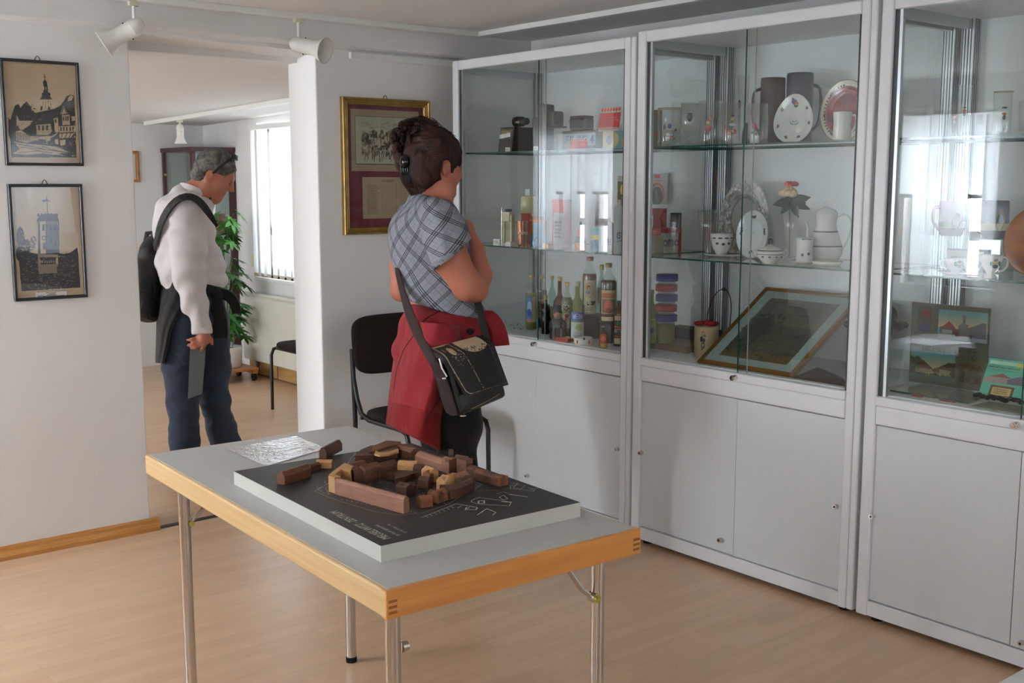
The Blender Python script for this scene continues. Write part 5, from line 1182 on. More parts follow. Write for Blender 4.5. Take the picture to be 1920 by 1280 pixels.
boxthing('detergent_box', 'red and white carton standing behind the small orange box', 'box', 1046, 3.72, SB, .085, .05, .225, lab((.86, .84, .82), ('rect', 0, 0, 1, .3, (.80, .20, .18)), ('rect', 0, 0, .12, 1, (.78, .2, .18)), ('lines', .2, .45, .9, .85, 5, (.5, .5, .55))), m=mat('red_carton', (.75, .18, .15), .55))
y, s, py = spotx(1088, 3.60, SB); t = thing('parrot_bottle', 'dark teal and orange pointed bottle on the middle shelf', 'bottle', (3.60, y, SB))
MB().lathe([(0, 0), (.024, 0), (.026, .004), (.025, .03, mat('teal_glaze', (.08, .30, .30), .25)), (.019, .06), (.010, .092), (.005, .105), (.004, .125), (0, .126)], (0, 0, 0), mat('orange_glaze', (.82, .46, .12), .3), 24).build('body', t)
MB().tube([(-.006, -.018, .0), (-.006, -.016, .05), (-.004, -.008, .09), (-.002, -.002, .125)], .0055, mat('dark_brown_glaze', (.17, .12, .10), .4), 8).build('ridge', t)
boxthing('soap_box', 'small carton with turquoise, yellow and blue bands behind the pointed bottle', 'box', 1115, 3.66, SB, .058, .05, .098, lab((.55, .72, .82), ('rect', 0, 0, 1, .18, (.45, .75, .68)), ('rect', 0, .35, 1, .58, (.86, .80, .42)), ('line', [(.2, 1), (.5, .6), (.9, .95)], .05, (.25, .4, .7)), ('line', [(.4, 1), (.7, .62)], .04, (.3, .5, .8))))
def jar_bottle(px, X, ytop, wpx, label, marks=True):
    y, s, py = spotx(px, X, SB); h = hgt(px, ytop, X, SB); r = wpx*s/2; t = thing('cleaner_bottle', label, 'bottle', (X, y, SB), 0, 'white plastic bottles on the middle shelf')
    MB().lathe([(0, 0), (r*.95, 0), (r, .004), (r, h*.78), (r*.8, h*.87), (r*.4, h*.9), (r*.38, h*.93)], (0, 0, 0), mat('milky_plastic', (.80, .82, .82), .4), 28).build('body', t)
    MB().lathe([(r*.42, h*.90), (r*.42, h), (0, h)], (0, 0, 0), CAPW, 20).build('cap', t)
    label_on(t, lab((.80, .82, .83), ('word', 'KSI', .2, .55, .8, .75, (.30, .32, .50), .05), ('line', [(.2, .85), (.8, .82)], .02, (.4, .4, .6))), r, h*.15, h*.7, .8)
jar_bottle(1139, 3.50, 409, 26, 'white plastic bottle with blue lettering at the right end of the middle shelf'); jar_bottle(1160, 3.47, 374, 20, 'taller white plastic bottle close to the right post of the left cabinet')
OMO = lambda txt, sd: lab((.80, .80, .78), ('rect', 0, 0, 1, .34, (.82, .24, .20)), ('lines', .15, .08, .9, .26, 2, (.90, .7, .66), .3, sd), ('ell', (.45, .72), .50, .30, (.88, .80, .28)), ('ell', (.45, .74), .42, .24, (.86, .86, .84)), ('word', txt, .08, .55, .92, .95, (.25, .30, .60), .05), w=60, h=40)
RC = mat('red_carton', (.75, .18, .15), .55)
y, s, py = spotx(1150, 3.60, SB)
yA = spotx(1206, 3.66, SB)[0]
t = boxthing('detergent_box', 'lower red, yellow and white detergent carton of the stacked pair by the cabinet post', 'box', 1218, 3.70, SB, .150, .12, .105, OMO('omo', 1), m=RC, group='stacked detergent cartons', side=lab((.82, .80, .76), ('rect', 0, 0, 1, .2, (.80, .22, .18)), ('word', 'omo', .1, .35, .9, .75, (.28, .3, .55), .05), ('rect', .85, 0, 1, 1, (.75, .2, .18)), w=40, h=36)); t.rotation_euler.z = -.12
t = boxthing('detergent_box', 'upper red, yellow and white detergent carton of the stacked pair by the cabinet post', 'box', 1203, 3.72, SB+.106, .160, .08, .085, OMO('omoo', 5), m=RC, group='stacked detergent cartons'); t.rotation_euler.z = -.10
boxthing('soap_box', 'small cream carton with a red letter in front of the detergent cartons', 'box', 1218, 3.60, SB, .055, .06, .075, lab((.80, .78, .62), ('line', [(.35, .2), (.35, .75)], .12, (.8, .3, .15)), ('rect', .55, .0, 1, 1, (.66, .64, .48))), m=mat('khaki_carton', (.60, .58, .44), .6))
boxthing('blister_card', 'blister card with a red arc above a dark round article, hung on the back panel', 'packaging', 1234, 3.93, SB+.205, .100, .012, .145, lab((.66, .67, .66), ('rect', .22, .04, .62, .16, (.75, .25, .22)), ('ell', (.42, .66), .48, .36, (.74, .28, .24), 1.0, .78), ('ell', (.42, .72), .36, .30, (.28, .31, .33)), ('line', [(.35, .55), (.45, .9)], .05, (.55, .6, .62)), ('lines', .1, .2, .9, .26, 1, (.35, .35, .35))))
boxthing('blister_card', 'blister card with an olive flower picture high on the back panel of the left cabinet', 'packaging', 1172, 3.93, SB+.190, .105, .010, .150, lab((.72, .72, .66), ('rect', 0, .18, 1, .95, (.38, .40, .24)), ('ell', (.45, .45), .28, .2, (.82, .72, .35)), ('ell', (.5, .7), .2, .2, (.75, .72, .6))))
boxthing('cigarette_pack', 'dark picture pack behind the detergent cartons', 'box', 1262, 3.85, SB, .040, .03, .170, lab((.30, .30, .30), ('rect', .1, .1, .9, .5, (.5, .5, .5)), ('rect', 0, .8, 1, 1, (.6, .2, .18))), m=mat('olive_carton', (.34, .34, .26), .6))

# --- upper shelf of the left cabinet
cvw = lab((.45, .42, .37), ('rect', 0, 0, 1, .12, (.55, .50, .42)), ('lines', .08, .16, .95, .34, 3, (.70, .66, .40), .35, 7), w=60, h=40)
y, s, py = spotx(968, 3.66, SA); t = thing('slide_box', 'dark wooden slide box with slanted sides and a row of white slides', 'slide box', (3.66, y+.0, SA))
MB().prism([(-.075, 0), (.08, 0), (.08, .125), (-.058, .125)], -.055, .055, mat('dark_box_side', (.13, .12, .12), .5), M=Matrix(((1, 0, 0, 0), (0, 0, 1, 0), (0, 1, 0, 0), (0, 0, 0, 1)))).build('case', t, bevel=.002)
canvas('front_board', lab((.30, .27, .24), ('rect', 0, 0, 1, .45, (.38, .37, .33)), ('lines', .05, .05, .95, .22, 2, (.6, .57, .35), .4, 5), w=40, h=40), bilin((-.0600, .048, .118), (-.0600, -.048, .118), (-.0765, -.048, .006), (-.0765, .048, .006)), t)
for i in range(6): MB().box(-.074, -.068, .036-i*.014-.0055, .036-i*.014+.0055, .070+i*.0015, .090+i*.0015, PAPER).build('slide', t)
y, s, py = spotx(967, 3.62, SA); zz = SA+.127
t = thing('camera_lens', 'black camera lens lying on the slide box', 'lens', (3.655, y-.003, zz+.026))
MB().lathe([(0, -.045), (.015, -.045), (.017, -.043), (.017, -.015), (.021, -.013), (.024, -.01), (.024, .012), (.026, .014), (.026, .045), (0, .045)], (0, 0, 0), mat('black_lens_barrel', (.06, .06, .065), .3), 28, M=Matrix.Rotation(math.radians(90), 4, 'X') @ Matrix.Rotation(math.radians(180), 4, 'Y')).build('barrel', t)
MB().cyl((0, .046, 0), (0, .0455, 0), .013, .013, mat('lens_glass', (.1, .1, .14), .05), 20).build('front_element', t)
y, s, py = spotx(1018, 3.60, SA); t = thing('slide_projector', 'tall black slide projector with two upright housings on the upper shelf', 'projector', (3.60, y, SA), .15)
PB = mat('dark_grey_housing', (.13, .14, .145), .38)
MB().box(-.03, .06, -.020, .045, 0, .160, PB).build('housing', t, bevel=.008, bseg=3); MB().box(-.045, .035, -.045, -.004, 0, .222, PB).build('front_housing', t, bevel=.009, bseg=3)
MB().box(-.01, .07, -.075, -.040, .115, .190, mat('black_plastic', (.035, .035, .04), .35)).build('lamp_house', t, bevel=.01, bseg=3)
MB().box(-.045, .03, -.125, -.035, .108, .116, PB).build('tray', t, bevel=.002); MB().tube([(.0, .02, .16), (.0, .01, .20), (.0, -.01, .236), (.0, -.03, .222)], .0015, mat('clear_cable', (.72, .74, .74), .3), 6).build('cable', t)
for px, lb_ in ((952, 'white caption card leaning before the slide box'), (1005, 'white caption card leaning before the slide projector')):
    boxthing('caption_card', lb_, 'card', px, 3.475, SA, .034, .003, .020, lab((.86, .86, .83), ('lines', .15, .3, .85, .8, 2, (.5, .5, .5)), w=20, h=12), group='caption cards')
BXW = lab((.74, .78, .80), ('rect', 0, 0, 1, .14, (.60, .58, .52)), ('word', 'FILIUS 4', .10, .26, .95, .62, (.40, .52, .74), .035), ('rect', 0, .72, 1, 1, (.62, .64, .66)), w=90, h=50)
boxthing('model_carton', 'long pale carton with blue lettering under the black camera case', 'box', 1085, 3.74, SA, .235, .12, .100, BXW, m=mat('pale_blue_carton', (.66, .66, .62), .6))
y, s, py = spotx(1086, 3.78, SA); t = thing('camera_case', 'rounded black camera case with silver trim on top of the pale carton', 'camera', (3.79, y-.005, SA+.101), .1)
MB().box(-.035, .035, -.055, .055, 0, .062, BLACK).build('body', t, bevel=.014, bseg=4); MB().box(-.033, .033, -.053, .053, .055, .072, PB).build('lid', t, bevel=.012, bseg=4)
MB().tube([(-.0365, .052, .044), (-.0365, .040, .058), (-.0365, -.008, .058), (-.0365, -.02, .050), (-.0365, -.053, .050)], .0013, mat('silver_trim', (.75, .75, .72), .25, .9), 6).build('trim', t)
def leaflet(px, X, z, w_, h_, label, tilt, pyb=None):
    y, s, _ = spotx(px, X, z); t = thing('leaflet', label, 'leaflet', (X, y, z), .05, 'red dotted leaflets')
    cv = Cv(70, 56, (.84, .80, .76))
    for i in range(7): cv.ell((.09+i*.136, .10), .055, .075, (.80, .20, .17))
    cv.rect(0, .24, 1, .84, (.80, .20, .16)).rect(0, .84, 1, .93, (.80, .62, .58)).lines(.45, .38, .95, .58, 2, (.88, .6, .56), .3, 4)
    canvas('sheet', cv, plane_fn((tilt, w_/2, h_), (0, -w_, 0), (-tilt, 0, -h_)), t, solid=.001)
leaflet(1140, 3.55, SA+.078, .125, .105, 'red and white leaflet with a row of red dots, propped upright on the cartons', .02)
leaflet(1083, 3.60, SA, .105, .055, 'smaller red and white dotted leaflet standing low on the upper shelf', .01)
boxthing('toy_carton', 'turquoise and cream carton with an orange square at the right of the upper shelf', 'box', 1158, 3.585, SA, .190, .10, .080, lab((.36, .60, .64), ('rect', 0, 0, .40, 1, (.76, .72, .56)), ('ell', (.36, .45), .18, .42, (.76, .70, .50)), ('ell', (.22, .5), .10, .28, (.50, .52, .54)), ('rect', .64, .35, .90, .85, (.82, .62, .30)), ('poly', [(.77, .42), (.70, .72), (.84, .72)], (.70, .35, .2)), w=60, h=36), m=mat('turquoise_carton', (.36, .60, .64), .55))

# --- glasses and porcelain, middle cabinet, upper shelf
def drink_glass(px, X, ytop, wpx, label, cv=None, prof=None, z=SA, group='beer glasses on the upper shelf of the middle cabinet', rim=None, foot=False, thick=True, lz=(.15, .9), half=1.0, name='beer_glass', tint=None):
    y, s, py = spotx(px, X, z); h = hgt(px, ytop, X, z); r = wpx*s/2; t = thing(name, label, 'glass', (X, y, z+.0005), 0, group)
    pr_ = prof(r, h) if prof else [(0, 0), (r*.82, 0), (r*.86, .004), (r*.98, h*.98), (r, h), (r*.93, h), (r*.78, .014), (0, .012)]
    MB().lathe(pr_, (0, 0, 0), tint or GLASSW, 28).build('bowl', t)
    if rim: MB().tube([((r+.0005)*math.cos(a), (r+.0005)*math.sin(a), h-.001) for a in np.linspace(0, 6.2832, 28, endpoint=False)], .0012, rim, 5, closed=True).build('gold_rim', t)
    if cv is not None:
        rr_ = r*.97+.0006; N = len(cv); 
        b = MB()
        for (a, zz_, rad, zr, c) in cv:   # painted motifs
            an = FACE+a; V = [(rr_*math.cos(an+rad/rr_*math.cos(q)*1.0), rr_*math.sin(an+rad/rr_*math.cos(q)), h*zz_+zr*math.sin(q)) for q in np.linspace(0, 6.283, 14, endpoint=False)]
            b.add(V, [tuple(range(14))], c)
        b.build('painted_decoration', t)
    return t
cR, cO, cB, cG, cY, cK, cP, cW2 = [mat(n_, c, .4) for n_, c in (('enamel_red', (.66, .14, .14)), ('enamel_orange', (.80, .35, .14)), ('enamel_blue', (.30, .38, .62)), ('enamel_green', (.16, .40, .32)), ('enamel_yellow', (.80, .70, .25)), ('enamel_dark', (.13, .15, .17)), ('enamel_pink', (.76, .30, .40)), ('enamel_white', (.85, .85, .82)))]
tank = lambda r, h: [(0, 0), (r*.95, 0), (r, .006), (r, h), (r*.93, h), (r*.92, .018), (0, .014)]
def gob(r, h): return [(0, 0), (r*.72, 0), (r*.72, .004), (r*.3, .010), (r*.28, h*.22), (r*.7, h*.32), (r*.97, h*.5), (r, h), (r*.94, h), (r*.92, h*.5), (r*.6, h*.34), (0, h*.28)]
y, s, py = spotx(1226, 3.56, SA); t = thing('ceramic_mug', 'yellow-beige ceramic mug with an orange stripe at the left end of the upper shelf', 'mug', (3.56, y, SA+.0005))
r = 11*s*1.3; h = hgt(1226, 207, 3.56, SA)
MB().lathe([(0, 0), (r*.98, 0), (r, .003), (r, h*.30), (r+.0003, h*.32, cO), (r+.0003, h*.40), (r, h*.42), (r, h*.93), (r+.0003, h*.94, mat('ochre_glaze', (.72, .58, .25), .35)), (r, h), (r*.9, h), (r*.88, .01), (0, .008)], (0, 0, 0), mat('beige_glaze', (.55, .52, .38), .4), 28).build('cup', t)
drink_glass(1254, 3.52, 203, 44, 'tankard glass with a blue crest and red flowers, leftmost beer glass', [(-.1, .52, .009, .011, cB), (-.55, .5, .006, .012, cK), (-.25, .30, .006, .006, cW2), (.1, .24, .007, .006, cP), (.45, .42, .005, .005, cR), (-.15, .17, .006, .005, cR), (.3, .2, .003, .004, cG), (-.45, .68, .004, .008, cW2)], tank, rim=mat('gold_line', (.72, .62, .35), .3, .7))
drink_glass(1292, 3.57, 194, 34, 'stemmed glass with a dark shield emblem', [(-.15, .66, .012, .018, mat('shield_slate', (.28, .34, .36), .4)), (-.15, .61, .006, .008, cK), (-.15, .75, .011, .003, cK)], gob)
drink_glass(1330, 3.50, 190, 40, 'straight glass with a red, yellow and dark coat of arms', [(-.5, .36, .007, .012, cR), (-.15, .38, .006, .012, cR), (-.35, .50, .007, .007, cY), (-.18, .60, .005, .008, cO), (.35, .52, .009, .018, mat('enamel_mauve', (.42, .34, .38), .4))], tank)
drink_glass(1369, 3.52, 193, 36, 'footed glass painted with orange-red and orange flowers', [(-.35, .27, .008, .011, cO), (-.35, .27, .003, .004, cY), (.30, .30, .007, .009, cO), (-.75, .42, .004, .008, cP), (-.05, .60, .007, .005, cY), (0, .47, .014, .006, cW2), (.0, .68, .008, .003, cK), (.0, .26, .004, .005, cG)], tank)
drink_glass(1391, 3.66, 141, 24, 'slim tall glass with a dark picture high on its side', [(-.8, .58, .006, .018, cK)], lambda r, h: [(0, 0), (r*.75, 0), (r*.75, .005), (r*.6, .015), (r*.7, h*.3), (r, h), (r*.92, h), (r*.55, h*.25), (0, h*.2)])
o = MB().lathe([(0, 0), (.012, 0), (.016, .01), (.015, .05), (.008, .075), (.006, .085), (0, .086)], (0, 0, 0), mat('dark_green_vase', (.08, .20, .17), .3), 20).build('small_vase'); y, s, py = spotx(1398, 3.60, SA); o.location = (3.60, y, SA); tag(o, 'small dark green vase between the flowered glass and the pink-flowered glass', 'vase')
drink_glass(1420, 3.50, 195, 38, 'glass with a pink rose and green leaves left of the oval plate', [(-.55, .42, .010, .011, cP), (-.4, .36, .005, .006, cR), (-.3, .22, .010, .006, cG), (-.7, .26, .008, .005, cG), (.0, .3, .005, .006, cG)], tank)
def mug(px, X, ytop, wpx, label, m1, m2, side=1, z=SA, emb=None, group=None, prof=None, hsq=True, flat=1.0):
    y, s, py = spotx(px, X, z); h = hgt(px, ytop, X, z); r = wpx*s/2; t = thing('stoneware_mug', label, 'mug', (X, y, z+.0005), 0, group)
    MB().lathe(prof(r, h, m1, m2) if prof else [(0, 0), (r*.96, 0), (r, .004), (r, h*.55, m2), (r*1.01, h*.56), (r*1.01, h*.6, m1), (r, h*.61), (r*.98, h*.97), (r*.96, h), (r*.88, h), (r*.88, .012), (0, .01)], (0, 0, 0), m1, 36).build('cup', t)
    d = side*np.array([math.cos(FACE+math.pi/2*1.0), math.sin(FACE+math.pi/2)]); a = lambda k, zz_: (d[0]*k, d[1]*k, zz_)
    if hsq: pts = [a(r*.95, h*.84), a(r*1.45, h*.82), a(r*1.62, h*.74), a(r*1.60, h*.40), a(r*1.4, h*.26), a(r*.95, h*.20)]
    else: pts = [a(r*.93, h*.82), a(r*1.35, h*.84), a(r*1.6, h*.66), a(r*1.5, h*.40), a(r*1.15, h*.20), a(r*.9, h*.16)]
    MB().tube(pts, [.007, .007, .007, .0065, .0065, .006], m1, 10).build('handle', t, subsurf=1)
    return t
BR1, BR2 = mat('brown_stoneware', (.26, .18, .15), .35, noise=(60, .15)), mat('dark_brown_stoneware', (.17, .12, .11), .35)
BG1, BG2 = mat('slate_stoneware', (.24, .25, .30), .3, noise=(60, .15)), mat('dark_slate_stoneware', (.15, .17, .21), .3)
mug(1446, 3.74, 147, 46, 'square-handled dark brown stoneware mug behind the oval plate', BR1, BR2, side=-1)
mug(1496, 3.80, 138, 50, 'tall slate-blue stoneware mug behind the oval plate', BG1, BG2, side=1)
PORC = mat('white_porcelain', (.86, .86, .84), .2)
def plate(px, X, z, pyc, rx_px, ry_px, label, cv, rimm=None, tilt=.22, thick=.006, egg=0.0, group='decorated plates stood on edge in the middle cabinet', name='display_plate', m=PORC, yaw=None):
    """plate leaning on edge, its face towards the room"""
    y, s, py = spotx(px, X, z); R = ry_px*s; W = rx_px*s
    t = thing(name, label, 'plate', (X, y, z+.001), 0, group); yw = (0.0 if yaw is None else yaw)
    def pt(u, v, d=0.0):    # u right, v up from the base, d towards the room
        q = Vector((-d+ (v+R)*math.sin(tilt)*0.6, -u, (v+R)*math.cos(tilt)+d*.2)); return Matrix.Rotation(yw, 4, 'Z') @ q
    N = 48; b = MB(); V = []; sh = lambda a: (W*math.cos(a)*(1-egg*math.sin(a)), R*math.sin(a))
    rings = [(0.0, .0), (.62, 0.0), (.70, .004), (1.0, .012), (1.0, .015), (.97, .016), (.70, .009), (.62, .005)]
    rings = [(0.02, -.001), (.60, -.001), (.72, .004), (.99, .010), (1.0, .0125), (.99, .014), (.72, .008), (.60, .003), (.02, .003)]
    for k, d in rings:
        for i in range(N):
            a = 2*math.pi*i/N; u, v = sh(a); V.append(pt(u*k, v*k, d-.010))
    F = [(j*N+i, j*N+(i+1) % N, (j+1)*N+(i+1) % N, (j+1)*N+i) for j in range(len(rings)-1) for i in range(N)]
    b.add(V, F, m, True); b.build('dish', t)
    if cv is not None:
        na, nr = cv.w, cv.h
        def fn(u, v):
            a = 2*math.pi*u; k = .985*(1-v)+.02*v; x_, y_ = sh(a); d = (.0145 if k > .97 else .0086+(k-.72)/.27*.0058 if k > .72 else (.0036+(k-.6)/.12*.005 if k > .6 else .0036))
            return pt(x_*k, y_*k, d-.0096)
        canvas('painted_glaze', cv, fn, t, m=painted('painted_porcelain', .2))
    if rimm: MB().tube([pt(*[q_*1.0 for q_ in sh(a)], .0035) for a in np.linspace(0, 2*math.pi, 48, endpoint=False)], .0022, rimm, 6, closed=True).build('gold_rim', t)
    return t
def polar(bg, n=96, m=30): return Cv(n, m, bg)
def dot(cv, ang, k, ra, rk, c): cv.ell(((ang/360) % 1.0, (1-k)), ra, rk, c)
cv = polar((.84, .85, .83))
for a in (30, 100, 150, 200, 250, 290, 345): dot(cv, a, .80, .014, .06, (.38, .34, .42)); dot(cv, a+3, .82, .008, .05, (.55, .3, .35))
dot(cv, 92, .66, .035, .12, (.62, .30, .42)); dot(cv, 84, .60, .03, .10, (.70, .42, .32)); dot(cv, 98, .72, .03, .08, (.48, .42, .56)); dot(cv, 88, .52, .04, .05, (.3, .4, .3))
for a in range(200, 340, 4): dot(cv, a, .22 if a % 8 else .10, .010, .02, (.25, .5, .42))
plate(1484, 3.60, SA, 0, 44, 46, 'oval white plate painted with scattered flowers, leaning before the stoneware mugs', cv, tilt=.15, egg=.16)
cv = polar((.80, .78, .73)); cv.rect(0, .22, 1, 1, (.52, .20, .19)); cv.rect(0, .16, 1, .22, (.62, .45, .40))
for a in range(100, 260, 7): dot(cv, a, .86, .007, .035, (.35, .3, .28))
cv.speck(60, .01, .05, (.48, .30, .32), 0, .3, 1, 1, .6, 3); cv.speck(20, .01, .04, (.72, .32, .30), 0, .3, 1, 1, .6, 4)
for a in (60, 30, 120): dot(cv, a, .90, .01, .03, (.9, .9, .88))
plate(1578, 3.66, SA, 0, 52, 58, 'large round plate with a gold rim and a dark red centre on the upper shelf', cv, mat('gold_line', (.72, .56, .25), .3, .7), tilt=.18)
def cup(px, X, z, ytop, wpx, label, deco=None, side=-1, group='porcelain cups', prof=None, saucer=True, m=PORC, hs=1.0, name='porcelain_cup', sl=None):
    y, s, py = spotx(px, X, z); h = hgt(px, ytop, X, z+(.010 if saucer else 0)); r = wpx*s/2
    if saucer:
        so = thing('saucer', sl, 'saucer', (X, y, z+.0005), 0, 'saucers')
        MB().lathe([(0, .002), (r*.7, 0), (r*.9, .003), (r*1.55, .011), (r*1.57, .013), (r*.9, .007), (0, .006)], (0, 0, 0), m, 40).build('dish', so)
        MB().lathe([(r*1.40, .0113), (r*1.44, .0120)], (0, 0, 0), mat('silver_grey_line', (.35, .34, .33), .3, .4), 40).build('painted_line', so)
    t = thing(name, label, 'cup', (X, y, z+(.009 if saucer else .0005)), 0, group)
    MB().lathe(prof(r, h) if prof else [(0, .002), (r*.45, 0), (r*.5, .005), (r*.8, h*.35), (r*.95, h*.7), (r*1.02, h), (r*.98, h), (r*.88, h*.65), (r*.7, h*.3), (0, h*.12)], (0, 0, 0), m, 36).build('bowl', t)
    d = side*np.array([math.cos(FACE+math.pi/2), math.sin(FACE+math.pi/2)])
    if side: MB().tube([(d[0]*r*k, d[1]*r*k, h*zz_) for k, zz_ in ((.92, .85), (1.25, .95), (1.5, .75), (1.4, .5), (1.1, .32), (.75, .3))], .0028*hs, m, 8).build('handle', t, subsurf=1)
    if deco:
        b = MB()
        for (a, zz_, ra, rz_, c, kk) in deco:
            an = FACE+a; rr_ = r*kk+.0012; b.add([(rr_*math.cos(an+ra/rr_*math.cos(q)), rr_*math.sin(an+ra/rr_*math.cos(q)), h*zz_+rz_*math.sin(q)) for q in np.linspace(0, 6.283, 12, endpoint=False)], [tuple(range(12))], c)
        b.build('painted_decoration', t)
    return t
mugp = lambda r, h: [(0, .002), (r*.9, 0), (r*.95, .004), (r*.88, h*.6), (r*.98, h*.96), (r*1.0, h), (r*.92, h), (r*.82, h*.5), (r*.8, .01), (0, .008)]
cup(1578, 3.50, SA, 210, 36, 'white ribbed mug with a round handle in front of the red-centred plate', saucer=False, side=1, prof=mugp, m=mat('cream_porcelain', (.84, .85, .80), .25), hs=1.6)
boxthing('caption_card', 'white caption card standing behind the crested tankard glass', 'card', 1252, 3.80, SA, .075, .004, .085, lab((.78, .80, .80), ('lines', .1, .25, .9, .8, 4, (.5, .52, .52)), w=36, h=16), group='caption cards')

# --- middle cabinet, lower shelf
SIL = mat('silver_grey_line', (.35, .34, .33), .3, .4); DKD = mat('dark_garland', (.22, .21, .20), .35)
cv = polar((.66, .65, .62), 120, 36); cv.speck(150, .006, .02, (.52, .51, .49), 0, 0, 1, .45, .8, 7, 1); cv.speck(60, .005, .012, (.82, .82, .80), 0, 0, 1, .5, .9, 8); cv.rect(0, .42, 1, .46, (.5, .5, .48))
for a in range(0, 360, 14): dot(cv, a, .95, .012, .04, (.74, .73, .71))
plate(1388, 3.80, SB, 0, 57, 70, 'large grey embossed ornamental plate at the back of the lower shelf', cv, tilt=.16)
cv = polar((.80, .83, .83)); cv.rect(0, .36, 1, .38, (.55, .57, .56))
for a in (90, 10, 170, 270): dot(cv, a, .74, .020, .07, (.28, .36, .32)); dot(cv, a+8, .76, .012, .06, (.42, .42, .42)); dot(cv, a-8, .76, .012, .06, (.42, .42, .42))
for a in range(30, 360, 60): dot(cv, a, .78, .012, .03, (.55, .56, .56))
for a in (60, 75, 90, 105, 120): dot(cv, a, .06, .02, .03, (.6, .6, .6))
plate(1407, 3.66, SB, 0, 37, 45, 'oval white plate with green flower sprays in front of the grey ornamental plate', cv, tilt=.14)
drink_glass(1324, 3.62, 393, 38, 'cut glass tumbler at the left of the porcelain', z=SB, group='cut glass on the lower shelf', name='cut_glass', prof=lambda r, h: [(0, 0), (r*.6, 0), (r*.62, .01), (r*.72, h*.35), (r*.92, h*.6), (r, h), (r*.92, h), (r*.6, h*.3), (0, .02)])
drink_glass(1263, 3.50, 402, 24, 'slender cut glass vase near the left pane of the middle cabinet', z=SB, group='cut glass on the lower shelf', name='cut_glass', prof=lambda r, h: [(0, 0), (r*.7, 0), (r*.7, .004), (r*.35, h*.1), (r*.5, h*.3), (r*.95, h*.65), (r*.8, h*.8), (r, h), (r*.9, h), (r*.4, h*.25), (0, h*.2)])
gar = [(-.9, .80, .010, .003, SIL, .97), (-.3, .80, .010, .003, SIL, .97), (.3, .80, .010, .003, SIL, .97), (.9, .8, .01, .003, SIL, .97), (-.6, .55, .007, .005, DKD, .9), (0, .52, .007, .005, DKD, .9), (.6, .55, .007, .005, DKD, .9)]
cup(1352, 3.65, SB, 437, 42, 'white cup with silver rim and dark garlands, left of the sugar bowl', gar, side=0, sl='white saucer under the garlanded cup left of the sugar bowl')
y, s, py = spotx(1443, 3.50, SB); t = thing('sugar_bowl', 'white lidded sugar bowl with two handles and dark garlands', 'sugar bowl', (3.50, y, SB+.0005)); r = 24*s
MB().lathe([(0, 0), (r*.55, 0), (r*.6, .006), (r*.95, .022), (r*1.05, .036), (r*.98, .050), (r*.9, .052)], (0, 0, 0), PORC, 36).build('bowl', t)
MB().lathe([(r*.98, .050), (r*.8, .058), (r*.35, .066), (r*.15, .070), (.003, .072)], (0, 0, 0), PORC, 36).build('lid', t)
MB().tube([(0, .009*math.cos(a), .083+.010*math.sin(a)) for a in np.linspace(-1.2, 4.4, 14)], .0022, SIL, 6).build('knob', t)
for sg in (-1, 1): MB().tube([(-sg*.634*0+d_[0]*sg, d_[1]*sg, zz_) for d_, zz_ in (((math.cos(FACE+1.57)*r*k, math.sin(FACE+1.57)*r*k), q) for k, q in ((.95, .045), (1.25, .052), (1.42, .04), (1.25, .026), (.98, .024)))], .0026, PORC, 8).build('handle', t)
MB().lathe([(r*1.052, .034), (r*1.053, .037)], (0, 0, 0), SIL, 36).lathe([(r*1.0, .047), (r*.985, .0515)], (0, 0, 0), SIL, 36).build('silver_band', t)
b = MB()
for a in (-.8, -.25, .3, .85): b.ball((r*.99*math.cos(FACE+a), r*.99*math.sin(FACE+a), .026), (.005, .005, .003), DKD, 8, 6)
b.build('garland', t)
# vase with an artificial rose
y, s, py = spotx(1479, 3.57, SB); t = thing('rose_vase', 'cut glass vase holding a pink and cream rose with green leaves', 'vase', (3.57, y, SB+.0005)); h = hgt(1479, 386, 3.57, SB)
MB().lathe([(0, 0), (.028, 0), (.028, .005), (.010, .014), (.012, .03), (.018, h*.35), (.022, h*.6), (.034, h), (.031, h), (.019, h*.6), (.012, h*.3), (0, h*.28)], (0, 0, 0), GLASSW, 28).build('vase', t)
MB().tube([(0, 0, .03), (.002, .004, h*.7), (0, .008, h+.03), (0, .006, h+.055)], .0022, cG, 6).build('stem', t)
RG = mat('rose_leaf', (.12, .24, .20), .5); rp, rc = mat('rose_pink', (.80, .40, .42), .6), mat('rose_cream', (.82, .72, .58), .6)
def rleaf(base, d, L, w_, m):
    b = MB(); d = Vector(d).normalized(); sd = d.cross(Vector((-.63, -.77, .2))).normalized(); V = []; N = 7
    for i in range(N+1):
        u = i/N; ww = w_*math.sin(math.pi*min(1, u**.8))*.5+.0004; c = Vector(base)+d*L*u+Vector((0, 0, -.25*L*u*u)); V += [c-sd*ww, c+Vector((-.003, -.003, .002)), c+sd*ww]
    F = [(3*i+k, 3*i+k+1, 3*i+k+4, 3*i+k+3) for i in range(N) for k in range(2)]
    b.add(V, F, m, True); return b.build('leaf', t)
hb = h+.012; Rv = lambda a, u: (RT[0]*a, RT[1]*a, u)
for a, u, L, w_ in ((-1, .15, .070, .036), (-.6, -.5, .050, .030), (1, .55, .085, .038), (1, -.1, .075, .034), (.5, -.7, .055, .03), (-.2, .6, .05, .03), (.9, .2, .06, .03)): rleaf((0, 0, hb), Rv(a, u), L, w_, RG)
b = MB(); rp_ = random.Random(2)
for i in range(16):
    a = i*2.4; k = .004+.0011*i; c = (k*math.cos(a)*.9+RT[0]*-.008, k*math.sin(a)*.9+RT[1]*-.008, hb+.052-.0012*i); b.ball(c, (.012+.0006*i, .012+.0006*i, .015), rc, 10, 6)
for i in range(7):
    a = i*.9; c = (.016*math.cos(a), .016*math.sin(a), hb+.070+.003*(i % 2)); b.ball(c, (.013, .013, .009), rp, 10, 6)
b.build('rose', t)
b = MB()
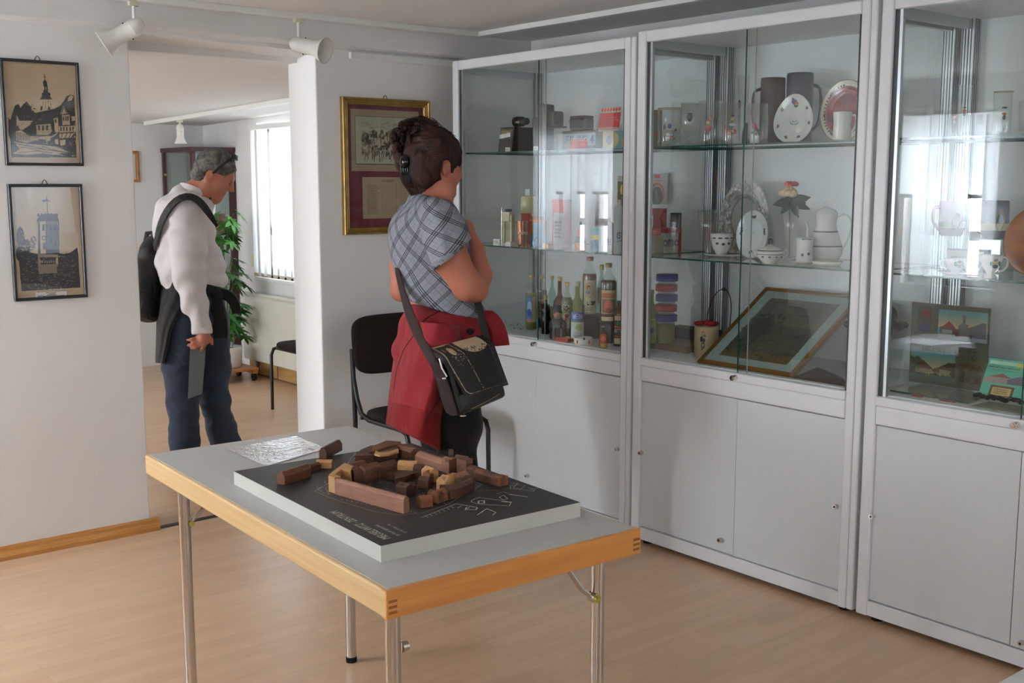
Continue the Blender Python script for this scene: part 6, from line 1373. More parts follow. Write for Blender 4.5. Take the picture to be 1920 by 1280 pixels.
for i in range(8): a = i*2.2; c = (RT[0]*-.034+.006*math.cos(a), RT[1]*-.034+.006*math.sin(a), hb+.034+.003*(i % 3)); b.ball(c, .011, rc, 10, 6)
b.build('rose', t)
cup(1508, 3.58, SB, 445, 34, 'white embossed mug with silver rim right of the sugar bowl', [(-.5, .3, .006, .006, SIL, .95), (.2, .34, .006, .006, SIL, .95), (-.1, .95, .02, .003, SIL, 1.0)], side=0, prof=mugp, sl='white saucer under the embossed mug beside the coffee pot')
y, s, py = spotx(1546, 3.70, SB); t = thing('coffee_pot', 'tall white coffee pot with silver bands and a large loop handle', 'coffee pot', (3.70, y, SB+.0005)); H_ = hgt(1546, 375, 3.70, SB); r = 28*s
MB().lathe([(0, 0), (r*.75, 0), (r*.8, .006), (r*1.12, H_*.14), (r*1.12, H_*.26), (r*.80, H_*.48), (r*.66, H_*.60), (r*.74, H_*.78), (r*.70, H_*.79)], (0, 0, 0), PORC, 36).build('body', t)
MB().lathe([(r*.76, H_*.78), (r*.6, H_*.84), (r*.2, H_*.88), (.004, H_*.90)], (0, 0, 0), PORC, 30).build('lid', t); MB().ball((0, 0, H_*.95), (.008, .008, .010), PORC, 12, 8).build('knob', t)
for zz_, kk in ((.27, 1.115), (.50, .79)): MB().lathe([(r*kk+.0008, H_*zz_-.003), (r*(kk-.01)+.0008, H_*zz_+.002)], (0, 0, 0), SIL, 36).build('silver_band', t)
dx_, dy_ = -math.cos(FACE+1.57), -math.sin(FACE+1.57)
MB().tube([(-dx_*r*k, -dy_*r*k, H_*q) for k, q in ((.70, .72), (1.2, .80), (1.65, .72), (1.75, .55), (1.5, .38), (1.2, .22), (1.05, .18))], [.0035, .004, .0045, .004, .0035, .0035, .003], PORC, 8).build('handle', t, subsurf=1)
MB().tube([(-dx_*r*k, -dy_*r*k, H_*q) for k, q in ((-.95, .25), (-1.2, .38), (-1.2, .55), (-1.35, .66))], [.009, .007, .005, .0045], PORC, 8).build('spout', t)
y, s, py = spotx(1560, 3.60, SB)
tag(MB().lathe([(0, 0), (.045, 0), (.05, .004), (.058, .016), (.056, .017), (.045, .006), (0, .005)], (0, 0, 0), mat('cream_porcelain', (.84, .85, .80), .25), 36).build('serving_dish'), 'low cream dish with a gold edge in front of the coffee pot', 'dish').location = (3.57, y, SB+.0005)

# --- middle cabinet, floor
y, s, py = spotx(1241, 3.80, SC)
for i in range(5):
    pass
y, s, py = spotx(1248, 3.66, SC); tc_ = (3.66, y)
o = thing('lidded_canister', 'cream canister carrying the stack of red and blue lidded cups', 'canister', (3.66, y, SC), 0); r = 17*s
MB().lathe([(0, 0), (r*.92, 0), (r*.95, .004), (r*.95, hgt(1248, 607, 3.66, SC)), (0, hgt(1248, 607, 3.66, SC))], (0, 0, 0), mat('khaki_plastic', (.52, .50, .30), .45), 28).build('body', o)
z_ = SC+hgt(1248, 607, 3.66, SC)+.0005
BLU, REDP = mat('blue_plastic_lid', (.13, .20, .52), .35), mat('red_plastic_lid', (.62, .12, .14), .35)
CLP = glassy('cloudy_plastic', (.80, .86, .84), .07, .1)
ztop = SC+hgt(1248, 513, 3.66, SC); st = (ztop-z_)/5
nm = ['lowest blue-lidded cup of the plastic stack', 'lower red-lidded cup of the plastic stack, above the lowest blue one', 'middle blue-lidded cup of the plastic stack', 'upper red-lidded cup of the plastic stack', 'topmost blue-lidded cup of the plastic stack']
for i in range(5):
    t = thing('plastic_cup', nm[i], 'plastic cup', (3.66, y+(.002 if i % 2 else -.001), z_+i*st), 0, 'stacked plastic cups with lids'); c = BLU if i % 2 == 0 else REDP
    MB().lathe([(0, 0), (r*.93, 0), (r*.95, st*.28), (0, st*.28)], (0, 0, 0), CLP, 28).build('cup', t)
    MB().lathe([(r*.98, st*.26), (r*1.18, st*.30), (r*1.2, st*.36), (r*1.2, st*.92), (r*1.1, st*.985), (0, st*.985)], (0, 0, 0), c, 28).build('lid', t)
y, s, py = spotx(1325, 3.62, SC); t = thing('stoneware_jar', 'cream stoneware jar with a blue painted emblem and a wire bail handle', 'jar', (3.62, y+.004, SC)); r = 22.5*s; h = hgt(1325, 610, 3.62, SC)
JC = mat('cream_stoneware', (.74, .65, .50), .35, noise=(5, .08))
MB().lathe([(0, 0), (r*.95, 0), (r, .005), (r*1.0, h*.12), (r*.98, h*.14), (r, h*.16), (r, h*.92), (r*.96, h), (r*.86, h), (r*.86, .02), (0, .015)], (0, 0, 0), JC, 36).build('body', t)
cvj = Cv(40, 50, (.74, .65, .50)); 
for (u, v, rr_, c) in ((.5, .2, .16, (.45, .38, .33)), (.5, .2, .1, (.74, .65, .50)), (.35, .45, .16, (.16, .18, .34)), (.6, .5, .12, (.28, .26, .36)), (.5, .72, .18, (.25, .25, .30)), (.5, .72, .1, (.74, .65, .5)), (.7, .3, .07, (.3, .28, .3)), (.4, .9, .06, (.2, .2, .3))): cvj.ell((u, v), rr_, rr_*.8, c)
label_on(t, cvj, r, h*.22, h*.92, .42, FACE-.45, 'painted_emblem')
o = MB(); hb_ = hgt(1352, 546, 3.62, SC)
WIRE = mat('dark_wire', (.16, .15, .14), .4, .6)
arc = []
for a in np.linspace(0, math.pi, 20): arc.append((.05+.03*math.sin(a), -(-.032+.0)-.0+(-.055*(1-math.cos(a)))*1.15+.012, h*.95+(hb_-h*.95)*math.sin(a)**.7))
o.tube(arc, .0022, WIRE, 6); o.build('bail_handle', t)
MB().tube([arc[9], arc[10]], .007, mat('worn_wood_grip', (.22, .2, .19), .6), 8).build('grip', t)
RCL = mat('red_white_cloth', (.62, .12, .18), .8)
for px, X, hh, lb_ in ((1328, 3.585, .058, 'red cloth tucked into the mouth of the stoneware jar'),):
    b = MB()
    for i in range(7): b.ball((rng.uniform(-.025, .025), rng.uniform(-.032, .032), h+.002+rng.uniform(0, .012)), (.020, .016, .009), RCL, 10, 6)
    b.build('cloth_stopper', t)
y, s, py = spotx(1372, 3.66, SC); b = MB()
for i in range(10): b.ball((rng.uniform(-.03, .03), rng.uniform(-.05, .05), .06+rng.uniform(0, .035)), (.028, .026, .018), RCL, 10, 6)
b.lathe([(0, 0), (.05, 0), (.052, .06), (0, .062)], (0, 0, 0), mat('grey_tin', (.36, .36, .35), .4, .4), 24)
t = thing('cloth_covered_jar', 'grey tin covered with a bunched red cloth behind the stoneware jar', 'jar', (3.70, y, SC)); b.build('jar', t)
tag(MB().box(-.05, .05, -.13, .13, 0, .035, mat('dark_radio_case', (.07, .07, .07), .4)).box(-.049, .049, -.128, .128, .035, .075, mat('dark_mesh', (.14, .15, .15), .6)).build('radio', bevel=.004), 'flat black radio on the cabinet floor behind the stoneware jar', 'radio').location = (3.86, spotx(1300, 3.86, SC)[0], SC)
tag(MB().box(-.10, .10, -.11, .11, 0, .028, mat('brown_wood_tray', (.42, .30, .15), .5)).build('wooden_board', bevel=.003), 'brown wooden board on the cabinet floor beside the plastic cup stack', 'board').location = (3.72, spotx(1290, 3.72, SC)[0]+.03, SC)
# leaning framed picture
pa, pb_ = onx(1305, 681, 3.470), onx(1482, 709, 3.470); zt_ = 1.108
q0 = np.array([3.470, pa[1]-.008, SC+.002]); wv = np.array([0, -(pa[1]-pb_[1])-.0, 0]); hv = np.array([.375, -.045, zt_-SC])
t = thing('leaning_picture', 'gold-framed grey landscape picture leaning back in the middle cabinet', 'picture', (3.47, (pa[1]+pb_[1])/2, SC+.002))
fn0 = lambda u, v, d=0.0: q0+wv*u+hv*v
nrm_ = np.cross(wv, hv); nrm_ /= np.linalg.norm(nrm_); nrm_ *= -1 if nrm_[0] > 0 else 1
b = MB(); FG = mat('narrow_gold_frame', (.50, .36, .16), .4, .4); W_, H2 = np.linalg.norm(wv), np.linalg.norm(hv); fw = .016
fr_ = [(0, 0), (1, 0), (1, 1), (0, 1)]; fi = [(fw/W_, fw/H2), (1-fw/W_, fw/H2), (1-fw/W_, 1-fw/H2), (fw/W_, 1-fw/H2)]
V = []
for k in range(4):
    o1, i1 = fn0(*fr_[k]), fn0(*fi[k]); V += [o1-nrm_*.012, o1+nrm_*.006, i1+nrm_*.008, i1-nrm_*.002]
V = [q-np.array(t.location) for q in V]
b.add(V, [(k*4+j, ((k+1) % 4)*4+j, ((k+1) % 4)*4+j+1, k*4+j+1) for k in range(4) for j in range(3)], FG); b.build('frame', t)
cv = Cv(90, 90, (.60, .66, .64)); cv.rect(.12, .10, .88, .90, (.34, .33, .28)); cv.grad(.12, .10, .88, .45, (.36, .36, .32), (.42, .40, .33)); cv.rect(.12, .80, .88, .90, (.42, .36, .24))
cv.speck(70, .01, .04, (.24, .25, .22), .13, .30, .45, .75, .6, 5, .6); cv.speck(50, .01, .035, (.40, .38, .31), .4, .2, .87, .75, .5, 6, .4); cv.speck(60, .008, .02, (.22, .20, .16), .14, .76, .86, .86, .7, 7, .6)
cv.poly([(.15, .55), (.30, .30), (.42, .45), (.36, .62)], (.25, .26, .23), .8).line([(.5, .3), (.85, .28)], .008, (.3, .3, .26)).line([(.45, .66), (.86, .50)], .010, (.28, .27, .23))
canvas('picture', cv, lambda u, v: q0+wv*(fi[0][0]*.8+u*(1-1.6*fi[0][0]))+hv*(1-(fi[0][1]*.8+v*(1-1.6*fi[0][1])))-np.array(t.location), t, m=painted('matt_picture', .6, spec=.2))
V = [q0+wv*u+hv*v+nrm_*.003-np.array(t.location) for u, v in fi]; MB().add(V, [(0, 1, 2, 3)], glassy('picture_cover_glass', (.97, .98, .97), .06)).build('glass', t)
o_ = [q0+wv*u+hv*v-nrm_*.012-np.array(t.location) for u, v in fr_]; MB().add(o_, [(0, 1, 2, 3)], mat('brown_backing', (.25, .22, .18), .8)).build('backing', t)
# dark hat and dark cloth right of the picture
y, s, py = spotx(1592, 3.74, SC); t = thing('felt_hat', 'crumpled dark grey felt hat on a stand at the right of the middle cabinet', 'hat', (3.855, y-.035, SC)); HG = mat('dark_grey_felt', (.19, .20, .21), .9, bump=(40, .5))
S = SDF((-.14, -.13, .08), (.14, .13, .30), .009)
S.ell((0, 0, .22), (.085, .075, .055), k=.02).ell((0, 0, .18), (.125, .115, .022), k=.03).ell((-.05, -.03, .14), (.05, .05, .03), k=.03)
S.warp(lambda X, Y, Z: .006*np.sin(60*X+30*Z)*np.sin(50*Y)); V_, Q_ = S.surf(); MB().add(V_.tolist(), Q_.tolist(), HG, True).build('felt_body', t)
MB().cyl((0, 0, 0), (0, 0, .19), .012, .012, ALU, 12).cyl((0, 0, 0), (0, 0, .008), .06, .06, ALU, 24).build('stand', t)
q1, q2, q3, q4 = onz(1497, 700, SC+.012), onz(1545, 699, SC+.02), onz(1598, 710, SC+.016), onz(1590, 728, SC+.004)
def over(P3): P3 = P3.copy(); P3[0] = max(P3[0], 3.458); return P3
b = MB(); b.add([(3.465, q1[1]+.0, SC+.001), (3.60, q2[1]+.06, SC+.030), (3.66, q3[1]+.15, SC+.002), (3.465, q4[1]+.03, SC+.001), (3.60, q3[1]+.07, SC+.001)], [(0, 1, 4, 3), (1, 2, 4), (0, 3, 4), (0, 4, 1)], mat('dark_brown_leather', (.13, .11, .10), .5))
b.build('leather_folder', tag(bpy.data.objects.new('dark_folder', None), 'dark leather folder lying at the right front of the middle cabinet', 'folder')) if False else None
tag(b.build('leather_folder'), 'dark leather folder lying at the right front of the middle cabinet', 'folder')

# --- right cabinet
emb = [(-.55, .62, .005, .005, cO, .97), (-.55, .55, .004, .006, cK, .97)]
drink_glass(1806, 3.52, 160, 22, 'tall straight glass with an orange and dark crest, left one in the right cabinet', [(-.4, .50, .006, .004, cO), (-.4, .43, .005, .006, cK), (-.4, .56, .006, .002, cK)], tank, group='crested glasses in the right cabinet')
drink_glass(1788, 3.74, 196, 22, 'short glass with an orange crest behind the tall straight glass', [(-.4, .62, .007, .005, cO), (-.4, .50, .005, .006, cK)], tank, group='crested glasses in the right cabinet')
drink_glass(1877, 3.52, 172, 34, 'gold-rimmed glass with an orange and dark crest on the right cabinet shelf', [(-.2, .48, .007, .004, cO), (-.2, .40, .005, .008, cK), (-.2, .62, .009, .003, cK)], tank, rim=mat('gold_line', (.72, .62, .35), .3, .7), group='crested glasses in the right cabinet')
drink_glass(1927, 3.55, 190, 40, 'rounded glass cut by the picture edge on the right cabinet shelf', None, None, group='crested glasses in the right cabinet')
ky1 = mat('cream_relief_glaze', (.66, .62, .44), .3)
barrel = lambda r, h, m1, m2: [(0, 0), (r*.80, 0), (r*.86, .004), (r*.98, h*.22, m2), (r*1.0, h*.40), (r*1.0, h*.70, m1), (r*.99, h*.80), (r*.97, h*.99), (r*.95, h), (r*.86, h), (r*.84, .012), (0, .01)]
yb_ = SB+.062
def shelf_mug(px, X, ytop, ybot, wpx, label, m1, side):
    z0_ = float(onx(px, ybot, X)[2]); y_, s_, _ = spotx(px, X, z0_); o = MB().box(-.05, .05, -.055, .055, 0, z0_-SB-.001, CLP).build('clear_riser', bevel=.002); o.location = (X, y_, SB+.0005); tag(o, 'clear plastic riser under the '+label.split(' with')[0], 'riser', 'clear plastic risers')
    t = mug(px, X, ytop, wpx, label, m1, ky1, side=side, z=z0_, prof=barrel, hsq=False)
    R_ = wpx*s_/2; h_ = hgt(px, ytop, X, z0_)
    MB().tube([((R_+.001)*math.cos(FACE+.3*math.cos(a)), (R_+.001)*math.sin(FACE+.3*math.cos(a)), h_*.45+h_*.24*math.sin(a)) for a in np.linspace(0, 6.283, 24, endpoint=False)], .0018, ky1, 6, closed=True).build('relief_medallion', t)
shelf_mug(1862, 3.76, 376, 447, 52, 'blue-grey stoneware mug with a cream relief medallion', mat('blue_grey_glaze', (.17, .21, .25), .25), -1)
shelf_mug(1783, 3.80, 377, 441, 47, 'red-brown stoneware mug with a cream relief medallion', mat('red_brown_glaze', (.48, .16, .15), .25), -1)
boxthing('certificate_plaque', 'olive certificate plaque with faint writing on the middle shelf of the right cabinet', 'plaque', 1812, 3.70, SB, .150, .02, .078, lab((.55, .56, .42), ('rect', 0, 0, 1, .07, (.22, .24, .2)), ('rect', .9, 0, 1, 1, (.2, .24, .2)), ('lines', .1, .3, .6, .7, 3, (.35, .38, .32)), ('ell', (.8, .4), .08, .3, (.55, .68, .50)), w=60, h=36), m=mat('dark_green_block', (.16, .20, .17), .5))
EMB = [(.0, .68, .012, .0035, cY, .96), (.0, .54, .010, .006, cK, .9), (.0, .82, .008, .005, mat('emblem_grey', (.35, .35, .35), .4), .99), (-.35, .66, .005, .008, cG, .97), (.35, .66, .005, .008, cG, .97)]
cup(1856, 3.49, SB, 478, 44, 'white creamer with a yellow and black crest and looped handle', EMB, side=1, saucer=False, name='creamer', hs=1.3, prof=lambda r, h: [(0, .0), (r*.55, 0), (r*.5, .008), (r*.28, h*.22), (r*.55, h*.4), (r*.92, h*.75), (r*1.0, h), (r*.95, h), (r*.8, h*.7), (r*.4, h*.4), (0, h*.34)], group='crested porcelain in the right cabinet')
cup(1823, 3.56, SB, 484, 36, 'small mint-lidded pot with a yellow and black crest', EMB, side=0, saucer=False, name='mustard_pot', group='crested porcelain in the right cabinet')
cup(1790, 3.52, SB, 484, 40, 'white cup with a yellow and black crest on a saucer', EMB, side=-1, saucer=True, sl='white saucer under the crested cup in the right cabinet', group='crested porcelain in the right cabinet')
y, s, py = spotx(1823, 3.56, SB); tag(MB().lathe([(.024, 0), (.018, .006), (.006, .010), (.004, .022), (.006, .028), (0, .030)], (0, 0, 0), mat('mint_porcelain', (.62, .72, .66), .25), 24).build('pot_lid'), 'mint green lid with a tall knob lying on the small crested pot', 'lid').location = (3.56, y, SB+hgt(1823, 484, 3.56, SB)+.002)
y, s, py = spotx(1926, 3.60, SB); t = thing('turned_wooden_plate', 'large turned brown wooden plate with a red centre, cut by the picture edge', 'plate', (3.60, y-.02, SB+.001), 0)
WP = wood('turned_oak', (.52, .28, .08), (.66, .40, .14), (3, 3, 12), .3, .3); Mx = Matrix.Rotation(math.radians(-80), 4, 'Y') @ Matrix.Identity(4)
Mx = Matrix.Translation((.03, 0, .118)) @ Matrix.Rotation(math.radians(-78), 4, 'Y')
MB().lathe([(0, 0), (.08, 0), (.112, .006), (.117, .012), (.112, .015), (.075, .012), (.068, .009), (.060, .010), (.055, .008), (0, .008)], (0, 0, 0), WP, 48, M=Mx).build('dish', t)
MB().lathe([(.05, .0085), (.048, .0095), (0, .0095)], (0, 0, 0), mat('red_enamel_disc', (.62, .16, .12), .35), 36, M=Mx).build('centre', t)
# souvenir folder with two postcards
fa, fb_ = onx(1735, 572, 3.78), onx(1890, 582, 3.78)
fy0, fy1 = 2.235, 1.935
def card_pic(kind):
    cv = Cv(84, 56, (.45, .64, .64)); cv.grad(0, 0, 1, .62, (.30, .56, .58), (.80, .66, .50))
    if kind == 0:
        cv.rect(0, .84, 1, 1, (.55, .56, .56)).poly([(.02, .62), (.12, .55), (.22, .38), (.34, .55), (.36, .62)], (.50, .18, .18)).rect(.04, .6, .36, .82, (.32, .30, .30)).rect(.08, .68, .3, .8, (.55, .54, .5))
        cv.rect(.50, .14, .56, .5, (.36, .34, .32)).poly([(.42, .5), (.5, .38), (.62, .45), (.62, .85), (.42, .85)], (.42, .42, .42)).poly([(.62, .55), (.92, .33), (.98, .36), (.98, .88), (.62, .86)], (.38, .37, .40)).rect(.36, .62, .44, .88, (.40, .24, .25)).ell((.66, .84), .04, .06, (.2, .2, .22))
    else:
        cv.poly([(0, .2), (.1, .25), (.18, .2), (.3, .35), (.5, .58), (.62, .5), (.8, .35), (1, .28), (1, .8), (0, .8)], (.26, .24, .18)).rect(.12, .56, .50, .75, (.50, .48, .38)).rect(.66, .55, .92, .75, (.52, .50, .38)).rect(0, .78, 1, 1, (.34, .40, .34))
        cv.poly([(.05, .6), (.3, .32), (.52, .58)], (.36, .22, .16)).poly([(.58, .56), (.8, .36), (.98, .56)], (.34, .22, .17)).speck(50, .01, .03, (.20, .24, .16), 0, .2, .2, .7, .8, 4).speck(30, .01, .03, (.20, .24, .16), .8, .3, 1, .7, .8, 5).speck(20, .01, .02, (.7, .62, .4), .1, .6, .9, .78, .8, 6)
    return cv
fo = Cv(150, 150, (.335, .345, .285)); fo.noise(.05, 8, 6)
fo.word('MEUSELWITZ', .16, .535, .86, .635, (.17, .18, .15), .009, .22).rect(.09, .04, .26, .36, (.30, .28, .22)).ell((.19, .13), .06, .05, (.52, .20, .20)).rect(.11, .27, .24, .35, (.22, .20, .46)).speck(20, .008, .02, (.30, .24, .20), .08, .05, .27, .3, .8, 3)
fo.rect(.66, .70, .92, .92, (.26, .22, .18)).speck(30, .01, .03, (.34, .28, .24), .66, .70, .92, .92, .9, 5)
zb_, zt2 = SC+.006, 1.118
t = thing('souvenir_folder', 'olive folder lettered MEUSELWITZ holding two coloured postcards', 'folder', (3.70, (fy0+fy1)/2, zb_))
def ff(u, v, d=0.0): return np.array([.03*(1-v)+.02-d, (fy0-fy1)/2-(fy0-fy1)*u-.02*(v-.5), (zt2-zb_)*(1-v)])
canvas('board', fo, lambda u, v: ff(u, v), t, m=painted('matt_picture', .6, spec=.2), solid=.003)
for kind, (u0, v0, u1, v1) in ((0, (.36, .06, .98, .42)), (1, (.02, .60, .60, .96))):
    canvas('postcard', card_pic(kind), lambda u, v: ff(u0+(u1-u0)*u, v0+(v1-v0)*v, .0025), t, m=painted('matt_picture', .6, spec=.2))
# turquoise brochure
gx = 3.62; b0 = onx(1835, 762, gx); b1 = onx(1853, 673, gx)
cv = Cv(100, 80, (.36, .68, .58)); cv.rect(.03, .05, .50, .14, (.66, .80, .70)).rect(.48, .05, .92, .15, (.80, .74, .40)).lines(.03, .19, .85, .24, 1, (.45, .38, .25)).lines(.1, .26, .8, .30, 1, (.45, .38, .25))
cv.poly([(.02, .36), (.80, .36), (.80, .66), (.02, .66)], (.36, .68, .58)).poly([(.02, .50), (.30, .38), (.50, .46), (.78, .42), (.82, .62), (.02, .62)], (.60, .54, .52)).poly([(.1, .46), (.3, .36), (.45, .46)], (.55, .34, .30)).poly([(.4, .5), (.6, .38), (.8, .46), (.8, .6), (.42, .62)], (.40, .38, .42))
cv.rect(.16, .68, .56, .96, (.42, .30, .24)).rect(.20, .72, .52, .92, (.72, .64, .40)).lines(.23, .75, .5, .9, 3, (.45, .35, .22)).lines(.78, .55, 1, .95, 5, (.15, .35, .40))
yb0, yb1 = float(b0[1])+.005, float(b0[1])-.20; zbb = SC+.012; zbt = float(b1[2])
t = thing('brochure', 'turquoise brochure with building pictures propped at the right edge of the right cabinet', 'brochure', (gx, (yb0+yb1)/2, zbb))
L_ = (yb0-yb1)
canvas('cover', cv, lambda u, v: (.03*(1-v), L_/2-L_*u-.018*(1-v), (zbt-zbb)*(1-v)), t, m=painted('matt_picture', .6, spec=.2), solid=.004)
b = MB(); rl = random.Random(9)
for i in range(16): b.ball((-.012+rl.uniform(-.006, .006), L_/2-.0-L_*i/15*.98, .0+rl.uniform(-.002, .008)), (.012, .010, .008), BLKMAT, 8, 6)
o = b.build('black_lace_ribbon', world=False); o.location = (gx-.003, (yb0+yb1)/2, zbb); tag(o, 'black ruffled ribbon lying along the foot of the turquoise brochure', 'ribbon')
o = MB().ball((0, 0, .018), (.03, .032, .02), BLKMAT).ball((0.0, -.03, .012), (.02, .025, .014), BLKMAT).build('black_pouch'); o.location = (3.74, float(onx(1915, 700, 3.74)[1]), SC+.07); o.location[2] = SC+.001; tag(o, 'small black pouch behind the turquoise brochure', 'pouch')
for px, X, w_, lb_ in ((1722, 3.50, .035, 'small dark red booklet lying at the left front of the right cabinet'), (1778, 3.50, .05, 'red-brown booklet with a white stripe lying before the souvenir folder')):
    y, s, py = spotx(px, X, SC); tag(MB().box(-.014, .014, -w_/2, w_/2, 0, .006, mat('dark_red_cover', (.42, .10, .10), .45)).box(-.010, .010, -w_*.3, w_*.3, .006, .0064, mat('printed_pale_band', (.62, .52, .50), .5)).build('booklet', bevel=.001), lb_, 'booklet').location = (X, y, SC)
t = thing('glass_tray', 'flat clear glass tray on the floor of the right cabinet', 'tray', (3.60, float(spotx(1765, 3.6, SC)[0]), SC)); MB().box(-.11, .12, -.16, .13, .004, .010, SHELFG).box(-.112, -.11, -.16, .13, .004, .010, EDGE).build('sheet', t)
tag(MB().box(-.07, .05, -.16, .1, 0, .004, mat('patterned_paper', (.45, .48, .44), .5, noise=(60, .4))).build('patterned_paper'), 'patterned paper lying in front of the turquoise brochure', 'paper').location = (3.535, float(spotx(1885, 3.5, SC)[0]), SC)
# ------------------------------------------------------------------ people
def skin_mat(name, base, red, dark):
    m = bpy.data.materials.new(name); m.use_nodes = True; n = m.node_tree.nodes; l = m.node_tree.links; b = n['Principled BSDF']
    tc = n.new('ShaderNodeTexCoord'); t = n.new('ShaderNodeTexNoise'); t.inputs['Scale'].default_value = 9; t.inputs['Detail'].default_value = 3
    r = n.new('ShaderNodeValToRGB'); r.color_ramp.elements[0].color = (*lin(base), 1); r.color_ramp.elements[0].position = .35; r.color_ramp.elements[1].color = (*lin(red), 1); r.color_ramp.elements[1].position = .7
    l.new(tc.outputs['Object'], t.inputs['Vector']); l.new(t.outputs['Fac'], r.inputs[0]); l.new(r.outputs[0], b.inputs['Base Color'])
    b.inputs['Roughness'].default_value = .5; b.inputs['Subsurface Weight'].default_value = .12; b.inputs['Subsurface Radius'].default_value = (.012, .004, .002); b.inputs['Subsurface Scale'].default_value = .5
    return m
SKM = skin_mat('tanned_skin', (.70, .45, .35), (.72, .42, .33), None); SKW = skin_mat('woman_skin', (.745, .475, .37), (.745, .44, .35), None)
def hair_mat(name, c1, c2, sc):
    m = bpy.data.materials.new(name); m.use_nodes = True; n = m.node_tree.nodes; l = m.node_tree.links; b = n['Principled BSDF']
    tc = n.new('ShaderNodeTexCoord'); mp = n.new('ShaderNodeMapping'); mp.inputs['Scale'].default_value = sc; t = n.new('ShaderNodeTexNoise'); t.inputs['Scale'].default_value = 22; t.inputs['Detail'].default_value = 6; t.inputs['Distortion'].default_value = 1.2
    r = n.new('ShaderNodeValToRGB'); r.color_ramp.elements[0].color = (*lin(c1), 1); r.color_ramp.elements[0].position = .36; r.color_ramp.elements[1].color = (*lin(c2), 1); r.color_ramp.elements[1].position = .68
    bp = n.new('ShaderNodeBump'); bp.inputs['Strength'].default_value = .9; bp.inputs['Distance'].default_value = .006
    l.new(tc.outputs['Object'], mp.inputs[0]); l.new(mp.outputs[0], t.inputs['Vector']); l.new(t.outputs['Fac'], r.inputs[0]); l.new(r.outputs[0], b.inputs['Base Color']); l.new(t.outputs['Fac'], bp.inputs['Height']); l.new(bp.outputs[0], b.inputs['Normal'])
    b.inputs['Roughness'].default_value = .6; b.inputs['Specular IOR Level'].default_value = .3; return m
def cloth(name, col, rough=.85, folds=6, strength=.35, weave=260, sheen=.1, var=.05):
    m = bpy.data.materials.new(name); m.use_nodes = True; n = m.node_tree.nodes; l = m.node_tree.links; b = n['Principled BSDF']; c = lin(col)
    tc = n.new('ShaderNodeTexCoord'); t = n.new('ShaderNodeTexNoise'); t.inputs['Scale'].default_value = folds; t.inputs['Detail'].default_value = 3; t.inputs['Distortion'].default_value = 1.5
    t2 = n.new('ShaderNodeTexNoise'); t2.inputs['Scale'].default_value = weave
    mx = n.new('ShaderNodeMath'); mx.operation = 'MULTIPLY_ADD'; mx.inputs[1].default_value = .06
    bp = n.new('ShaderNodeBump'); bp.inputs['Strength'].default_value = strength; bp.inputs['Distance'].default_value = .03
    l.new(tc.outputs['Object'], t.inputs['Vector']); l.new(tc.outputs['Object'], t2.inputs['Vector']); l.new(t2.outputs['Fac'], mx.inputs[0]); l.new(t.outputs['Fac'], mx.inputs[2]); l.new(mx.outputs[0], bp.inputs['Height']); l.new(bp.outputs[0], b.inputs['Normal'])
    t3 = n.new('ShaderNodeTexNoise'); t3.inputs['Scale'].default_value = 5; r = n.new('ShaderNodeValToRGB'); r.color_ramp.elements[0].color = (*[v*(1-var*2) for v in c], 1); r.color_ramp.elements[1].color = (*[min(1, v*(1+var*2)) for v in c], 1)
    l.new(tc.outputs['Object'], t3.inputs['Vector']); l.new(t3.outputs['Fac'], r.inputs[0]); l.new(r.outputs[0], b.inputs['Base Color'])
    b.inputs['Roughness'].default_value = rough; b.inputs['Sheen Weight'].default_value = sheen; return m
Z3 = np.array([0, 0, 1.0]); HF = np.array([FW[0], FW[1], 0]); HF /= np.linalg.norm(HF)
def head_axes(fwd, pitch, roll=0):
    """forward, side, up axes of a head nodding down by pitch"""
    fwd = np.array(fwd)/np.linalg.norm(fwd); sd = np.cross(fwd, Z3); sd /= np.linalg.norm(sd)
    f = fwd*math.cos(pitch)-Z3*math.sin(pitch); u = np.cross(sd, f); return f, sd, u
def add_head(S, c, f, sd, u, k=1.0):
    """c: centre of the skull; sizes in metres times k"""
    p = lambda a, b_, h: c+(f*a+sd*b_+u*h)*k
    S.ell(c+u*.015*k-f*.005*k, (.098*k, .077*k, .100*k), (f, sd, u), .02)
    S.ell(p(.028, 0, -.035), (.068*k, .066*k, .085*k), (f, sd, u), .03)          # face block
    S.cone(p(.005, .045, -.075), p(.070, .014, -.108), .022*k, .016*k, .03); S.cone(p(.005, -.045, -.075), p(.070, -.014, -.108), .022*k, .016*k, .03)
    S.cone(p(.066, -.012, -.108), p(.066, .012, -.108), .018*k, .018*k, .02)        # chin
    S.cone(p(.088, -.03, .020), p(.088, .03, .020), .011*k, .011*k, .022)           # brow
    S.cone(p(.092, 0, .008), p(.120, 0, -.034), .0075*k, .0115*k, .012)             # nose
    S.cone(p(.105, .010, -.038), p(.105, -.010, -.038), .008*k, .008*k, .010)
    S.cone(p(.093, -.018, -.064), p(.093, .018, -.064), .0075*k, .0075*k, .010); S.cone(p(.090, -.016, -.077), p(.090, .016, -.077), .008*k, .008*k, .010)
    for s_ in (-1, 1):
        S.ell(p(.092, s_*.033, -.002), (.014*k, .016*k, .011*k), (f, sd, u), .010, 's')
        S.ell(p(.082, s_*.033, -.003), (.0125*k, .0135*k, .0115*k), (f, sd, u), .004)
        S.ell(p(.060, s_*.045, -.040), (.03*k, .02*k, .025*k), (f, sd, u), .03)      # cheek
        e = p(-.008, s_*.080, -.018)
        S.ell(e, (.019*k, .008*k, .032*k), (f*.96-u*.28, sd, u*.96+f*.28), .006)
        S.ell(e+sd*s_*.007*k+f*.003*k, (.010*k, .006*k, .019*k), (f, sd, u), .005, 's')
def finger(S, pts, r0, r1, k=.004): S.chain(pts, [r0+(r1-r0)*i/(len(pts)-1) for i in range(len(pts))], k)

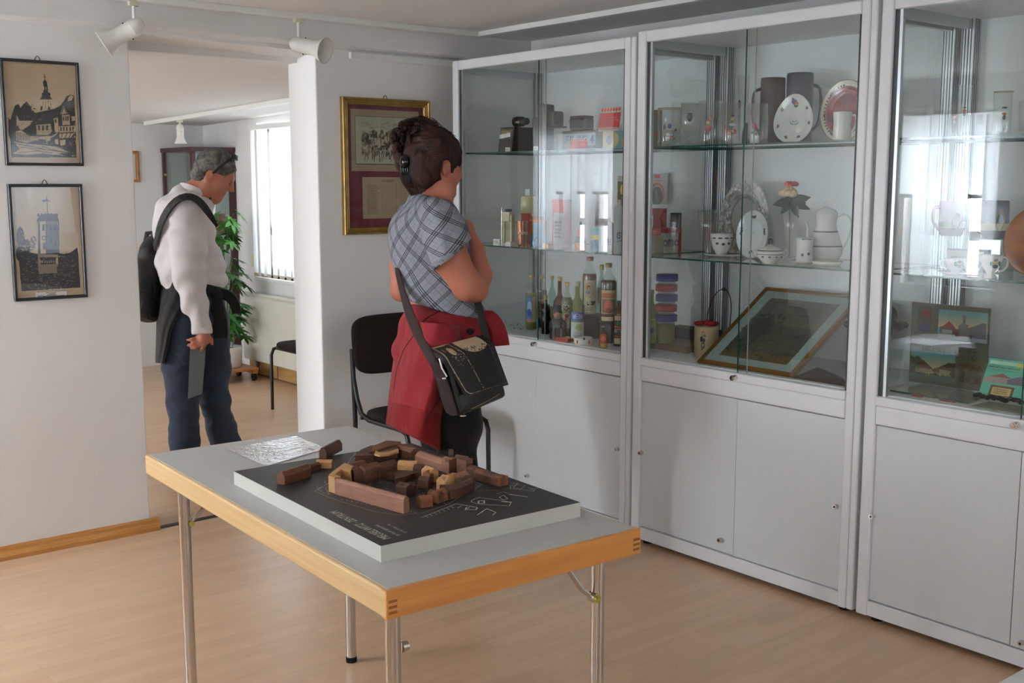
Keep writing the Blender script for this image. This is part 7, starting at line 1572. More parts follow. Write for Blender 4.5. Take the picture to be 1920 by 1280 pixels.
# ============ the man with the black backpack ============
D1 = 5.92; GS = D1/5.40; pm = lambda x, y, d=0.0: P(x, y, D1+d*GS)
def gz(px, d, z, D):
    dd = D+d*GS; return P(px, CY+FPX*(FW[2]+(CAMH-z)/dd)/UP[2], dd)
man = thing('person', 'grey-haired person in a white shirt and jeans looking down in the passage', 'person', tuple(gz(372, 0, 0, D1)))
MF = RT*math.cos(.12)+HF*math.sin(.12); MS = np.cross(MF, Z3)    # facing right in the picture; his right side is towards us
S = SDF(np.array([1.95, 5.02, 0.0]), np.array([3.10, 6.20, 1.80]), .008)
hf, hs, hu = head_axes(MF, math.radians(30))
hc = pm(403, 325)
GSM = GS; GS = GSM*.92
hf, hs, hu = hf*GS, hs*GS, hu*GS
add_head(S, hc, hf, hs, hu, 1.0)
GS = GSM
S.cone(pm(352, 372), pm(388, 345), .066, .058, .03)            # neck
S.cone(pm(352, 372), pm(396, 365), .058, .045, .03)
S.ell(pm(350, 432, .0), (.115, .165, .17), (MF, MS, Z3), .05).ell(pm(358, 500), (.13, .155, .14), (MF, MS, Z3), .05).ell(pm(362, 570), (.115, .16, .10), (MF, MS, Z3), .05)
S.cone(pm(350, 392, -.14), pm(350, 392, .14), .06, .06, .05)
S.chain([pm(352, 400, -.17), pm(352, 510, -.20), pm(372, 612, -.20)], [.050, .042, .028], .03)     # near arm
S.chain([pm(358, 400, .17), pm(372, 500, .20), pm(392, 590, .17)], [.05, .042, .03], .03)
S.chain([pm(358, 590, -.08), gz(345, -.09, .48, D1), gz(346, -.09, .09, D1)], [.075, .052, .036], .04)
S.chain([pm(380, 590, .08), gz(400, .09, .48, D1), gz(436, .12, .09, D1)], [.075, .052, .036], .04)
# near hand, back of the hand to us, fingers pointing back and down, holding a grey folder
S.chain([pm(380, 618, -.20), pm(383, 632, -.205)], [.027, .030], .012)
S.ell(pm(379, 638, -.205), (.036, .016, .026), (RT, HF, Z3), .012)
finger(S, [pm(370, 633, -.21), pm(360, 636, -.222), pm(352, 637, -.21)], .0098, .0080)
finger(S, [pm(372, 640, -.21), pm(361, 645, -.224), pm(353, 647, -.21)], .0100, .0080)
finger(S, [pm(376, 645, -.21), pm(366, 652, -.222), pm(358, 653, -.208)], .0098, .0078)
finger(S, [pm(383, 647, -.208), pm(379, 655, -.214), pm(376, 659, -.202)], .0088, .0070)
finger(S, [pm(388, 630, -.205), pm(396, 636, -.20), pm(398, 645, -.188)], .0105, .0082)
S.chain([pm(392, 590, .17), pm(398, 622, .16)], [.028, .032], .02)
S.build('body', SKM, man)
# eyes
GS = GSM*.92
for s_ in (-1, 1):
    e = hc+hf*.0815+hs*.033*s_-hu*.003; o = MB().ball(tuple(e), .0112, mat('eye_white', (.55, .50, .47), .3), 12, 8).ball(tuple(e+hf*.0065-hu*.003), (.007, .007, .007), mat('eye_iris', (.25, .2, .16), .2), 10, 6); o.build('eye', man, world=True)
# hair: short grey
HGR = hair_mat('grey_hair', (.23, .215, .20), (.50, .48, .45), (1, 1, 1))
S = SDF(hc-.16, hc+.16, .0055)
S.ell(hc+hu*.024-hf*.010, (.108, .088, .104), (hf, hs, hu), .02).ell(hc-hf*.045-hu*.045, (.062, .070, .055), (hf, hs, hu), .03)
S.cut(hc+hf*.062+hu*.02, hf*1.0-hu*.62); S.cut(hc-hf*.04-hu*.085, -hu*1.0+hf*.15)
for s_ in (-1, 1):
    S.ell(hc+hf*.055-hu*.035+hs*s_*.085, (.075, .05, .050), (hf, hs, hu), .01, 's'); S.ell(hc-hf*.008-hu*.020+hs*s_*.085, (.026, .05, .030), (hf, hs, hu), .008, 's')
S.warp(lambda X, Y, Z: .0028*np.sin(95*X+60*Z)*np.sin(80*Y+55*Z)+.0018*np.sin(210*Z+130*X)*np.sin(190*Y))
S.build('hair', HGR, man, 0)
GS = GSM
# sunglasses pushed up on the head
g = thing('sunglasses', 'black sunglasses pushed up on the grey-haired person\'s head', 'sunglasses', tuple(hc+hf*.06+hu*.10))
gp = lambda a, b_, h: tuple(hc+hf*a+hs*b_+hu*h)
for s_ in (-1, 1):
    q_ = -.088*s_
    MB().tube([pm(399, 325, q_), pm(410, 315, q_*1.02), pm(424, 304, q_*.97), pm(434, 296, q_*.90)], .003, BLACK, 8, flat=(.0055, .0025), up=tuple(-HF)).build('temple', g, world=True)
    MB().tube([pm(433, 296, q_*.90), pm(440, 294, q_*.66), pm(444, 296, q_*.40), pm(445, 297, q_*.18)], .01, BLACK, 8, flat=(.013, .003), up=lambda i: tuple(hf+hu*.55)).build('lens', g, world=True)
MB().tube([pm(447, 291, -.02), pm(447, 291, .02)], .002, mat('silver_wire', (.75, .76, .76), .25, .9), 8).build('bridge', g, world=True)
# white shirt with collar
SHIRT = cloth('white_shirt_cotton', (.83, .80, .795), .8, 7, .30)
S = SDF(np.array([1.95, 5.02, .80]), np.array([3.10, 6.20, 1.64]), .008)
S.ell(pm(346, 428), (.142, .20, .175), (MF, MS, Z3), .06).ell(pm(336, 405), (.105, .17, .11), (MF, MS, Z3), .05).ell(pm(356, 500), (.163, .185, .15), (MF, MS, Z3), .05).ell(pm(362, 530), (.155, .175, .07), (MF, MS, Z3), .04)
S.cone(pm(352, 390, -.16), pm(352, 390, .16), .075, .075, .05).cone(pm(345, 372), pm(378, 378), .064, .058, .03)
S.chain([pm(350, 398, -.175), pm(352, 455, -.20), pm(352, 515, -.215), pm(362, 565, -.215), pm(376, 606, -.205)], [.080, .082, .072, .056, .042], .03)
S.chain([pm(357, 400, .175), pm(372, 500, .21), pm(390, 590, .17)], [.08, .062, .045], .03)
S.cone(pm(377, 604, -.205), pm(379, 625, -.205), .0405, .0395, .004)                 # near cuff
def folds(X, Y, Z):
    q = (X-hc[0])*RT[0]+(Y-hc[1])*RT[1]
    return .0058*np.sin(34*q+16*Z+2.5*np.sin(9*Z+12*q))*np.clip((1.42-Z)*3, .3, 1)+.0045*np.sin(55*Z-30*q+2.5*np.sin(16*q+11*Z))
S.warp(folds)
S.cut(pm(378, 626.5, -.205), pm(379, 640, -.205)-pm(377, 610, -.205))
hem1, hem2 = pm(293, 513), pm(421, 541); nn = np.cross(hem2-hem1, HF); nn = nn if nn[2] < 0 else -nn
# shirt tail hem, only the trunk: keep the sleeve volume below it
X_, Y_, Z_ = S.grid(); nn = nn/np.linalg.norm(nn); hp = (X_-hem1[0])*nn[0]+(Y_-hem1[1])*nn[1]+(Z_-hem1[2])*nn[2]
dep = (X_-pm(360, 560)[0])*HF[0]+(Y_-pm(360, 560)[1])*HF[1]
arm = (dep < -.115)
S.F = np.where(arm, S.F, np.maximum(S.F, hp)).astype(np.float32)
# open the neck
S.ell(pm(372, 352), (.085, .062, .034), (MF*.86-Z3*.5, MS, Z3*.86+MF*.5), .006, 's')
S.build('shirt', SHIRT, man)
col_pts = [pm(395, 377, -.012), pm(380, 364, -.060), pm(358, 352, -.078), pm(338, 348, -.045), pm(334, 350, .01), pm(342, 352, .06), pm(365, 358, .078), pm(392, 372, .03), pm(398, 378, .004)]
MB().tube(col_pts, .01, SHIRT, 10, flat=(.019, .0035), up=lambda i: tuple(np.array(col_pts[i])-pm(368, 362))).build('collar', man, world=True, subsurf=1)
MB().ball(tuple(pm(394, 372, -.045)), (.006, .006, .006), BLACK, 8, 6).build('collar_button', man, world=True)
# jeans
JEAN = cloth('blue_denim', (.155, .20, .27), .85, 8, .5, 400, .1, .22)
S = SDF(np.array([1.95, 5.0, .0]), np.array([3.10, 6.20, 1.15]), .008)
S.ell(pm(362, 560), (.150, .172, .10), (MF, MS, Z3), .04).ell(pm(364, 600), (.155, .175, .12), (MF, MS, Z3), .04)
S.chain([pm(352, 600, -.085), pm(343, 680, -.09), pm(343, 750, -.09), gz(346, -.09, .24, D1), gz(347, -.09, .05, D1)], [.108, .092, .073, .066, .072], .03)
S.chain([pm(386, 600, .08), pm(396, 690, .085), pm(403, 750, .09), pm(414, 800, .10), gz(436, .12, .06, D1)], [.112, .088, .068, .066, .080], .03)
S.warp(lambda X, Y, Z: .0028*np.sin(24*Z+34*X+3*np.sin(9*Z+13*Y))+.002*np.sin(64*Z-40*X+2*np.sin(20*Z)))
S.cut((0, 0, .045), -Z3)
S.build('jeans', JEAN, man)
for s_, (a, b_) in enumerate(((gz(346, -.09, 0, D1), gz(372, -.09, 0, D1)), (gz(436, .12, 0, D1), gz(462, .12, 0, D1)))):
    a = a.copy(); b_ = b_.copy(); a[2] = .05; b_[2] = .038; S = SDF(np.minimum(a, b_)-.16, np.maximum(a, b_)+.16, .007); S.chain([a-MF*.04, a+MF*.05, a+MF*.17], [.050, .044, .034], .03); S.cut((0, 0, .002), (0, 0, -1)); S.build('shoe', mat('black_leather', (.06, .055, .05), .4), man)
# black jacket tied round the waist
BJ = cloth('black_jacket_cloth', (.045, .045, .05), .9, 9, .5, 300, .15, .1)
def drape(name, L, R, parent, m, m2=None, v2=2.0, bulge=.05, depth=0.0, nu=26, nv=40, fold=.006, ff=5, seed=0, thick=.004, wrap=.10, Pf=None):
    """cloth sheet between two edge lines given as (x, y, depth) rows; it bulges towards the viewer and wraps away at its edges"""
    L = np.array(L, float); R = np.array(R, float)
    def interp(A, v):
        k = v*(len(A)-1); i = min(int(k), len(A)-2); return A[i]*(1-(k-i))+A[i+1]*(k-i)
    V = []; b = MB()
    for j in range(nv+1):
        v = j/nv; a, c = interp(L, v), interp(R, v)
        for i in range(nu+1):
            u = i/nu; q = a*(1-u)+c*u; d = q[2]+depth-bulge*math.sin(math.pi*u)+wrap*(abs(2*u-1)**6)
            d += fold*math.sin(ff*2*math.pi*u+3*v+seed)*min(1, v*1.6+.15)+fold*.5*math.sin(ff*3.1*u*3+7*v+seed*2)
            V.append(tuple(Pf(q[0]+fold*120*math.sin(9*v+seed)*.15*math.sin(math.pi*u), q[1], d)))
    W = nu+1; F1 = []; F2 = []
    for j in range(nv):
        for i in range(nu): (F2 if (j+.5)/nv > v2 else F1).append((j*W+i, (j+1)*W+i, (j+1)*W+i+1, j*W+i+1))
    b.add(V, F1, m, True)
    if F2: base = 0; k = b.mi(m2); b.f += [list(f) for f in F2]; b.m += [k]*len(F2); b.sm += [True]*len(F2)
    return b.build(name, parent, world=True, solid=thick)
jk = thing('jacket', 'black jacket tied around the waist of the person in the white shirt', 'jacket', tuple(pm(330, 560)))
drape('body_panel', [(300, 512, .02), (296, 560, -.02), (293, 610, -.04), (291, 680, -.05)], [(372, 520, -.10), (352, 580, -.12), (330, 620, -.10), (314, 682, -.08)], jk, BJ, bulge=.10, depth=-.04, Pf=pm, fold=.008, ff=2, wrap=.07)
MB().tube([pm(300, 524, -.06), pm(330, 532, -.16), pm(365, 540, -.185), pm(392, 545, -.14), pm(414, 550, -.05)], .02, BJ, 12, flat=(.030, .010), up=tuple(-HF)).build('waist_band', jk, world=True, subsurf=1)
MB().tube([pm(408, 548, -.08), pm(428, 552, -.09), pm(441, 566, -.09), pm(444, 588, -.09)], .02, BJ, 12, flat=[(.022, .014), (.030, .018), (.026, .016), (.022, .010)], up=tuple(-HF)).build('sleeve', jk, world=True, subsurf=1)
MB().tube([pm(402, 552, -.09), pm(408, 580, -.10), pm(414, 610, -.10), pm(414, 634, -.10)], .02, BJ, 12, flat=[(.03, .018), (.040, .020), (.038, .018), (.034, .010)], up=tuple(-HF)).build('sleeve', jk, world=True, subsurf=1)
MB().ball(tuple(pm(405, 552, -.10)), (.035, .03, .03), BJ, 14, 10).build('knot', jk, world=True)
# folder held in the hand
fo_ = MB(); q = [pm(356, 655, -.19), pm(386, 648, -.19), pm(379, 738, -.18), pm(352, 748, -.18)]
fo_.add([tuple(p) for p in q], [(0, 1, 2, 3)], glassy('smoky_plastic_sheet', (.62, .64, .64), .05, .3)); fo_.add([tuple(p+HF*.002) for p in q], [(3, 2, 1, 0)], mat('grey_sheet', (.48, .49, .50), .5))
fo_ = fo_.build('plastic_folder'); tag(fo_, 'grey plastic folder held low in the hand of the person with the backpack', 'folder')
# backpack
bp_ = thing('backpack', 'black backpack hanging behind the person in the white shirt', 'backpack', tuple(pm(277, 530)))
BPM = cloth('black_nylon', (.04, .04, .045), .6, 12, .4, 500, .05, .1); S = SDF(pm(235, 620, -.3)-.15, pm(310, 420, .3)+.15, .0075)
S.chain([pm(289, 462), pm(280, 520), pm(279, 572)], [.055, .085, .085], .03, sq=(tuple(HF), .62)); S.ell(pm(271, 540), (.042, .10, .115), (MF, MS, Z3), .03).ell(pm(281, 575), (.055, .12, .05), (MF, MS, Z3), .03)
S.warp(lambda X, Y, Z: .003*np.sin(55*Z+20*X)); S.cut(pm(304, 520), MF)
S.build('bag', BPM, bp_)
MB().ball(tuple(pm(268, 560, -.02)), (.028, .07, .08), BPM, 18, 12).build('front_pocket', bp_, world=True)
MB().tube([pm(290, 470, 0), pm(279, 463, 0), pm(273, 452, 0), pm(276, 437, 0), pm(286, 436, 0), pm(292, 450, 0)], .006, BPM, 8, flat=(.012, .003), up=tuple(-HF)).build('carry_loop', bp_, world=True)
MB().cyl(tuple(pm(273, 466, -.06)), tuple(pm(273, 471, -.06)), .005, .005, mat('silver_wire', (.75, .76, .76), .25, .9), 10).build('zip_pull', bp_, world=True)
MB().ball(tuple(pm(290, 597, -.03)), .008, BPM, 8, 6).build('strap_end', bp_, world=True)
sp_ = [pm(290, 464, -.09), pm(295, 442, -.17), pm(301, 420, -.21), pm(312, 396, -.245), pm(328, 376, -.262), pm(348, 366, -.262), pm(368, 371, -.250), pm(384, 388, -.235), pm(396, 406, -.205), pm(407, 424, -.165)]
MB().tube(sp_, .01, BPM, 12, flat=[(.019, .006)]*7+[(.018, .005), (.014, .004), (.007, .002)], up=lambda i: tuple(-HF*.8+Z3*.5)).build('shoulder_strap', bp_, world=True, subsurf=1)

# ============ the woman with the checked blouse ============
D2 = 4.42; GS = D2/4.10; pw = lambda x, y, d=0.0: P(x, y, D2+d*GS)
woman = thing('person', 'dark-haired person in a grey checked blouse with a shoulder bag, facing the display cabinets', 'person', tuple(gz(828, 0, 0, D2)))
WFd = np.array([math.cos(-.06), math.sin(-.06), 0]); WS = np.cross(WFd, Z3)
lo, hi = np.array([2.14, 3.03, 0.0]), np.array([3.12, 4.20, 1.86])
S = SDF(lo, hi, .007)
hf, hs, hu = head_axes(np.array([math.cos(.07), math.sin(.07), 0]), math.radians(2))
wc = pw(814, 306, .01)
hf, hs, hu = hf*GS, hs*GS, hu*GS
add_head(S, wc, hf, hs, hu, 1.0)
S.cone(pw(806, 392, .02), pw(816, 345, .01), .056, .050, .03).cone(pw(818, 385, .02), pw(836, 358, 0), .05, .035, .03)
S.ell(pw(806, 450, .02), (.10, .15, .15), (WFd, WS, Z3), .05).ell(pw(818, 540), (.10, .13, .12), (WFd, WS, Z3), .05).ell(pw(826, 640), (.12, .16, .12), (WFd, WS, Z3), .05)
S.cone(pw(830, 412, -.13), pw(778, 408, .14), .055, .055, .05)
# near (right) arm: upper arm down, forearm folded back up to the collar
S.chain([pw(834, 432, -.14), pw(845, 486, -.15), pw(876, 535, -.125), pw(892, 544, -.10)], [.054, .061, .054, .045], .02)
S.chain([pw(893, 544, -.08), pw(901, 515, -.03), pw(892, 470, .02), pw(880, 440, .05)], [.042, .041, .033, .025], .012)
# far (left) arm crossing low
S.chain([pw(776, 430, .17), pw(752, 500, .22), pw(752, 545, .22)], [.048, .042, .038], .02); S.chain([pw(752, 546, .22), pw(800, 540, .32), pw(850, 520, .30)], [.037, .032, .024], .02)
# near hand at the collar
S.ell(pw(874, 428, .055), (.030, .026, .034), (RT, HF, Z3), .012)
for i, (dy, dd) in enumerate(((0, .0), (4, .018), (8, .036), (12, .052))):
    finger(S, [pw(872, 422+dy*.4, .045+dd), pw(862, 420.5+dy*.8, .030+dd), pw(854, 424+dy, .024+dd), pw(853, 431+dy, .032+dd)], .0088, .0070)
finger(S, [pw(876, 436, .03), pw(868, 439, .018), pw(862, 433, .016)], .0098, .008)
for s_, xk in ((-1, 0), (1, 0)):
    S.chain([pw(836 if s_ < 0 else 816, 660, -.09 if s_ < 0 else .09), gz(858 if s_ < 0 else 830, -.07 if s_ < 0 else .09, .46, D2), gz(858 if s_ < 0 else 836, -.06 if s_ < 0 else .10, .09, D2)], [.08, .056, .036], .04)
S.build('body', SKW, woman)
for s_ in (-1, 1):
    e = wc+hf*.0825*1.03+hs*.033*s_-hu*.003; MB().ball(tuple(e), .0112, mat('eye_white', (.8, .78, .75), .2), 12, 8).ball(tuple(e+hf*.0075), .0055, mat('eye_iris', (.25, .2, .16), .2), 10, 6).build('eye', woman, world=True)
MB().ball(tuple(pw(832, 342, -.085)), .003, CHROME, 8, 6).build('earring', woman, world=True)
# hair pinned up
HBR = hair_mat('dark_brown_hair', (.07, .045, .036), (.27, .145, .10), (1, 1, .45))
S = SDF(wc-np.array([.26, .26, .20]), wc+np.array([.22, .26, .24]), .006)
S.ell(wc+hu*.024-hf*.004, (.112, .090, .108), (hf, hs, hu), .02)
S.ell(wc-hf*.060-hu*.020, (.062, .078, .085), (hf, hs, hu), .04)
S.chain([pw(782, 335, -.005), pw(782, 352, -.005)], [.050, .034], .03)
S.ell(pw(793, 254, .03), (.064, .070, .054), (RT, HF, Z3), .012); S.ell(pw(767, 276, .05), (.056, .065, .066), (RT, HF, Z3), .02); S.ell(pw(803, 244, .02), (.038, .055, .036), (RT, HF, Z3), .008)
S.ell(pw(757, 300, .05), (.034, .05, .045), (RT, HF, Z3), .02)
S.ell(wc+hf*.105-hu*.050, (.055, .13, .085), (hf, hs, hu), .012, 's')
for s_ in (-1, 1):
    S.ell(wc+hs*s_*.082-hf*.010-hu*.024, (.026, .050, .036), (hf, hs, hu), .008, 's'); S.ell(wc+hf*.028-hu*.098+hs*s_*.07, (.060, .07, .052), (hf, hs, hu), .01, 's')
S.warp(lambda X, Y, Z: .0050*np.sin(70*X+95*Y+2.5*np.sin(24*Z))*np.sin(38*Z+20*Y)+.0028*np.sin(190*X+150*Y+40*Z+2*np.sin(40*Z)))
S.build('hair', HBR, woman, 0)
b = MB(); rs = random.Random(8)
def lock_(cx0, cy0, rx, ry, a0, a1, rr0, rr1, d0, d1, r_):
    pts = []
    for k in range(8):
        f_ = k/7; aa = a0+(a1-a0)*f_; q = rr0+(rr1-rr0)*f_+.03*math.sin(6*f_+a0*3); pts.append(pw(cx0+rx*q*math.cos(aa), cy0+ry*q*math.sin(aa), d0+(d1-d0)*f_))
    b.tube(pts, [r_*(.5+.5*math.sin(math.pi*min(1, k/7+.15))) if k < 7 else r_*.15 for k in range(8)], HBR, 6)
for i in range(70):      # thick locks wound over the pinned-up mass
    a = rs.uniform(0, 6.28); rr = rs.uniform(.30, .98); lock_(786, 264, 44, 40, a, a+rs.uniform(.5, 1.3)*rs.choice((-1, 1)), rr, min(1.04, rr+rs.uniform(-.2, .2)), -.085+.10*rr*rr, -.07+.11*rr*rr, rs.uniform(.004, .009))
for i in range(40):      # combed back over the side of the head
    y0 = rs.uniform(256, 296); b.tube([pw(852-abs(y0-285)*.35, y0-2, -.01), pw(838, y0+2, -.070), pw(820, y0+6+rs.uniform(-4, 4), -.098), pw(798, y0+8+rs.uniform(-6, 6), -.095), pw(778, y0+rs.uniform(-8, 8), -.06)], [.002, .0045, .005, .0045, .002], HBR, 6)
for i in range(36):      # swept up from the nape
    x0 = rs.uniform(764, 800); b.tube([pw(x0, 362-abs(x0-785)*.25, -.03-.03*(x0 > 785)), pw(x0-4, 350, -.06), pw(x0-8+rs.uniform(-3, 3), 330, -.075), pw(x0-6, 308, -.07)], [.0012, .004, .0045, .002], HBR, 6)
for i in range(46):      # lumpy curls that make the outline of the knot
    a = rs.uniform(2.2, 5.7); rr = rs.uniform(.72, .98); lock_(782, 266, 48, 43, a, a+rs.uniform(.25, .7)*rs.choice((-1, 1)), rr, rr+rs.uniform(-.05, .10), rs.uniform(-.05, .07), rs.uniform(-.05, .07), rs.uniform(.009, .015))
for i in range(120):     # flyaway wisps
    a = rs.uniform(2.6, 5.9); rr = rs.uniform(.92, 1.02); lock_(788, 264, 46, 42, a, a+rs.uniform(-.7, .7), rr, rr+rs.uniform(.04, .16), rs.uniform(-.04, .08), rs.uniform(-.04, .08), rs.uniform(.0009, .0016))
for i in range(16): a = rs.uniform(4.5, 5.9); lock_(816, 276, 42, 34, a, a+rs.uniform(-.6, .6), .98, 1.10, -.03, .02, .0010)
b.build('loose_strands', woman, world=True)
cl = thing('hair_clip', 'shiny black claw clip in the pinned-up dark hair', 'hair clip', tuple(pw(759, 303, -.09)))
GB = mat('glossy_black', (.02, .02, .022), .12); qc = pw(759, 303, -.075)
MB().ball(tuple(qc), (.017, .022, .026), GB, 18, 12).build('grip', cl, world=True)
for k in range(4): MB().tube([pw(757+k*4-5, 311, -.078), pw(758+k*4-5, 326, -.080), pw(763+k*3.4-5, 340, -.060)], [.0035, .003, .0015], GB, 6).build('tooth', cl, world=True)
# blouse
def plaid(name):
    m = bpy.data.materials.new(name); m.use_nodes = True; n = m.node_tree.nodes; l = m.node_tree.links; b = n['Principled BSDF']
    uv = n.new('ShaderNodeUVMap'); uv.uv_map = 'cloth'; sx = n.new('ShaderNodeSeparateXYZ'); l.new(uv.outputs[0], sx.inputs[0])
    outs = []
    for sg in (1, -1):
        a = n.new('ShaderNodeMath'); a.operation = 'MULTIPLY_ADD'; a.inputs[1].default_value = sg*.9; l.new(sx.outputs[1], a.inputs[0]); l.new(sx.outputs[0], a.inputs[2])
        s_ = n.new('ShaderNodeMath'); s_.operation = 'MULTIPLY'; s_.inputs[1].default_value = 1/.082; l.new(a.outputs[0], s_.inputs[0])
        fr = n.new('ShaderNodeMath'); fr.operation = 'FRACT'; l.new(s_.outputs[0], fr.inputs[0])
        r = n.new('ShaderNodeValToRGB'); r.color_ramp.interpolation = 'CONSTANT'; e = r.color_ramp.elements
        e[0].position = 0; e[0].color = (1, 1, 1, 1); e[1].position = .30; e[1].color = (.20, .20, .24, 1)
        for p_, v in ((.345, 1), (.40, .20), (.445, 1), (.50, .20), (.545, 1), (.72, .80), (.74, 1), (.92, .72), (.95, 1)):
            k = e.new(p_); k.color = (v, v, v*1.02, 1)
        l.new(fr.outputs[0], r.inputs[0]); outs.append(r)
    mx = n.new('ShaderNodeMix'); mx.data_type = 'RGBA'; mx.blend_type = 'MULTIPLY'; mx.inputs[0].default_value = 1; l.new(outs[0].outputs[0], mx.inputs[6]); l.new(outs[1].outputs[0], mx.inputs[7])
    m2 = n.new('ShaderNodeMix'); m2.data_type = 'RGBA'; m2.blend_type = 'MULTIPLY'; m2.inputs[0].default_value = 1; l.new(mx.outputs[2], m2.inputs[6])
    tc = n.new('ShaderNodeTexCoord'); t = n.new('ShaderNodeTexNoise'); t.inputs['Scale'].default_value = 130; l.new(tc.outputs['Object'], t.inputs['Vector'])
    r2 = n.new('ShaderNodeValToRGB'); r2.color_ramp.elements[0].color = (*lin((.50, .51, .545)), 1); r2.color_ramp.elements[1].color = (*lin((.62, .63, .665)), 1); l.new(t.outputs['Fac'], r2.inputs[0]); l.new(r2.outputs[0], m2.inputs[7])
    l.new(m2.outputs[2], b.inputs['Base Color']); b.inputs['Roughness'].default_value = .85
    t2 = n.new('ShaderNodeTexNoise'); t2.inputs['Scale'].default_value = 9; t2.inputs['Distortion'].default_value = 1.5; bp = n.new('ShaderNodeBump'); bp.inputs['Strength'].default_value = .35; bp.inputs['Distance'].default_value = .03
    l.new(tc.outputs['Object'], t2.inputs['Vector']); l.new(t2.outputs['Fac'], bp.inputs['Height']); l.new(bp.outputs[0], b.inputs['Normal'])
    return m
PLAID = plaid('grey_checked_cotton')
axc = pw(812, 480, .02)
def uvt(V):
    d = V-axc; a = np.arctan2(d[:, 0]*HF[0]+d[:, 1]*HF[1], d[:, 0]*RT[0]+d[:, 1]*RT[1]); a = np.where(a > math.pi/2, a-2*math.pi, a)
    return np.stack([(a+math.pi)*.165+.02*np.sin(V[:, 2]*14), V[:, 2]+.02*np.sin(a*2.2)], 1)
S = SDF(lo+np.array([0, 0, .95]), hi, .007)
S.ell(pw(799, 440, .02), (.128, .160, .125), (WFd, WS, Z3), .05).ell(pw(810, 480, .02), (.142, .152, .16), (WFd, WS, Z3), .05).ell(pw(822, 545, .0), (.135, .155, .12), (WFd, WS, Z3), .05).ell(pw(842, 585, -.02), (.125, .15, .06), (WFd, WS, Z3), .04)
S.cone(pw(826, 405, -.12), pw(778, 402, .15), .064, .064, .05).cone(pw(795, 385, .03), pw(818, 398, .0), .062, .058, .03)
S.chain([pw(826, 412, -.13), pw(830, 425, -.14)], [.066, .062], .03)
S.chain([pw(782, 412, .16), pw(770, 450, .20)], [.062, .052], .03)
def wf(X, Y, Z):
    q = (X-axc[0])*RT[0]+(Y-axc[1])*RT[1]; return .0042*np.sin(30*q+26*Z+2*np.sin(12*Z))+.003*np.sin(70*Z+30*q)*np.clip((1.25-Z)*6, 0, 1)+.003*np.sin(120*q+10*Z)*np.exp(-((q-.03)**2)/.002)*np.clip((Z-1.30)*20, 0, 1)
S.warp(wf)
# hem of the blouse and open sleeve end
he1, he2, he3 = pw(752, 556), pw(905, 592), None; n2 = np.cross(he2-he1, HF); n2 = n2 if n2[2] < 0 else -n2
S.cut(he1, n2)
S.ell(pw(828, 372, .0), (.075, .062, .036), (WFd*.9-Z3*.42, WS, Z3*.9+WFd*.42), .006, 's')
blouse_ = S.build('blouse', PLAID, woman, uvfn=uvt)
S = SDF(pw(820, 440, -.16)-.19, pw(850, 470, -.16)+.19, .006)
S.chain([pw(824, 412, -.12), pw(836, 440, -.158), pw(849, 478, -.165), pw(852, 492, -.165)], [.068, .076, .074, .072], .03)
S.warp(lambda X, Y, Z: .004*np.sin(75*((X-axc[0])*RT[0]+(Y-axc[1])*RT[1])+10*Z))
sn = np.cross(pw(868, 459, -.15)-pw(811, 500, -.15), HF); sn = sn if sn[2] < 0 else -sn; S.cut(pw(840, 479, -.15), sn)
S.build('sleeve', PLAID, blouse_, uvfn=uvt)
hl = [pw(809, 503, -.17), pw(811, 501, -.215), pw(822, 493, -.236), pw(838, 482, -.243), pw(853, 470, -.232), pw(864, 461, -.195), pw(868, 459, -.14), pw(862, 464, -.09)]
def strip_uv(o):
    me = o.data; uv = me.uv_layers.new(name='cloth')
    for lp in me.loops:
        c = me.vertices[lp.vertex_index].co; uv.data[lp.index].uv = (c.x*1.0+c.y*.7, c.z)
o = MB().tube(hl, .01, PLAID, 10, flat=(.011, .005), up=lambda i: tuple(np.array(hl[i])-pw(840, 470, -.14))).build('sleeve_hem', woman, world=True); strip_uv(o)
cp_ = [pw(838, 402, -.055), pw(822, 388, -.072), pw(800, 377, -.055), pw(781, 371, -.01), pw(776, 373, .05), pw(790, 378, .10), pw(812, 386, .11)]
o = MB().tube(cp_, .01, PLAID, 10, flat=(.021, .004), up=lambda i: tuple(np.array(cp_[i])-pw(812, 385, .02)-Z3*.02)).build('collar', woman, world=True); strip_uv(o)
# trousers and shoes
BT = cloth('black_trouser_cloth', (.045, .045, .05), .9, 8, .4, 300, .1, .1)
S = SDF(lo, np.array([3.12, 4.20, 1.14]), .008)
S.ell(pw(826, 620), (.135, .165, .11), (WFd, WS, Z3), .04).ell(pw(828, 670), (.15, .18, .12), (WFd, WS, Z3), .04)
S.chain([pw(842, 690, -.08), pw(858, 790, -.08), pw(856, 870, -.07), gz(858, -.06, .06, D2)], [.105, .085, .068, .060], .03)
S.chain([pw(816, 690, .09), pw(826, 800, .09), pw(832, 880, .10), gz(836, .10, .06, D2)], [.105, .082, .066, .058], .03)
S.warp(lambda X, Y, Z: .003*np.sin(40*Z+12*X)); S.cut((0, 0, .05), -Z3); S.build('trousers', BT, woman)
for a in (gz(858, -.06, 0, D2), gz(836, .10, 0, D2)):
    a = a.copy(); a[2] = .045; S = SDF(a-.22, a+.22, .007); S.chain([a-WFd*.05, a+WFd*.05, a+WFd*.15], [.042, .040, .030], .03); S.cut((0, 0, .002), (0, 0, -1)); S.build('shoe', mat('black_leather', (.06, .055, .05), .4), woman)
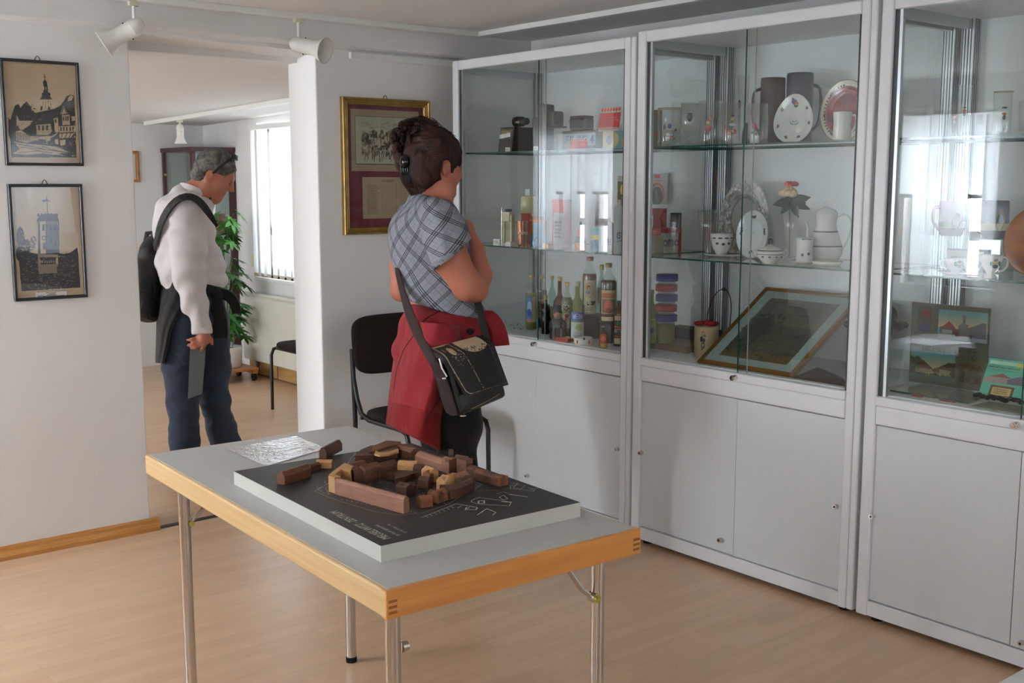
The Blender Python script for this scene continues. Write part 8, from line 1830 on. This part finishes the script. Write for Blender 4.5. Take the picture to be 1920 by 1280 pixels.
# red cardigan tied round the hips
RCd = cloth('faded_red_jersey', (.57, .135, .165), .95, 9, .5, 300, .06, .08); RCi = cloth('bright_red_hem', (.50, .025, .045), .9, 8, .3, 300, .05, .05)
cg = thing('cardigan', 'red cardigan tied around the hips of the dark-haired person', 'cardigan', tuple(pw(800, 680)))
S = SDF(lo+np.array([-.05, -.05, .75]), np.array([3.20, 4.20, 1.2]), .0075)
S.ell(pw(828, 598), (.142, .160, .075), (WFd, WS, Z3), .04).ell(pw(824, 650, .0), (.150, .172, .13), (WFd, WS, Z3), .05).ell(pw(812, 665, .02), (.135, .165, .11), (WFd, WS, Z3), .05)
S.warp(lambda X, Y, Z: .004*np.sin(60*Z+22*(X*RT[0]+Y*RT[1])+1.5*np.sin(25*X))); S.cut(he1+Z3*.012, -n2+np.zeros(3)); S.cut(pw(820, 700), -Z3)
S.build('wrap', RCd, cg)
drape('back_panel', [(752, 600, -.02), (742, 640, -.03), (735, 690, -.03), (729, 740, -.02), (723, 795, -.02)], [(862, 610, -.20), (868, 650, -.20), (850, 700, -.19), (836, 760, -.17), (829, 846, -.14)], cg, RCd, RCi, .80, bulge=.135, depth=-.02, Pf=pw, fold=.010, ff=1.6, wrap=.07, seed=1.2, nv=50)
from mathutils.bvhtree import BVHTree
def surf_point(o, x, y, lift=.0015):
    mw = Matrix.Translation(o.parent.location) if o.parent else Matrix.Identity(4)
    bv = BVHTree.FromPolygons([mw @ v.co for v in o.data.vertices], [tuple(p.vertices) for p in o.data.polygons])
    h = bv.ray_cast(Vector(CAM), Vector(ray(x, y)))
    return None if h[0] is None else np.array(h[0])-ray(x, y)*lift
def seam(o, pts, r, m, parent, n=14, name='seam'):
    q = []
    for k in range(n):
        f_ = k/(n-1)*(len(pts)-1); i = min(int(f_), len(pts)-2); a = f_-i
        h = surf_point(o, pts[i][0]*(1-a)+pts[i+1][0]*a, pts[i][1]*(1-a)+pts[i+1][1]*a)
        if h is not None: q.append(h)
    if len(q) > 2: MB().tube(q, r, m, 6).build(name, parent, world=True)
SEAM = mat('dark_red_thread', (.24, .05, .06), .9)
_wr = [c for c in cg.children if c.name.startswith('wrap')][0]; _bp = [c for c in cg.children if c.name.startswith('back_panel')][0]
seam(_wr, ((776, 616), (800, 596), (836, 577)), .0016, SEAM, cg)
for pts in (((738, 733), (744, 690), (757, 655), (777, 626)), ((796, 795), (812, 765), (828, 742))): seam(_bp, pts, .0016, SEAM, cg)
b = MB()
for pts in (((768, 614), (800, 596), (838, 577)), ((738, 735), (745, 690), (757, 655), (777, 624)), ((798, 790), (812, 765), (828, 742))):
    q = [pw(x, y, -.185 if x > 790 else -.135) for x, y in pts]
MB().tube([pw(905, 592, -.06), pw(918, 590, -.07), pw(930, 605, -.075), pw(938, 625, -.08), pw(940, 648, -.08)], .02, RCd, 12, flat=[(.016, .012), (.026, .018), (.026, .015), (.028, .010), (.030, .006)], up=tuple(-HF)).build('sleeve', cg, world=True, subsurf=1)
MB().tube([pw(900, 600, -.05), pw(908, 610, -.03), pw(916, 632, -.02), pw(922, 650, -.01)], .02, RCi, 12, flat=[(.018, .012), (.024, .015), (.028, .012), (.028, .006)], up=tuple(-HF)).build('sleeve', cg, world=True, subsurf=1)
MB().ball(tuple(pw(903, 594, -.05)), (.026, .026, .024), RCd, 14, 10).build('knot', cg, world=True)
# shoulder bag
BL = mat('worn_black_leather', (.075, .06, .055), .38, bump=(60, .3)); BLS = mat('dark_brown_canvas', (.17, .11, .095), .8, bump=(200, .3)); PIP = mat('pale_worn_piping', (.62, .55, .42), .6)
bag = thing('shoulder_bag', 'worn dark leather shoulder bag with a pale scuffed flap, hanging at the hip', 'bag', tuple(pw(885, 712, -.3)))
TL, TR, BR_, BLc = pw(824, 660, -.33), pw(916, 634, -.20), pw(957, 745, -.17), pw(862, 786, -.33)
thk = (HF*.62-RT*.72); thk /= np.linalg.norm(thk); thk *= .085
N = 8
def grid_box(c8, n, m_front, m_side):
    """rounded slab from front quad and its back quad"""
    f = lambda q, u, v: (q[0]*(1-u)+q[1]*u)*(1-v)+(q[3]*(1-u)+q[2]*u)*v
    V = []; F = []
    nrm = np.cross(c8[1]-c8[0], c8[3]-c8[0]); nrm /= np.linalg.norm(nrm); nrm = nrm if nrm@FW < 0 else -nrm
    b = MB(); W = n+1
    for k, (q, sg) in enumerate(((c8[:4], 1), (c8[4:], -1))):
        for j in range(W):
            for i in range(W):
                u, v = i/n, j/n; bul = .022*(math.sin(math.pi*u)**.6)*(math.sin(math.pi*v)**.6) if 0 < i < n and 0 < j < n else 0
                V.append(tuple(f(q, u, v)+nrm*bul*sg))
    o = W*W
    Ff = [(j*W+i, (j+1)*W+i, (j+1)*W+i+1, j*W+i+1) for j in range(n) for i in range(n)]; Fb = [(o+j*W+i, o+j*W+i+1, o+(j+1)*W+i+1, o+(j+1)*W+i) for j in range(n) for i in range(n)]
    Fs = []
    for i in range(n): Fs += [(i, i+1, o+i+1, o+i), (n*W+i, o+n*W+i, o+n*W+i+1, n*W+i+1), (i*W, o+i*W, o+(i+1)*W, (i+1)*W), (i*W+n, (i+1)*W+n, o+(i+1)*W+n, o+i*W+n)]
    b.add(V, Ff, m_front, True); k = b.mi(m_front); b.f += [list(x) for x in Fb]; b.m += [k]*len(Fb); b.sm += [True]*len(Fb); k = b.mi(m_side); b.f += [list(x) for x in Fs]; b.m += [k]*len(Fs); b.sm += [True]*len(Fs)
    return b
c8 = [TL, TR, BR_, BLc, TL+thk, TR+thk, BR_+thk, BLc+thk]
grid_box(c8, 8, BL, BLS).build('bag_body', bag, world=True, bevel=.012, bseg=3, subsurf=1)
fr_n = np.cross(TR-TL, BLc-TL); fr_n /= np.linalg.norm(fr_n); fr_n = fr_n if fr_n@FW < 0 else -fr_n
FTL, FTR, FBR, FBL = pw(822, 655, -.345), pw(917, 630, -.215), pw(950, 722, -.195), pw(870, 744, -.345)
cv = Cv(150, 130, (.085, .075, .07)); cv.noise(.25, 5, 10)
bg_ = (.60, .52, .42)
bg_ = (.74, .64, .52); cv.ell((.63, .06), .25, .17, bg_); cv.speck(70, .008, .03, bg_, .40, .0, .86, .17, 1, 3, 1.2); cv.speck(40, .006, .014, (.085, .075, .07), .38, .12, .90, .24, 1, 5, 1.4)
cv.ell((.19, .12), .05, .07, bg_).speck(30, .005, .016, (.55, .48, .38), .08, .04, .32, .3, .9, 6); cv.speck(8, .008, .016, (.5, .40, .33), .14, .30, .26, .42, .9, 7, .6)
cv.line([(.30, .0), (.36, .35), (.40, .95)], .012, bg_).line([(.88, .02), (.92, .9)], .009, (.45, .40, .33), .8).line([(.02, .0), (.03, .5), (.05, .90), (.09, .96), (.14, .975)], .016, (.66, .60, .47)).line([(.14, .975), (.5, .96), (.97, .955)], .010, (.58, .52, .42), .8).line([(.02, .01), (.3, .0)], .016, (.66, .60, .47))
cv.speck(60, .004, .010, (.085, .075, .07), .28, .1, .45, .95, 1, 9, 2).speck(50, .004, .012, (.085, .075, .07), .3, .93, .97, .99, 1, 10, 1); cv.speck(12, .005, .012, (.40, .34, .28), .55, .78, .75, .86, .8, 11, .5).speck(10, .004, .01, (.4, .34, .28), .9, .1, .98, .3, .9, 12)
def flap(u, v):
    top = np.array(FTL)*(1-u)+np.array(FTR)*u; bot = np.array(FBL)*(1-u)+np.array(FBR)*u; q = top*(1-v)+bot*v; e = min(1, v*5)
    return q+fr_n*(.016*(math.sin(math.pi*min(.98, max(.02, u)))**.5)*e+.008)-thk*0.0+(thk*.5*(1-e)**2)
canvas('flap', cv, flap, bag, world=True, m=painted('worn_leather_print', .4), solid=.003)
b = MB().tube([pw(884+k*7.5, 766-k*3.0-.35*k*k*.4, -.355+.017*k) for k in range(8)], .0012, PIP, 5); b.build('stitched_seam', bag, world=True)
MB().tube([pw(824, 672, -.345), pw(829, 690, -.35), pw(838, 706, -.352)], .004, CHROME, 8).build('buckle', bag, world=True)
MB().ball(tuple(pw(833, 709, -.35)), (.009, .009, .006), CHROME, 10, 6).build('clasp', bag, world=True); MB().ball(tuple(pw(868, 779, -.35)), (.012, .01, .004), CHROME, 10, 6).build('clasp', bag, world=True)
MB().tube([pw(812, 678, -.32), pw(822, 690, -.335), pw(836, 725, -.335), pw(852, 778, -.32)], .01, BLS, 10, flat=(.018, .004), up=tuple(-HF-RT*.8)).build('side_tab', bag, world=True)
SB1 = mat('brown_webbing', (.20, .13, .115), .75, bump=(300, .4))
st1 = [pw(741, 470, .03), pw(743, 495, -.03), pw(748, 523, -.085), pw(757, 555, -.135), pw(768, 590, -.175), pw(781, 620, -.215), pw(796, 650, -.265), pw(813, 680, -.315)]
MB().tube(st1, .01, SB1, 10, flat=[(.010, .003), (.012, .003), (.014, .003), (.017, .003), (.019, .003), (.019, .003), (.018, .003), (.016, .003)], up=lambda i: tuple(-HF-RT*(.75 if i < 4 else .3))).build('strap', bag, world=True, subsurf=1)
MB().tube([pw(884, 545, -.02), pw(896, 565, -.10), pw(901, 585, -.15), pw(906, 610, -.19), pw(913, 638, -.205)], .01, mat('dark_webbing', (.10, .085, .08), .75), 10, flat=(.013, .003), up=tuple(-HF)).build('strap', bag, world=True, subsurf=1)
MB().tube([pw(741, 470, .03), pw(748, 440, .06), pw(760, 412, .10), pw(772, 398, .15), pw(800, 400, .26), pw(830, 440, .27), pw(868, 500, .16), pw(884, 545, -.02)], .01, SB1, 10, flat=(.014, .003), up=lambda i: tuple(np.array([pw(741, 470, .03), pw(748, 440, .06), pw(760, 412, .10), pw(772, 398, .15), pw(800, 400, .26), pw(830, 440, .27), pw(868, 500, .16), pw(884, 545, -.02)][i])-pw(810, 480, .02))).build('strap', bag, world=True, subsurf=1)

GS = 1.0
